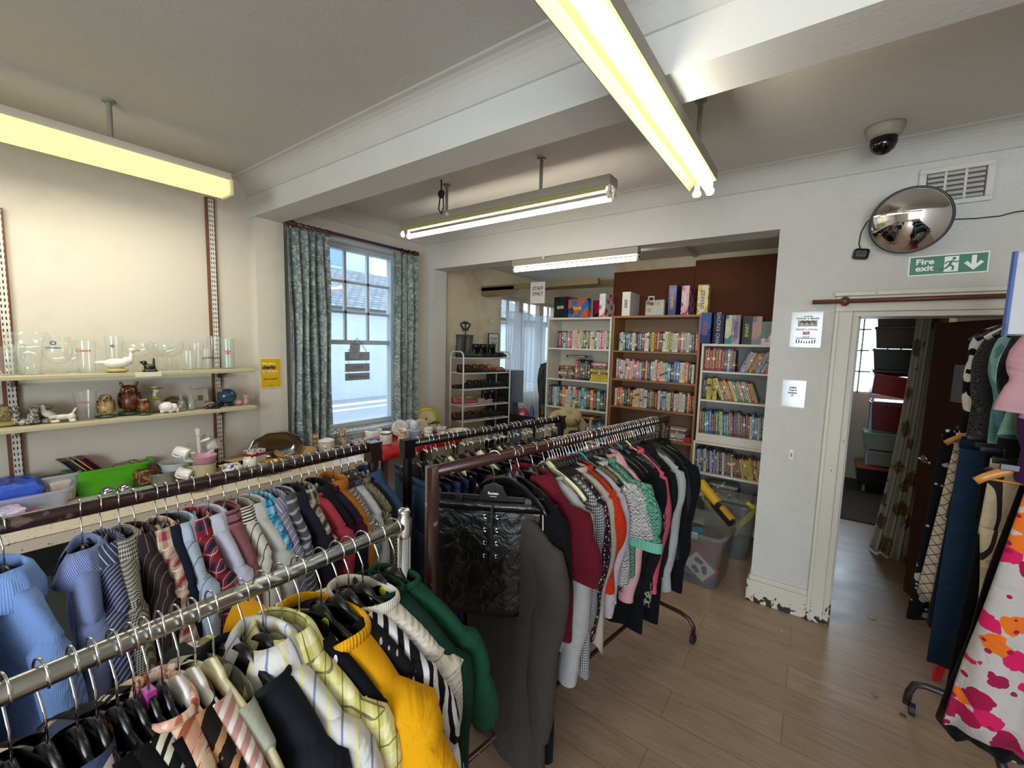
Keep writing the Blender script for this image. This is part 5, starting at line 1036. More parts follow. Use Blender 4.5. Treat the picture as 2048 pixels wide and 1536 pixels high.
# enamel bowls, pots, mug tree
enam = mat('c6cdd0', .2, name='pale_enamel'); bw = [(.05, 0), (.075, .02), (.088, .075), (.092, .078)]
for i in range(2): ware('enamel_bowl', ('lower', 'upper')[i]+' white enamel bowl of the stacked pair with blue rims', 'bowl', 0, 0, [(r*1.05, z) for r, z in bw], bands('ccd2d2', '5f8794', 1/.5, .0), at=T(343, 950)+Vector((0, 0, .001+i*.038)), grp='stacked enamel bowls')
ware('metal_pot', 'dull grey metal pot at the back of the table', 'pot', 0, 0, [(.065, 0), (.07, .01), (.072, .07), (.078, .075)], mat('8d9088', .3, .6), at=TX(322, -3.42))
rib = NT('ribbed_cream_plastic'); x_, y_, z_3 = rib.xyz(); rib.bump(rib.ma('SINE', rib.ma('MULTIPLY', z_3, 700)), .8, .004); ribm = rib.fin(lin('c9bd9e'), .35)
for i in range(4): ware('cream_bowl', 'cream ramekin, %s up in the stack of ribbed bowls' % nth(i+1), 'bowl', 0, 0, [(.045, 0), (.052, .012), (.066, .05)], crm, at=T(391, 952)+Vector((.02, 0, .001+i*.014)), grp='stacked cream bowls')
pp = TX(409, -3.22, 910); ware('plant_pot', 'tall cream plastic plant pot under the pink one', 'pot', 0, 0, [(.05, 0), (.062, .13), (.066, .132)], crm, at=pp, grp='plastic plant pots'); ware('plant_pot', 'pink plastic plant pot nested on the cream pot', 'pot', 0, 0, [(.048, 0), (.066, .095), (.069, .098)], mat('b9839c', .35, name='pink_plastic'), at=pp+Vector((0, 0, .085)), grp='plastic plant pots')
ware('serving_dish', 'shallow cream handled dish at the table edge', 'dish', 0, 0, [(.05, 0), (.08, .02), (.085, .03)], crm, at=T(398, 978)+Vector((0, 0, .001)))
mt_ = TX(397, -3.38); k = thing('mug_tree', 'white wooden mug tree with short pegs behind the pink pot', 'mug tree', mt_, .2); b = MB(); b.cyl((0, 0, .01), .07, .02, 24); b.tube([(0, 0, .02), (0, 0, .3)], [.012, .012], 12); b.lathe([(.013, .29), (.018, .3), (.013, .31), (.02, .325), (.012, .34), (.0005, .345)]); b.build('stand', white, k, smooth=True)
for i, (a, z) in enumerate(((0.3, .24), (2.2, .24), (3.6, .2), (5.2, .16), (1.2, .14), (4.3, .1))):
    MB().tube([(0, 0, z), (.085*cos(a), .085*sin(a), z+.03)], [.007, .009], 10).build('peg', white, k, smooth=True)
for i, (a, z) in enumerate(((2.2, .2), (5.2, .2), (5.3, .06))): ang = a+.2; mug('white mug hanging from the mug tree, %s of three' % nth(i+1), 0, 0, cer, .036, .08, at=mt_+Vector((.1*cos(ang), .1*sin(ang), z-.02)), tilt=(rad(68), rad(10), ang))
ware('square_bowl', 'blue and white square porcelain bowl near the rail', 'bowl', 0, 0, [(.035, 0), (.05, .02), (.085, .085)], willow, n=4, rz=rad(40), at=T(462, 955)+Vector((0, 0, .001)), th=.005)
k = thing('ceramic_tile_box', 'blue and white trinkets heaped in the square bowl', 'trinkets', T(462, 955)+Vector((0, 0, .055)), .3); b = MB()
for i in range(6): b.ell((rnd.uniform(-.04, .04), rnd.uniform(-.04, .04), .025), (.018, .014, .018))
b.build('trinket_heap', willow, k, smooth=True, remesh=.005)
mug('plain grey white mug behind the railing beside the square bowl', 500, 940, cer, .042, .09, 3.0); mug('white cup with bold blue stripes lying on its side', 0, 0, bands('d0cdc6', '44598c', 34, .45), .038, .08, at=T(527, 948)+Vector((0, 0, .04)), tilt=(rad(80), 0, rad(60)))
k = thing('gift_box', 'open black cardboard box at the back by the upright', 'box', tuple(TX(478, -3.4)), .3); MB().b(-.06, .06, -.09, .09, 0, .07).build('box_body', mat('1a1614', .5), k); MB().b(-.07, .07, -.1, .1, .071, .078).build('flap', mat('a58d66', .6), k)
k = thing('toy_phone', 'round red plastic toy in front of the black box', 'toy', T(467, 915)+Vector((0, 0, .002)), .3); MB().ell((0, 0, .035), (.022, .05, .036)).build('red_shell', mat('a8171a', .25), k, smooth=True); MB().b(.01, .026, -.02, .02, .02, .05).build('yellow_label', mat('c2a766', .5), k)
k = thing('tea_carton', 'white carton printed with red flowers and maroon band', 'carton', TX(509, -3.36), .25); MB().b(-.045, .045, -.055, .055, 0, .13).build('carton', deco('c9c2bc', '8c2636', 30, .3), k, bevel=.002); MB().b(-.0455, .0455, -.0555, .0555, .085, .105).build('band', mat('8a1c2a', .4), k)
g = thing('serving_platter', 'oval silver platter with a scalloped rim leaning against the pier', 'platter', (-3.36, TX(552, -3.36).y, TZ+.125), (rad(90), 0, rad(76)), GT)
def pl(i, j):
    a = 2*pi*i/72; k_ = (0, .6, .66, .72, .9, 1.0, 1.0)[j]; w_ = 1+.03*cos(a*10)*(j > 3); z = (0, 0, .006, .012, .016, .022, .018)[j]; return (.185*k_*w_*cos(a), .118*k_*w_*sin(a), z)
MB().grid(pl, 72, 6, True).build('platter_body', mat('8f8d86', .18, 1, name='tarnished_silver'), g, smooth=True, sol=.002)
mug('white mug with a cobalt blue inside rim', 516, 925, bands('b9bfd0', '3b4f9a', 1/.3, 0), .042, .085, 3.4)
amb = mat('8f6c12', .15, name='amber_stoneware'); ware('casserole_dish', 'amber stoneware casserole dish behind the brown rail', 'dish', 0, 0, [(.07, 0), (.085, .02), (.092, .075)], amb, at=TX(545, -3.13, 920))
ware('mixing_bowl', 'large beige mixing bowl with amber outside', 'bowl', 0, 0, [(.07, 0), (.11, .03), (.145, .085), (.15, .095)], mat('a08358', .16, name='beige_stoneware'), at=T(592, 925)+Vector((0, .0, .001)), n=44)
plate('round white plate lying under the cups behind the amber dish', T(567, 900)+Vector((-.1, 0, .002)), .11, cer)
brn = bands('b59c74', '7c5a34', 24, .4, .01)
for i in range(2): mug(('lower', 'upper')[i]+' brown banded mug in the stack by the curtain', 0, 0, brn, .042, .088, 3.8, at=T(626, 905)+Vector((0, 0, .001+i*.084)))
ware('storage_jar', 'patterned grey storage jar with a pale lid', 'jar', 0, 0, [(.055, 0), (.06, .01), (.064, .11), (.06, .115)], deco('b5ada0', '7c8a86', 50, .35, '94805e'), at=T(653, 910)+Vector((0, 0, .001)), rz=1); MB().lathe([(.0005, .03), (.02, .028), (.062, .01), (.066, .0), (.0005, 0)], n=32).build('lid', cer, bpy.data.objects[[o.name for o in bpy.data.objects if o.name.startswith('storage_jar')][0]], loc=(0, 0, .117), smooth=True)
for i in range(2): mug(('lower', 'upper')[i]+' sepia patterned mug in the stack beside the grey jar', 0, 0, deco('b59e82', '7a5c44', 45, .4), .034, .075, 3.8+i, at=T(684, 893)+Vector((0, 0, .012+i*.077)))
plate('white saucer under the stacked sepia mugs', T(684, 893)+Vector((0, 0, .001)), .07, cer, name='saucer')
for i, (x, y, r) in enumerate(((700, 885, .1), (712, 876, .12), (727, 890, .075))):
    for j in range(3): plate('white plate, %s up in the %s stack near the window sill' % (nth(j+1), ('first', 'second', 'third')[i]), T(x, y)+Vector((-.05, 0, .001+j*.009)), r, cer if j % 2 else flor2, grp='plate stacks near the sill')
ware('gravy_jug', 'sepia landscape jug lying beside the plate stacks', 'jug', 0, 0, [(.03, 0), (.042, .02), (.04, .07), (.045, .085)], deco('b5a08a', '7a5340', 40, .4), at=T(722, 895)+Vector((.03, 0, .001)), handle=(.04, .02, .07, .03))
# plate rack on the sill
pr0 = P(658, 846, X=-3.47); pr1 = P(732, 832, X=-3.47); k = thing('plate_rack', 'thin chrome wire plate rack standing on the window sill', 'rack', (-3.47, 0, .863)); b = MB(); ya, yb = pr0.y, pr1.y
b.tube([(0, ya, .0), (0, yb, .0)], .002, 6); b.tube([(.0, ya, .055), (.0, yb, .055)], .002, 6)
for i in range(8):
    y = ya+(yb-ya)*i/7; b.tube([(0, y-.02, 0), (0, y, .055), (0, y+.02, 0)], .0018, 5)
b.tube([(0, yb, .055), (.0, yb+.05, -.0)], .002, 6); b.build('wire_frame', steel, k)
# right half (red cloth)
RZ = .753
def R_(x, y, dz=0): p = P(x, y, Z=RZ); p.x = max(-3.46, min(-2.95, p.x)); p.y = max(2.2, min(3.16, p.y)); p.z = RZ+dz; return p
for i in range(4): plate('dark rimmed dinner plate, %s up under the white casserole' % nth(i+1), R_(775, 862, i*.011), .115, mat('5a5448', .2) if i < 3 else flor2, grp='dinner plates on the red cloth')
ware('saucepan', 'white saucepan with a pale blue inside on the dark plates', 'saucepan', 0, 0, [(.07, 0), (.076, .01), (.078, .1), (.082, .104)], cer, at=R_(777, 858, .05))
ware('casserole_dish', 'wide white casserole pot with dark inside', 'pot', 0, 0, [(.06, 0), (.078, .012), (.085, .085), (.08, .095)], cer, at=T(745, 878)+Vector((0, 0, .001)))
ware('storage_jar', 'plain white lidded canister at the corner of the red cloth', 'jar', 0, 0, [(.052, 0), (.056, .01), (.056, .09), (.053, .094)], mat('c9c4ba', .25), at=R_(772, 888)); plate('small lid plate resting on the plain white canister', R_(772, 888, .096), .05, cer, name='saucer')
ware('flower_vase', 'gold flowered vase with a fluted neck', 'vase', 0, 0, [(.03, 0), (.05, .03), (.045, .065), (.024, .09), (.03, .105), (.044, .12)], deco('c9bc9a', 'a8792c', 60, .38, '8a4a3a'), at=R_(806, 886), handle=(.04, .03, .1, .03))
for i in range(9): plate('blue white side plate, %s up in the tall stack' % nth(i+1), R_(829, 880, i*.0105), .074, flor2 if i == 8 else mat('b9bccb', .18), grp='tall stack of side plates')
cup('lilac sprigged teacup on top of the tall plate stack', 0, 0, flor2, .038, .075, at=R_(827, 880, .112), tilt=(rad(-10), rad(12), 1))
for i in range(2): ware('sugar_tin', ('lower', 'upper')[i]+' green banded beaker in the stack beside the plates', 'beaker', 0, 0, [(.036, 0), (.038, .01), (.042, .075)], bands('cfcbc2', '5c7a68', 30, .16, .012), at=R_(857, 882, i*.06), grp='banded beakers')
for i, (x, y) in enumerate(((862, 848), (878, 866), (893, 864), (872, 862), (886, 850), (842, 850))): cup('rose patterned teacup, %s of the cluster on the red cloth' % nth(i+1), 0, 0, flor, .034, .068, rz=.5+i*.9, at=R_(x, y), name='teacup')
for i, (x, y) in enumerate(((898, 858), (905, 852))): cup('fluted rose coffee cup, %s by the toast rack' % nth(i+1), 0, 0, flor, .034, .075, rz=-.6+i, at=R_(x, y))
plate('rose patterned saucer under the low wide cup', R_(885, 876), .07, flor, name='saucer'); cup('low wide rose patterned teacup on its saucer', 0, 0, flor, .042, .045, at=R_(885, 876, .014))
ware('serving_bowl', 'oval white serving dish at the right end of the red cloth', 'bowl', 0, 0, [(.06, 0), (.09, .025), (.125, .062), (.128, .066)], mat('cfc9be', .2), at=R_(915, 872), sx=.75, sy=1.05)
g = plate('large cream plate with a yellow rim leaning at the right curtain', (-3.38, P(849, 838, X=-3.38).y+.02, RZ+.125), .135, mat('cdbf9c', .2), tilt=(rad(90), 0, rad(62)))
MB().lathe([(.098, .012), (.136, .0175), (.137, .021), (.097, .0145)], n=40).build('yellow_rim', mat('b9aa3c', .25), g, smooth=True); MB().ell((-.0, .01, .008), (.012, .016, .003)).build('painted_flower', mat('a8442a', .4), g)
for i, (x, y, a) in enumerate(((800, 838, 20), (810, 842, 35), (818, 843, 55))): plate('china plate standing on edge, %s in the row below the right curtain' % nth(i+1), (-3.36+i*.05, P(x, 840, X=-3.36).y+i*.03, RZ+.085), .085, (flor, flor2, crm)[i], tilt=(rad(82), 0, rad(40+a*.5)), grp='plates standing on edge')
k = thing('toast_rack', 'black wire toast rack holding brown plates', 'rack', R_(878, 850), rad(30)); k.location.x = -3.3
for i in range(5): MB().tube([(-.045, -.07+i*.035, 0)]+[(-.045*cos(a*pi/8), -.07+i*.035, .06+.04*sin(a*pi/8)) for a in range(9)]+[(.045, -.07+i*.035, 0)], .0028, 6).build('hoop', black, k)
MB().tube([(0, -.07, .1), (0, .07, .1)], .0028, 6).build('top_wire', black, k)
o = MB().lathe([(.0005, 0), (.07, .002), (.085, .012), (.0005, .008)], n=30).build('wicker_plate', mat('5c4a30', .5, wear=.5), loc=(-3.36, k.location.y-.01, RZ+.085), rot=(rad(84), 0, rad(60))); tag(o, 'brown woven plate leaning behind the black toast rack', 'plate')
# ================================================================ books
def book_mesh(c, c2, kind):
    t = NT('spine_'+c); x, y, z = t.xyz(); oi = t.n('ShaderNodeObjectInfo'); v = t.n('ShaderNodeVectorMath', operation='ADD'); cmb = t.n('ShaderNodeCombineXYZ'); t.put(cmb.inputs[2], t.ma('MULTIPLY', oi.outputs['Random'], 30)); t.put(cmb.inputs[0], oi.outputs['Random'])
    mp = t.n('ShaderNodeMapping'); t.put(mp.inputs[0], t.co); mp.inputs['Scale'].default_value = (2.2, .01, 13); t.put(v.inputs[0], mp.outputs[0]); t.put(v.inputs[1], cmb.outputs[0])
    n_ = t.noise(2.1, 3, 1.2, co=v.outputs[0])[0]; inz = t.ma('LESS_THAN', t.ma('ABSOLUTE', x), .33); top = t.ma('MULTIPLY', t.ma('GREATER_THAN', z, .12), t.lt(z, .92))
    f = t.ma('MULTIPLY', t.ma('MULTIPLY', t.ma('GREATER_THAN', n_, .53), inz), top)
    band = t.ma('MULTIPLY', t.lt(t.ma('ABSOLUTE', t.ma('SUBTRACT', z, t.ma('ADD', .3, t.ma('MULTIPLY', oi.outputs['Random'], .5)))), .05), t.lt(t.ma('FRACT', t.ma('MULTIPLY', oi.outputs['Random'], 7)), .4))
    mc_ = t.fin(t.mix(band, t.mix(f, lin(c), lin(c2)), lin(c2)), .4)
    b = MB(); e = .06
    b.b(-.5, .5, -.5, -.47, 0, 1); b.b(-.5, -.5+e, -.47, .5, 0, 1); b.b(.5-e, .5, -.47, .5, 0, 1); b.k = 1; b.b(-.5+e, .5-e, -.47, .47, .015, .975)
    me = b.build('book', [mc_, mat('c9bea2', .8, name='page_paper')]); d = me.data; bpy.data.objects.remove(me); return d
BC = {'black': ('15151a', 'c9c4b8'), 'navy': ('1c2b50', 'c9b36a'), 'white': ('cdc9be', '3a3c48'), 'cream': ('c9bb94', '6a3a2c'), 'red': ('9c2422', 'e0d3b4'), 'blue': ('2a5f96', 'dcdcd4'), 'teal': ('2b7a78', 'e0e0cc'), 'green': ('2f6a3a', 'e0dfa8'),
      'yellow': ('c9b02c', '3a2c20'), 'orange': ('c4662a', 'f0e0c0'), 'pink': ('b9647c', 'f0dcdc'), 'grey': ('7c7f82', 'e0e0e0'), 'brown': ('5a3a28', 'd0b98a'), 'purple': ('4a2f5c', 'd0c0dc'), 'pale blue': ('8fb2c4', '2a3c58'), 'maroon': ('5a1c28', 'd6b87c')}
BMESH = {k: book_mesh(v[0], v[1], 0) for k, v in BC.items()}
def book(x, y, z, w_, d_, h_, col, lab, grp, ry=0, flat=False, rz=0, name='book', cat='book'):
    o = bpy.data.objects.new(name, BMESH[col]); COL.objects.link(o); o.scale = (w_, d_, h_)
    o.location = (x, y, z); o.rotation_euler = (0, ry, rz) if not flat else (0, rad(90), rz); tag(o, lab, cat, grp); return o
def row(x0, x1, z, yf, hr, wr, pal, where, seed, dr=(.12, .16), lean=None, name='book'):
    r = random.Random(seed); x = x0; i = 0; L = pal.split(',')
    while True:
        w_ = r.uniform(*wr); h_ = r.uniform(*hr); d_ = r.uniform(*dr)
        if x+w_ > x1: break
        i += 1; c = L[r.randrange(len(L))].strip(); ry = 0
        if lean: ry = rad(lean(i, x))
        lx = x+w_/2; 
        book(lx if ry == 0 else lx-0, yf+d_/2+r.uniform(0, .015), z+.001+(abs(sin(ry))*w_/2), w_, d_, h_, c, '%s %s book, %s from left on %s' % ('thin' if w_ < sum(wr)/2 else 'thick', c, nth(i), where), 'books on '+where, ry=ry, name=name)
        x += w_*(1/max(.5, cos(ry)))+.001+(0 if ry == 0 else .001)
    return i
def stack(x, z, yf, n, ln, pal, where, seed, th=(.018, .035), name='book'):
    r = random.Random(seed); L = pal.split(','); zz = z+.002
    for i in range(n):
        t_ = r.uniform(*th); c = L[r.randrange(len(L))].strip(); l = ln*r.uniform(.9, 1.05)
        o = book(x-l/2, yf+.07+r.uniform(0, .02), zz+t_/2, t_, .14, l, c, '%s book lying flat, %s up in %s' % (c, nth(i+1), where), 'books lying flat in '+where, flat=True, name=name); zz += t_+.001
    return zz
def bookcase(lab, x0, x1, yf, yb, shelves, top, m, bm, z0=0, fascia=None):
    o = thing('bookcase', lab, 'bookcase', ((x0+x1)/2, yf, 0)); cx = (x0+x1)/2; w_ = (x1-x0)/2; t_ = .018
    for s in (-1, 1): MB().b(s*w_-(t_ if s > 0 else 0), s*w_+(t_ if s < 0 else 0), 0, yb-yf, z0, top).build('side_panel', m, o, bevel=.001)
    MB().b(-w_+t_, w_-t_, yb-yf-.006, yb-yf, z0, top-.001).build('back_panel', bm, o); MB().b(-w_-.001, w_+.001, -.004, yb-yf+.001, top-.02, top+.001).build('top_panel', m, o, bevel=.001)
    for z in shelves: MB().b(-w_+t_, w_-t_, .002, yb-yf-.006, z-.018, z).build('shelf_board', m, o, bevel=.001)
    for (za, zb) in (fascia or []): MB().b(-w_, w_, -.006, .002, za, zb).build('fascia', m, o, bevel=.001)
    return o
t = NT('oak_veneer'); g_ = t.noise(1, 5, 1.5, co=t.mapv(2, 2, 22))[0]; oakm = t.fin(t.mix(g_, lin('9a6a42'), lin('7c5232')), .4); m_wb = mat('cfcabb', .35, name='white_melamine'); m_wback = mat('c2bca9', .6, name='white_backboard'); m_gb = mat('8d8f8c', .6, name='grey_backboard')
YF, YK = 4.25, 4.56
bookcase('tall white bookcase next to the net curtain', -2.575, -1.79, YF, YK, (1.684, 1.33, 1.006, .66, .33, .06), 2.026, m_wb, m_wback)
bookcase('tall oak veneer bookcase between the two white ones', -1.775, -.905, YF, YK, (1.677, 1.38, 1.092, .80, .48, .06), 2.035, oakm, mat('7c5f44', .6))
bookcase('shorter white bookcase partly hidden by the pier', -.885, -.245, YF, YK, (1.515, 1.245, .92), 1.765, m_wb, m_gb, .845, ((.845, .905),))
bookcase('low white bookcase below the shorter one, by the toy tubs', -.90, -.245, YF-.01, YK, (.548, .338, .06), .842, m_wb, m_gb)
mix1 = 'white,cream,black,red,navy,yellow,green,orange,teal,white,cream,pink,blue'; mix2 = 'blue,pale blue,white,cream,red,navy,teal,pink,orange,black,white,maroon,blue,yellow'
row(-2.47, -1.81, 1.684, YF+.05, (.17, .2), (.02, .032), mix1, 'top shelf of the tall white bookcase', 1)
row(-2.55, -1.81, 1.006, YF+.03, (.19, .24), (.024, .042), 'black,navy,white,red,blue,teal,white,black,orange,cream,navy,pale blue', 'third shelf of the tall white bookcase', 2)
stack(-2.33, 1.33, YF+.03, 5, .20, 'yellow,maroon,cream,red,black,orange,pink', 'left pile on the tall white bookcase', 3); stack(-1.93, 1.33, YF+.03, 7, .2, 'yellow,navy,pink,black,cream,pale blue', 'right pile on the tall white bookcase', 4)
row(-2.22, -2.02, 1.33, YF+.04, (.20, .235), (.022, .036), 'black,navy,teal,black,white,red', 'second shelf of the tall white bookcase', 5)
o = book(-2.33, YF+.1, 1.592, .022, .15, .26, 'black', 'black atlas lying across the upright books of the tall white bookcase', 'books lying flat', flat=True)
row(-2.18, -1.81, .66, YF+.04, (.18, .23), (.02, .036), 'teal,yellow,white,cream,navy,blue', 'fourth shelf of the tall white bookcase', 6); stack(-2.05, .895, YF+.03, 1, .25, 'maroon', 'fourth shelf top of the tall white bookcase', 61)
row(-1.72, -.925, 1.677, YF+.05, (.18, .2), (.019, .03), mix2, 'top shelf of the oak bookcase', 7)
row(-1.735, -.925, 1.38, YF+.05, (.18, .215), (.02, .032), 'white,cream,teal,white,navy,black,pink,pale blue,orange,blue,white,grey', 'second shelf of the oak bookcase', 8)
row(-1.735, -.925, 1.092, YF+.05, (.17, .2), (.02, .03), 'cream,white,teal,maroon,white,grey,black,orange,red,pale blue,white,maroon', 'third shelf of the oak bookcase', 9)
stack(-1.58, .80, YF+.04, 3, .17, 'brown,cream,orange', 'left pile on the fourth oak shelf', 10); stack(-1.32, .80, YF+.04, 7, .18, 'black,white,maroon,navy,black', 'middle pile on the fourth oak shelf', 11, (.016, .024)); stack(-1.08, .80, YF+.04, 8, .18, 'black,white,brown,white,grey', 'right pile on the fourth oak shelf', 12, (.012, .018))
k = tag(MB().b(-1.0, -.94, YF+.04, YF+.14, .801, .85).build('small_box', mat('b01f1c', .35), bevel=.002), 'small bright red box on the fourth oak shelf', 'box')
W3 = 'the shorter white bookcase'
row(-.86, -.58, 1.515, YF+.04, (.19, .215), (.016, .026), 'maroon,red,maroon,brown,navy,grey', 'top left of '+W3, 13)
row(-.57, -.265, 1.515, YF+.04, (.18, .21), (.008, .018), 'teal,brown,orange,red,pale blue,navy,yellow,red', 'top right of '+W3, 14, lean=lambda i, x: 22)
row(-.86, -.72, 1.245, YF+.04, (.19, .21), (.012, .02), 'yellow,black,yellow,green,navy', 'second shelf left of '+W3, 15)
row(-.70, -.38, 1.245, YF+.04, (.18, .2), (.008, .017), 'yellow,cream,orange,green,maroon,red,teal', 'second shelf right of '+W3, 16, lean=lambda i, x: -20)
row(-.86, -.265, .92, YF+.04, (.19, .225), (.009, .022), 'green,maroon,black,cream,red,teal,brown,navy,blue,purple', 'third shelf of '+W3, 17, lean=lambda i, x: -3)
W4 = 'the low white bookcase'
row(-.87, -.55, .548, YF+.03, (.2, .225), (.008, .016), 'black,navy,white,grey,brown,purple,pale blue', 'top left of '+W4, 18, lean=lambda i, x: -3)
row(-.54, -.31, .548, YF+.03, (.17, .2), (.008, .015), 'maroon,red,green,yellow,brown,green', 'top right of '+W4, 19, lean=lambda i, x: -11)
stack(-.62, .338, YF+.02, 9, .26, 'grey,blue,white,black,green,red,pale blue,navy', 'magazine pile on '+W4, 20, (.007, .014), 'magazine'); stack(-.30, .338, YF+.0, 5, .17, 'black,purple,maroon,black,yellow', 'small dark pile on '+W4, 21, (.008, .013), 'magazine')
# ================================================================ board games
def game(lab, x0, w_, h_, d_, z, c1, c2, c3, title=None, tc='e8e0c8', vert=True, rz=0, sc=9, side=None, y=YF+.02, ts=None):
    k = thing('board_game', lab, 'game', (x0+w_/2, y, z+.001), rz, 'board games on top of the bookcases'); t = NT('printed_carton_'+c1)
    w2 = t.vor(sc, 1); r = t.ramp(w2['Color'], [(0, lin(c1)), (.42, lin(c2)), (.75, lin(c3))], True); r = t.mix(t.lt(w2['Distance'], .16), r, lin(c1)); mm = t.fin(r, .25)
    MB().b(-w_/2, w_/2, 0, d_, 0, h_).build('box_base', mm if side is None else mat(side, .35), k, bevel=.001)
    MB().b(-w_/2-.0015, w_/2+.0015, -.002, d_*.6 if side is None else .001, -.0, h_+.001).build('box_lid', mm, k)
    if title: text(title, ts or min(w_*.55, .05), mat(tc, .4), k, (0, -.004, h_/2), (rad(90), rad(-90) if vert else 0, 0), bold=.001)
    return k
T1, T2, T3 = 2.026, 2.035, 1.765
game('black general knowledge quiz game box at the left end', -2.52, .19, .235, .2, T1, '16171a', '1d1f24', '303238', 'QUIZ', rz=rad(-10), vert=False, ts=.04)
game('blue family party game box with smiling children', -2.32, .27, .20, .06, T1, '1a6aa8', 'b5543a', '3a2f5c', 'Family', 'e0c63c', rz=rad(-12), vert=False, y=YF-.02, sc=14, ts=.045)
game('black and magenta card game box behind the blue party game', -2.06, .16, .19, .12, T1, '1a1a1e', '7a1c34', '202024', rz=rad(-5), y=YF+.1)
game('red and white striped children\'s game box standing on end', -1.945, .065, .25, .26, T1, 'c04a2e', 'cfd2d6', '6a3a6e', 'GAMES', 'dcdcd0', sc=20)
game('white jigsaw puzzle box with a blue corner', -1.69, .082, .245, .28, T2, 'cfc8c0', 'd2ccc4', 'c6bfb8', '2000', '1c1c1c', sc=3)
game('blue board game box with yellow sideways letters', -1.22, .068, .285, .26, T2, '27357e', '2c3c8c', '1e2a66', 'CRANIUM', 'd0a040', sc=4)
game('pink and maroon board game box beside the blue one', -1.10, .066, .275, .26, T2, 'a03048', 'c9a0a8', '7c2438', 'DRAMA', 'e8dcd8', sc=22)
game('yellow box of candles at the right of the oak bookcase', -.955+.0, .09, .275, .1, T2, 'c9a63c', 'd9cc8a', '8c7cb4', 'SNAKES', '6a5a9a', sc=24)
k = thing('peg_board', 'white peg board toy with coloured flower pegs and a handle', 'toy', (-1.40, YF+.16, T2+.001), rad(-12)); t = NT('peg_holes'); x, y, z = t.xyz()
f = t.ma('MULTIPLY', t.lt(t.fr(x, 62), .5), t.lt(t.fr(z, 62), .5)); MB().b(-.105, .105, 0, .03, 0, .17).build('board', t.fin(t.mix(f, lin('cfcdc4'), lin('3a3a38')), .4), k, bevel=.008); MB().tube([(-.08, .015, .17), (-.08, .015, .205), (-.02, .015, .205), (-.02, .015, .17)], .008).build('carry_handle', white, k, smooth=True)
for i, (x, z, c_) in enumerate(((-.03, .13, 'a8242c'), (.03, .13, 'b5a81c'), (-.06, .07, 'c49a2c'), (-.07, .14, '2e8a4a'))): MB().cyl((x, -.004, z), .02, .01, 12, ax='y').build('flower_peg', mat(c_, .3), k)
game('navy shouting game box with a red title', -.905, .085, .285, .25, T3, '24346a', '2c5a94', '1c2850', 'LOUD', 'b83a4c', sc=5, y=YF-.01)
game('dark purple quiz box with a violet border', -.80, .085, .27, .25, T3, '1a1630', '1e1a34', '161230', 'WHO KNOWS', '9a98b0', sc=3)
game('teal and cream chocolate game box, narrow', -.70, .05, .26, .25, T3, '35808c', 'c4c09a', '2f7684', 'MINT', 'd9d6c0', sc=8)
game('pale patterned family game box with black doodles', -.645, .062, .26, .25, T3, 'a99aa8', '8c7c90', 'bdb0b4', 'DOODLE', '2a2430', sc=22)
game('black box with lime green lettering', -.56, .07, .25, .25, T3, '0f100e', '141612', '0c0d0c', 'SMART', 'b0b83c', sc=3)
game('grey blue box with a peach label', -.485, .07, .245, .25, T3, '6c7682', 'b58a7c', '5c6a7c', sc=9)
game('small white and green card game box with a red corner', -.41, .085, .2, .1, T3, 'c9cac4', '2c7a5c', 'c2c4be', 'HOUSE', 'a83a34', sc=8)
game('tall midnight blue game box by the pier', -.318, .07, .285, .25, T3, '17203e', '1c2748', '141b36', 'THE CHASE', 'c4c0a8', sc=3)
# ================================================================ toy tubs on the floor
cl = glassy('e4e6e6', .12, .07, 'clear_box_plastic')
ta = tub('storage_tub', 'front clear plastic tub of toys on the floor by the pier', 'tub', 0, 0, .38, .50, .40, cl, .8, .018, rz=rad(-4), at=Vector((-.60, 3.38, .002)), grp='clear toy tubs')
tb2 = tub('storage_tub', 'rear clear plastic tub behind the front toy tub', 'tub', 0, 0, .40, .36, .46, cl, .8, .018, at=Vector((-.50, 3.93, .002)), grp='clear toy tubs')
GY = 'toys in the clear tubs'
def toy(lab, name, loc, rot, parts, cat='toy'):
    k = thing(name, lab, cat, loc, rot, GY)
    for (pn, c_, f) in parts: b = MB(); f(b); b.build(pn, mat(c_, .35), k, bevel=.003)
    return k
toy('crimson toy activity box pressed against the front of the tub', 'activity_toy', (-.60, 3.19, .16), (0, rad(38), 0), [('red_case', '94202c', lambda b: b.b(-.13, .13, 0, .07, -.08, .08)), ('white_face', 'cfc6ba', lambda b: b.b(-.06, .115, -.01, 0, -.065, .065)),
    ('slot', '3a3f48', lambda b: (b.cyl((-.015, -.012, .03), .02, .006, 14, ax='y'), b.cyl((.01, -.012, .035), .018, .006, 14, ax='y'))), ('slot', '3a3f48', lambda b: (b.cyl((.055, -.012, .02), .02, .006, 14, ax='y'), b.cyl((.075, -.012, .0), .018, .006, 14, ax='y'))), ('slot', '3a3f48', lambda b: (b.cyl((.01, -.012, -.03), .02, .006, 14, ax='y'), b.cyl((.035, -.012, -.035), .018, .006, 14, ax='y')))])
toy('large red plastic toy case in the bottom of the front tub', 'toy_case', (-.60, 3.38, .02), (0, 0, .1), [('case', '8a1e2a', lambda b: b.b(-.13, .13, -.1, .17, 0, .15))])
toy('slate grey toy car lying low in the front tub', 'toy_car', (-.70, 3.2, .06), (0, rad(20), 0), [('car_body', '3c4450', lambda b: b.b(-.06, .06, -.03, .03, 0, .045)), ('wheel', 'c98a4a', lambda b: b.cyl((-.03, -.033, .0), .018, .01, 14, ax='y'))])
toy('rolled pale paper tube at the top left of the tub', 'paper_roll', (-.70, 3.27, .32), (0, 0, .2), [('roll', 'b9b0a8', lambda b: b.cyl((0, 0, 0), .028, .16, 16, ax='x'))])
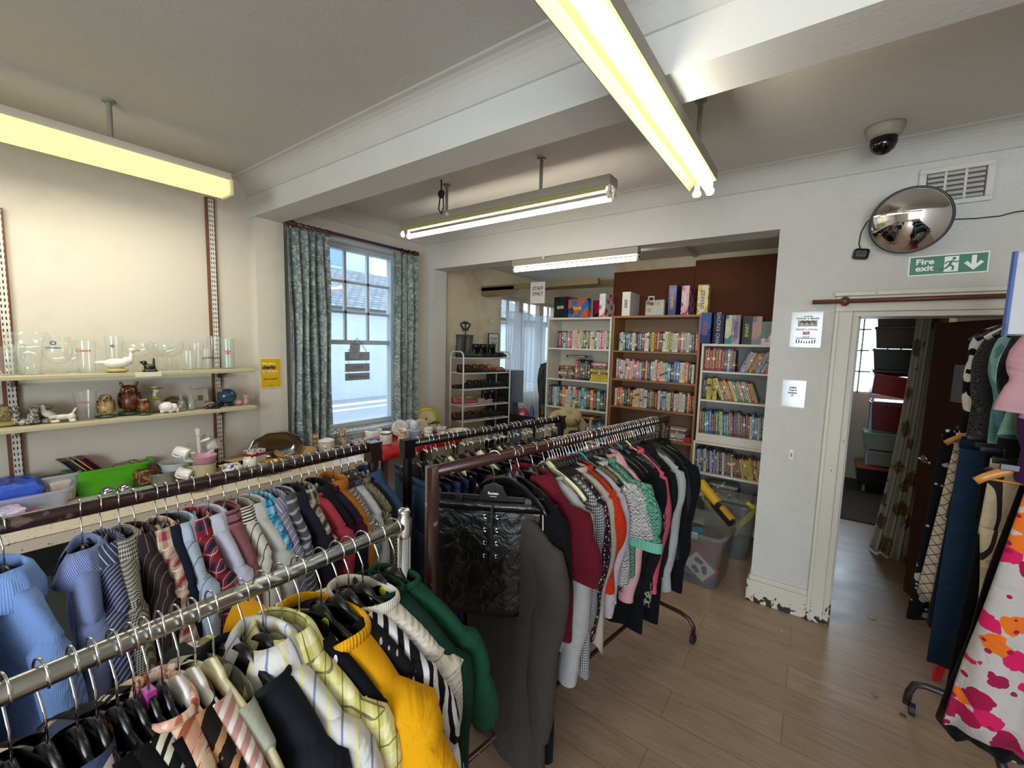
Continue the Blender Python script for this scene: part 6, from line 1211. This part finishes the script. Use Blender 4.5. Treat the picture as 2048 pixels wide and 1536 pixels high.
k = toy('white science kit box with black letters leaning in the tub', 'science_box', (-.73, 3.4, .28), (0, rad(-24), rad(10)), [('carton', 'cfd0cc', lambda b: b.b(-.03, .03, 0, .16, 0, .2))]); text('SCIENCE', .034, ink, k, (0, -.002, .1), (rad(90), rad(-90), 0))
toy('bright turquoise spring toy beside the science box', 'spring_toy', (-.64, 3.36, .3), (0, 0, 0), [('coil', '1a8ca8', lambda b: [b.tube([(.03*cos(a*pi/5), .03*sin(a*pi/5), i*.014) for a in range(10)], .006, 6, close=True) for i in range(4)])])
toy('navy and yellow foam dart blaster resting across the tubs', 'toy_blaster', (-.62, 3.66, .53), (0, rad(33), rad(-28)), [('barrel', '1c2038', lambda b: b.tube([(-.3, 0, 0), (-.12, 0, 0)], [.034, .03], 14)), ('muzzle', 'c4502a', lambda b: b.tube([(-.32, 0, 0), (-.295, 0, 0)], [.036, .036], 14)), ('foregrip', 'c9a010', lambda b: b.tube([(-.13, 0, .008), (.08, 0, .008)], [.042, .036], 12)), ('stock', '14151c', lambda b: b.b(.05, .26, -.015, .015, -.05, .015)), ('trigger_guard', 'b98a1c', lambda b: b.b(.12, .24, -.02, .02, -.0, .03))])
toy('bright yellow toy sword handle sticking out of the rear tub', 'toy_sword', (-.33, 3.9, .38), (0, rad(38), .2), [('blade', 'd0c41c', lambda b: b.b(-.02, .02, -.01, .01, -.26, .16)), ('crossguard', 'd0c41c', lambda b: b.b(-.09, .09, -.014, .014, .02, .05))])
toy('yellow plastic spade lying inside the rear tub', 'toy_spade', (-.55, 3.9, .22), (0, rad(-40), 0), [('scoop', 'c9b83a', lambda b: b.b(-.06, .06, -.01, .01, -.12, .05)), ('shaft', 'c9b83a', lambda b: b.b(-.012, .012, -.012, .012, .05, .26))])
# ================================================================ shoe rack
rk = thing('shoe_rack', 'white tubular metal shoe rack against the stained alcove wall', 'rack', (-3.235, 3.43, 0), rad(-14)); RW, RL = .26, .66; zs_ = (1.545, 1.375, 1.195, 1.01, .84, .6, .3); wt = mat('c9c7c2', .3, name='white_tube')
for y in (0, RL): MB().tube([(-RW/2, y, 0), (-RW/2, y, 1.56), (-RW/2+.02, y, 1.6), (-RW/2+.05, y, 1.615), (RW/2-.05, y, 1.615), (RW/2-.02, y, 1.6), (RW/2, y, 1.56), (RW/2, y, 0)], .009, 8).build('end_frame', wt, rk, smooth=True)
for z in zs_:
    b = MB()
    for x in (-RW/2, 0, RW/2): b.tube([(x, 0, z), (x, RL, z)], .0065 if x else .004, 8)
    for y in (.0, .2, .4, RL): b.tube([(-RW/2, y, z), (RW/2, y, z)], .004, 6)
    for i in range(6): b.tube([(-RW/2+.04*i+.02, 0, z), (-RW/2+.04*i+.02, RL, z)], .002, 5)
    b.build('wire_shelf', wt, rk)
RM = Matrix.Translation((-3.235, 3.43, 0)) @ Matrix.Rotation(rad(-14), 4, 'Z')
def shoe(lab, y, z, c_, kind='shoe', x=0, rz=0, sole='1a1816', grp='shoes on the white rack', lace=None, L=.26):
    p = RM @ Vector((x, y, z+.008)); k = thing({'boot': 'boot', 'welly': 'wellington_boot'}.get(kind, kind), lab, 'boot' if kind in ('boot', 'welly') else 'shoe', p, rad(-14-90)+rz, grp)
    wd = lambda u: .032*(1-abs(2*u-.9)**3*.35)+.008*max(0, 1-abs(u-.3)*5); top = {'shoe': .075, 'trainer': .085, 'sandal': .03, 'boot': .11, 'welly': .12, 'heel': .07}[kind]
    m = mat(c_, .4 if kind != 'welly' else .55, wear=.2); N, n = 16, 16
    def up(i, j):
        u = i/N; a = pi*j/n; w_ = wd(u)+.004; hh = (.035+.02*sin(pi*u)*.5) if u < .5 else .035+(top-.035)*min(1, (u-.5)/.3)**1.2
        if u < .12: hh = .02+.015*u/.12
        return (( .5-u)*L*-1, w_*cos(a), .012+hh*sin(a)**.7)
    b = MB().grid(lambda i, j: up(i, j), N, n); fs = b; b.build('upper', m, k, smooth=True, sol=.003)
    s_ = MB(); vs = [( (.5-i/N)*L*-1, s2*wd(i/N)*1.08) for s2 in (1,) for i in range(N+1)]; poly = [(x_, w_) for x_, w_ in vs]+[(x_, -w_) for x_, w_ in vs[::-1]]
    R2 = Matrix.Rotation(rad(-90), 3, 'X'); s_.prism([(x_, -w_) for x_, w_ in poly], -.014, .0, R2 @ Matrix.Identity(3)); s_.build('sole', mat(sole, .6), k)
    if kind in ('boot', 'welly'):
        hgt = .15 if kind == 'boot' else .25; sh = MB()
        sh.tube([(L*.3, 0, .03), (L*.3, 0, .1), (L*.31, 0, hgt*.6), (L*.3, 0, hgt)], [.04, .042, .046, .052 if kind == 'welly' else .048], 18, cap=False, ry=[.034, .036, .04, .046], ref=(0, 1, 0)); sh.build('shaft', m, k, smooth=True, sol=.004)
    if lace: MB().b(-.03, .05, -.02, .02, .075, .082).build('laces', mat(lace, .7), k)
    return k
def pair(lab, y, z, c_, kind='shoe', gap=.1, **kk):
    for i in (0, 1): shoe(('left ' if i == 0 else 'right ')+lab, y+i*gap, z, c_, kind, **kk)
Z = zs_
pair('olive green wellington boot on top of the rack', .12, Z[0], '3b3f33', 'welly', .11); pair('black ankle boot on top of the rack', .33, Z[0], '131318', 'boot', .1, L=.25); shoe('odd black heeled boot with pull tab on rack top', .56, Z[0], '0e0e12', 'boot')
pair('dark brown leather boot on the second shelf', .14, Z[1], '2e1a10', 'shoe', .1); pair('tan brown brogue on the second shelf', .34, Z[1], '5c3416', 'shoe', .1); shoe('single beige loafer with black heel on second shelf', .54, Z[1], '8d6a48', 'shoe')
pair('black strappy sandal on the third shelf', .08, Z[2], '0e0d0f', 'sandal', .1); pair('black patent court shoe on the third shelf', .27, Z[2], '0c0c10', 'shoe', .1); pair('dark navy slipper on the third shelf', .46, Z[2], '12131c', 'shoe', .11)
pair('pink lattice trainer on the fourth shelf', .08, Z[3], '94524c', 'trainer', .1, sole='b9a9a0', lace='c9b0a8'); pair('white and black plimsoll on the fourth shelf', .29, Z[3], '9a968e', 'sandal', .1, sole='b9b5aa'); pair('maroon ankle boot on the fourth shelf', .48, Z[3], '2a1014', 'boot', .1)
pair('brown suede shoe on the fifth shelf', .08, Z[4], '3c2418', 'shoe', .1); pair('black shoe with red lining on the fifth shelf', .28, Z[4], '151312', 'shoe', .1, lace='a81c2c'); pair('grey black trainer on the fifth shelf', .48, Z[4], '1d1e20', 'trainer', .1)
# butterfly ironwork behind the boots
p = P(931, 653, X=AX+.012); k = thing('iron_ornament', 'black wrought iron butterfly knot ornament behind the green wellingtons', 'ornament', p, rad(90)); b = MB()
for s in (-1, 1): b.tube([(s*.045+.04*cos(a*pi/10)+s*.012*sin(a*pi/10), 0, .012+.034*sin(a*pi/10)+.01*cos(a*pi/5)) for a in range(20)], .005, 6, close=True)
b.tube([(.088*sin(a*pi/16), 0, .005+.05*cos(a*pi/16)**3+.022*abs(sin(a*pi/16))) for a in range(32)], .0055, 6, close=True)
b.tube([(-.03, 0, .055), (0, 0, .03), (.03, 0, .055)], .005); b.tube([(-.05, 0, -.05), (0, 0, -.03), (.05, 0, -.05)], .006); b.tube([(0, 0, -.03), (0, 0, -.11)], .006); b.build('ironwork', blackm, k)
# dark drawers + trolley + things by the net curtain
k = thing('filing_drawers', 'dark plastic drawer unit behind the shoe rack', 'drawers', (-3.24, 4.33, 0), rad(-4)); MB().b(-.2, .2, -.14, .14, 0, 1.38).build('carcass', mat('1c1b1e', .4), k, bevel=.006)
for i in range(5): d = MB().b(-.18, .18, -.155, -.14, .05+i*.26, .28+i*.26).build('drawer', mat('242328', .35), k, bevel=.004); MB().b(-.05, .05, -.165, -.155, .22+i*.26, .235+i*.26).build('handle', black, d)
k = thing('side_table', 'black trolley of cleaning things beside the white bookcase', 'trolley', (-2.86, 4.3, 0)); MB().b(-.22, .22, -.16, .16, .72, .75).build('top', blackm, k)
for x in (-.2, .2):
    for y in (-.14, .14): MB().b(x-.012, x+.012, y-.012, y+.012, 0, .75).build('leg', blackm, k)
MB().b(-.22, .22, -.16, .16, .3, .32).build('lower_shelf', blackm, k); MB().b(-.22, .22, -.16, -.15, .75, .86).build('gallery', blackm, k)
def lump(name, lab, x, y, z, r, c_, cat): o = MB().ell((0, 0, r[2]), r, 16).build(name, mat(c_, .5, wear=.3), loc=(x, y, z), smooth=True); tag(o, lab, cat, 'things on the black trolley'); return o
lump('pink_cloth', 'crumpled hot pink cloth on the black trolley', -2.9, 4.27, .751, (.08, .07, .09), 'b83a58', 'cloth'); lump('blue_cap', 'small blue bottle top beside the pink cloth', -2.79, 4.3, .751, (.03, .03, .11), '2a6ab0', 'cap'); lump('white_toy', 'small white soft toy with a blue bow on trolley', -2.86, 4.19, .751, (.04, .035, .07), 'b9bcc9', 'toy'); lump('pink_pouch', 'flat raspberry pink pouch at the trolley edge', -2.76, 4.19, .751, (.05, .04, .03), 'b52a50', 'pouch')
k = thing('spray_bottle', 'clear trigger spray bottle behind the pink cloth', 'bottle', (-2.99, 4.36, .751), 0, 'things on the black trolley'); MB().lathe([(.0005, 0), (.035, .0), (.035, .13), (.014, .17), (.014, .19), (.0005, .19)]).build('bottle_body', glassy('e0e6e6', .1, .3, 'clear_plastic2'), k, smooth=True); q = MB(); q.b(-.05, .03, -.012, .012, .19, .225); q.b(-.045, -.035, -.008, .008, .15, .19); q.build('trigger', mat('b9bcbc', .4), k, bevel=.003)
k = thing('pen_pot', 'black pot of scissors and pens on the trolley', 'pot', (-2.68, 4.36, .751), 0, 'things on the black trolley'); MB().lathe(turn([(.035, 0), (.04, .11)])).build('pot', black, k, smooth=True)
for i, c_ in enumerate(('2e6a8c', '3c8c4a', '8c2c3c', '1c1c20', 'b5a03c')): MB().tube([(0, 0, .02), (.03*cos(i*1.3), .03*sin(i*1.3), .19+.01*i)], .004, 6).build('pen', mat(c_, .4), k)
for s in (-1, 1): MB().tube([(.0+s*.018+.014*cos(a*pi/6), 0, .21+.02*sin(a*pi/6)) for a in range(12)], .004, 6, close=True).build('scissor_loop', mat('2a7a94', .4), k)
k = thing('framed_print', 'yellow handwritten price note on the side of the white bookcase', 'note', (-2.578, 4.33, 1.32), 0); MB().b(-.001, .0, -.06, .06, -.09, .09).build('note_sheet', mat('b5a428', .6), k); text('Books', .03, ink, k, (-.002, 0, 0), (rad(90), 0, rad(-90)))
k = thing('coat', 'dark green anorak hanging in front of the net curtain beside bookcase', 'coat', (-2.68, 4.52, 1.62), rad(20)); garment(k, fab('23302a', bump='leather', rough=.6), 't', W=.13, L=.75, D=.04, sl=.5, slW=.04, wn=.05)
# net curtains
t = NT('net_curtain'); tr = t.n('ShaderNodeBsdfTransparent'); tl = t.n('ShaderNodeBsdfTranslucent'); tl.inputs[0].default_value = (.85, .88, .92, 1); t.fin(lin('c9ccd0'), .9)
a1 = t.n('ShaderNodeMixShader'); a1.inputs[0].default_value = .5; t.put(a1.inputs[1], tl.outputs[0]); t.put(a1.inputs[2], t.b.outputs[0]); a2 = t.n('ShaderNodeMixShader'); a2.inputs[0].default_value = .72; t.put(a2.inputs[1], tr.outputs[0]); t.put(a2.inputs[2], a1.outputs[0])
for o in t.t.nodes:
    if o.type == 'OUTPUT_MATERIAL': t.t.links.new(a2.outputs[0], o.inputs[0])
nz = 2.15; wr_ = thing('curtain_wire', 'thin wire carrying the white net curtains across the alcove window', 'wire', (AX+.07, 0, nz)); MB().tube([(0, 4.5, 0), (0, 6.15, -.01)], .003, 6).build('wire', steel, wr_)
for i, (a, b_) in enumerate(((4.52, 5.0), (5.02, 6.1))): k = thing('net_curtain', ('narrow white net curtain nearest the shoe rack', 'wide white net curtain behind the white bookcase')[i], 'net curtain', (AX+.08, 0, 0), 0, 'net curtains'); curtain(k, t.m, 0, a, b_, .7, nz, 9, .018, 0, i+8, sol=0, name='net_panel')
# ================================================================ right hand two tier rail by the doorway
EX = .735; m_er = mat('2c2320', .35, wear=.4, name='brown_black_tube')
SK = -math.atan(.08)
def rx(t): return EX-.08*(2.7-t)
ra = thing('clothes_rail', 'two tier brown tube rail of long clothes right of the doorway', 'clothes rail', (EX-.216, 0, 0), SK, 'clothes rails standing on the shop floor')
YN, YFR, ZU, ZL = 1.15, 2.78, 2.0, 1.545
MB().tube([(0, YN, ZU), (0, YFR, ZU)], .016, 14).build('upper_rail', m_er, ra, smooth=True); MB().tube([(0, YN, ZL), (0, YFR, ZL)], .016, 14).build('lower_rail', m_er, ra, smooth=True)
for y in (YN, YFR):
    MB().tube([(0, y, .15), (0, y, ZU+.016)], .017, 14).build('post', m_er, ra, smooth=True)
for y in (2.66,):
    MB().tube([(-.255, y, .05), (-.25, y, .1), (-.235, y, .145), (-.2, y, .16), (.2, y, .16), (.235, y, .145), (.25, y, .1), (.255, y, .05)], .0155, 12).build('foot', m_er, ra, smooth=True)
    for x in (-.255, .255): c = MB(); c.cyl((x+.02, y-.015, .028), .028, .022, 16, ax='x'); c.cyl((x, y, .05), .014, .03, 10); c.build('caster', blackm, ra, smooth=False)
pts = [P(1958, 1380, Z=.22), P(1966, 1410, Z=.19), P(1976, 1450, Z=.15), P(1995, 1500, Z=.1), P(2012, 1560, Z=.05)]
q_ = Matrix.Rotation(-SK, 3, 'Z'); MB().tube([q_ @ (p-Vector((EX-.216, 0, 0))) for p in pts], .017, 12).build('curved_foot', m_er, ra, smooth=True)
class RE:
    ang = SK
    def __init__(s, z): s.z = z
    def at(s, t): return Vector((rx(t), t, s.z))
UR, LR = RE(ZU), RE(ZL); GE, GF = 'long clothes on the upper right rail', 'skirts and trousers on the lower right rail'
UP = [(2.70, 'black kimono top with bold white feather print', 'feather print kimono', 'kimono', 'top', F('0c0c10', 'leaf', 'c9c6c0', s=7, duty=.5), dict(L=1.0, sl=.5, slW=.05, D=.03, W=.17, hem=1.3)),
 (2.55, 'dark grey tweed long cardigan with a speckled weave', 'grey tweed cardigan', 'cardigan', 'cardigan', F('222327', 'mel', '5c5c5e', s=26, bump='fuzz'), dict(L=.95, sl=.55, D=.03, slW=.04, W=.165, hem=1.3)),
 (2.38, 'pale teal beaded blouse with dark loops', 'teal beaded blouse', 'blouse', 'blouse', F('55858c', 'leaf', '7fa9ad', s=5, duty=.3), dict(L=.62, sl=.36, slW=.04, W=.15, hk='white')),
 (2.24, 'plain black satin blouse between the teal and mint ones', 'black satin blouse', 'blouse', 'blouse', F('0d1114', rough=.4), dict(L=.7, sl=.4, W=.15, slW=.035)),
 (2.05, 'mint green flowing dress on the upper right rail', 'mint flowing dress', 'dress', 'dress', F('6f9488'), dict(L=.5, sl=0, W=.15, hem=1.2, fold=.012, D=.03)),
 (1.86, 'deep purple velvet top below the pink frill', 'purple velvet top', 'top', 'top', F('35123c'), dict(L=.6, sl=.4, W=.17, slW=.035)),
 (1.70, 'dusty pink frilled chiffon blouse at the right edge', 'pink frilled blouse', 'blouse', 'blouse', F('a88089'), dict(L=.4, sl=.25, slW=.05, W=.17, hem=1.25, fold=.015))]
for (y, lab, sh, nm, cat, m, k) in UP: k = dict(k); hang(UR, y, 'top', m, lab, sh, cat, nm, group=GE, rz=rnd.uniform(-4, 6), **k)
bw_ = F('101014', 'floral', 'd0cdc6', '9a9a98', s=14, duty=.6)
LO = [(2.72, 'black and white daisy print skirt lowest at the back', 'daisy print skirt', 'skirt', bw_, dict(sk=bw_, W=.24, L=.93, D=.035, flare=1.2), 'clip'),
 (2.62, 'cream skirt with a thin black diamond lattice', 'lattice skirt', 'skirt', F('b9ab9c', 'latt', '2c2420', s=22, duty=.09), dict(sk=F('b9ab9c'), W=.205, L=.78, D=.035, flare=1.3), 'wood'),
 (2.53, 'navy blue pleated skirt in front of the lattice one', 'navy pleated skirt', 'skirt', F('0f1730'), dict(sk=F('0f1730'), W=.2, L=.86, D=.03, flare=1.18, folds=8), 'wood'),
 (2.42, 'dark indigo denim midi skirt with a stitched hem', 'indigo denim skirt', 'skirt', F('16273c', c2='26405c', bump='denim'), dict(sk=F('131c29', c2='212f42', bump='denim'), W=.215, L=.97, D=.03, flare=1.08, folds=2, fa=.006), 'clip'),
 (2.24, 'plain black wide leg trousers beside the denim skirt', 'black wide leg trousers', 'trousers', F('0c0e12'), dict(tr=F('0c0e12'), W=.17, L=.98, D=.03), 'clip'),
 (2.15, 'black crepe skirt hanging beside the cream flower print', 'black crepe skirt', 'skirt', F('090a0c'), dict(sk=F('090a0c'), W=.165, L=.9, D=.03, flare=1.25), 'clip'),
 (2.05, 'cream trousers printed with black line drawn flowers', 'cream line flower trousers', 'trousers', F('b5a58c', 'leaf', '2a221e', s=4, duty=.1), dict(tr=F('b5a58c'), W=.185, L=1.02, D=.03), 'purple'),
 (1.95, 'long black chiffon skirt sweeping diagonally across the rail', 'black chiffon skirt', 'skirt', F('08080a'), dict(sk=F('08080a'), W=.13, L=.92, D=.04, flare=1.9, fa=.02), 'clip'),
 (1.84, 'white skirt with large hot pink and orange gerbera flowers', 'pink gerbera skirt', 'skirt', F('a8a29e', 'floral', 'b81c52', '8c1440', c4='c8641c', s=13, duty=.68), dict(sk=F('a8a29e'), W=.14, L=.84, D=.04, flare=1.75), 'clip')]
for (y, lab, sh, cat, m, k, hk) in LO: hang(LR, y, 'sk', m, lab, sh, cat, cat, hk=hk, group=GF, rz=rnd.uniform(-3, 5), **k)
for (y, hk, lb) in ((2.62, 'wood', 'wide honey wood hanger jutting out left of the denim skirt'), (1.9, 'wood', 'honey wood hanger at the right edge under the pink blouse')): hanger(hk, lb, (rx(y)-.05, y, ZL), (0, 0, rad(4)), 'empty hangers on the lower right rail')
# price card on the rail
s = thing('sign_holder', 'white price card in a blue edged acrylic holder on the upper rail', 'sign', (.53, 1.72, 1.885), (0, 0, rad(12))); MB().b(-.13, .13, -.002, .002, -.105, .105).build('card', mat('b9b9ba', .3), s); MB().b(-.137, -.13, -.006, .006, -.11, .11).build('blue_edge', mat('4a5f9a', .2), s); MB().b(-.137, .137, -.006, -.004, -.11, .11).build('acrylic_front', glassy('ffffff', .03, .05, 'acrylic'), s)
MB().tube([(0, 0, .1), (.05, .0, .135), (EX-.53, .0, .125)], .004, 6).build('hanging_wire', steel, s); text('Ladies Dresses', .02, mat('6a6a70'), s, (-.075, -.004, .0), (rad(90), rad(-90), 0))
# red plastic stool
rp = mat('b81810', .3, name='red_plastic'); st = thing('stool', 'bright red plastic stool standing under the lower right rail', 'stool', (.79, 2.88, 0)); MB().b(-.17, .17, -.16, .16, .42, .45).build('seat', rp, st, bevel=.012)
for sx_ in (-1, 1):
    for sy_ in (-1, 1):
        b = MB(); z0_, z1_ = 0, .43; a0, a1 = .165, .135
        vs = []
        for (z, a, w_) in ((0, a0, .034), (.43, a1, .07)): cx, cy = sx_*a, sy_*a; vs += [(cx-w_*sx_*0-sx_*w_, cy, z), (cx, cy, z), (cx, cy-sy_*w_, z), (cx-sx_*.012, cy-sy_*w_, z), (cx-sx_*.012, cy-sy_*.012, z), (cx-sx_*w_, cy-sy_*.012, z)]
        b.add(vs, [tuple(range(6)), tuple(range(11, 5, -1))]+[(i, 6+i, 6+(i+1) % 6, (i+1) % 6) for i in range(6)]); b.build('leg', rp, st)
MB().b(-.15, .15, -.145, -.135, .36, .42).build('apron', rp, st)
# coins and litter
for i, (x, y, c_) in enumerate(((1750, 1391, 'b0a8a0'), (1806, 1431, 'b59a78'))): p = P(x, y, Z=.002); tag(MB().cyl((0, 0, .001), .013, .003, 20).build('coin', mat(c_, .3, 1), loc=p), ('small silver coloured disc on the floor near the middle of the doorway', 'small bronze coloured disc on the floor by the rail caster')[i], 'coin')
p = P(1745, 1236, Z=.003); tag(MB().box((0, 0, 0), (.035, .022, .003), Euler((0, 0, .4)).to_matrix()).build('sweet_wrapper', mat('b0a45a', .25, .6), loc=p), 'tiny gold sweet wrapper on the floor before the doorway', 'wrapper')
p = P(1563, 1262, Z=.001); tag(MB().box((0, 0, 0), (.008, .006, .002)).build('paper_scrap', paper, loc=p), 'tiny white scrap of paper on the floor before the pier', 'scrap')
# ================================================================ passage: brown door, drape, shelving with boxes
dd = Vector((.65-.965, 4.06-3.42, 0)); dl = dd.length; da = atan2(dd.y, dd.x)
dr = thing('door_2', None, None, (.965, 3.42, 0), da); dr['kind'] = 'structure'; mb_ = NT('brown_door'); md_ = mb_.fin(mb_.mix(mb_.noise(2, 4)[0], lin('52291a'), lin('3d1e12')), .45)
MB().b(0, dl, -.02, .02, .01, 1.935).build('door_leaf', md_, dr, bevel=.003)
h = MB(); h.cyl((dl-.06, .028, 1.0), .026, .012, 18, ax='y'); h.tube([(dl-.06, .03, 1.0), (dl-.06, .06, 1.0), (dl-.10, .065, 1.0), (dl-.17, .065, .995)], .009, 10); h.build('door_handle', chrome, dr, smooth=True)
MB().b(dl-.36, dl-.2, .021, .023, 1.42, 1.66).build('paper_notice', mat('8a9096', .5), dr)
fl_ = NT('brown_rose_fabric', uv=True); w_ = fl_.vor(5.2, .9); n1 = fl_.noise(16, 3, 1.5)[0]; fcol = fl_.mix(fl_.lt(fl_.ma('ADD', w_['Distance'], fl_.ma('MULTIPLY', n1, .5)), .62), lin('b3ab9e'), fl_.mix(n1, lin('4a2c14'), lin('a07a4c'))); fm = fl_.fin(fcol, .85)
cd = thing('curtain', 'long floral draught curtain with brown roses hanging inside the doorway', 'curtain', (0, 0, 0)); r_ = random.Random(4)
def pdrape(i, j):
    u = i/70; f = j/24; xa = .615-.12*f**2.2; xb = .80-.02*f; 
    return (xa+(xb-xa)*u, 4.62+.1*f*(1-u)+.035*sin(u*26+f*1.2)*(.5+.5*f), 2.2-2.18*f-.03*u*(f > .98))
MB().grid(pdrape, 70, 24, uvf=lambda i, j: (.6*i/70, 2.2*j/24)).build('curtain_panel', fm, cd, smooth=True, sol=.003)
MB().tube([(.28, 4.62, 2.22), (.97, 4.62, 2.22)], .012, 10).build('rod', steel, cd)
# wire shelving unit and boxes
X0, X1, Y0, Y1 = .585, .93, 6.72, 7.1
def zz(y): return P(1762, y, Y=Y0).z
zl = [zz(v) for v in (803, 862, 899, 931, 972)]
sh = thing('wire_shelving', 'narrow chrome shelving unit stacked with plastic boxes in the back room', 'shelving', (0, 0, 0)); gm = mat('8c9092', .35, .6, name='grey_steel')
for x in (X0, X1):
    for y in (Y0, Y1): MB().b(x-.013, x+.013, y-.013, y+.013, 0.012, zl[0]+.08).build('post', gm, sh)
for z in zl: MB().b(X0, X1, Y0, Y1, z-.012, z).build('shelf_board', gm, sh)
def bx_(lab, x0, x1, y0, y1, z0, z1, c_, lid=None, ry=0, gl_=False, name='storage_box'):
    k = thing(name, lab, 'box', ((x0+x1)/2, (y0+y1)/2, z0+.001), (0, ry, 0), 'boxes in the back room'); w_, d_, h_ = (x1-x0)/2, (y1-y0)/2, z1-z0
    b = MB(); b.add([(s*w_*k_, t_*d_*k_, z) for (z, k_) in ((0, .88), (h_, 1)) for (s, t_) in ((-1, -1), (1, -1), (1, 1), (-1, 1))], [(0, 1, 2, 3), (7, 6, 5, 4), (0, 4, 5, 1), (1, 5, 6, 2), (2, 6, 7, 3), (3, 7, 4, 0)])
    b.build('box_body', mat(c_, .4) if not gl_ else glassy('c4d0cc', .15, .5, 'tinted_box_plastic'), k, bevel=.008); MB().b(-w_*1.05, w_*1.05, -d_*1.04, d_*1.04, h_-.015, h_+.012).build('lid', mat(lid or c_, .35), k, bevel=.005)
    return k
bx_('tilted bright red plastic crate on top of the shelving', .53, .97, 6.62, 7.05, zl[0]+.07, zl[0]+.30, '8c0c16', ry=rad(9)); bx_('dark red plastic bin on the top shelf of the unit', .58, .92, 6.66, 7.05, zl[1], zl[0]-.03, '6a0c1e', '7a1424')
bx_('sea green see-through box on the second shelf down', .54, .92, 6.62, 7.05, zl[2], zl[1]-.03, '3c6a5c', '6f9a8c', gl_=True); bx_('clear lidded box on the third shelf down', .58, .90, 6.64, 7.05, zl[3], zl[2]-.03, '6c7472', '8a9492', gl_=True)
bx_('black box with an orange lid on the lowest shelf', .50, .90, 6.6, 7.0, zl[4], zl[3]-.03, '14201a', 'a8451c'); bx_('dark green crate near the top of the boxes, fourth down', .54, .98, 6.7, 7.1, zl[0]+.38, zl[0]+.62, '1c241c', '1c241c'); 
bx_('brown cardboard carton under the black crate high up', .54, .99, 6.7, 7.1, zl[0]+.64, zl[0]+.88, '2a1c14', '33241a'); bx_('black plastic crate topmost of the back room stack', .53, 1.03, 6.7, 7.12, zl[0]+.9, zl[0]+1.14, '101010', '141412'); bx_('dark slatted tray just under the green crate', .56, .97, 6.7, 7.08, zl[0]+.31, zl[0]+.365, '22201e', '2a2624')
BL = bpy.data.lights.new('back_room_bulb', 'POINT'); BL.energy = 9; BL.color = (1, .82, .55); BL.shadow_soft_size = .12; lo = bpy.data.objects.new('back_room_bulb', BL); lo.location = (1.6, 6.4, 2.45); COL.objects.link(lo)
print('objects', len(bpy.data.objects))
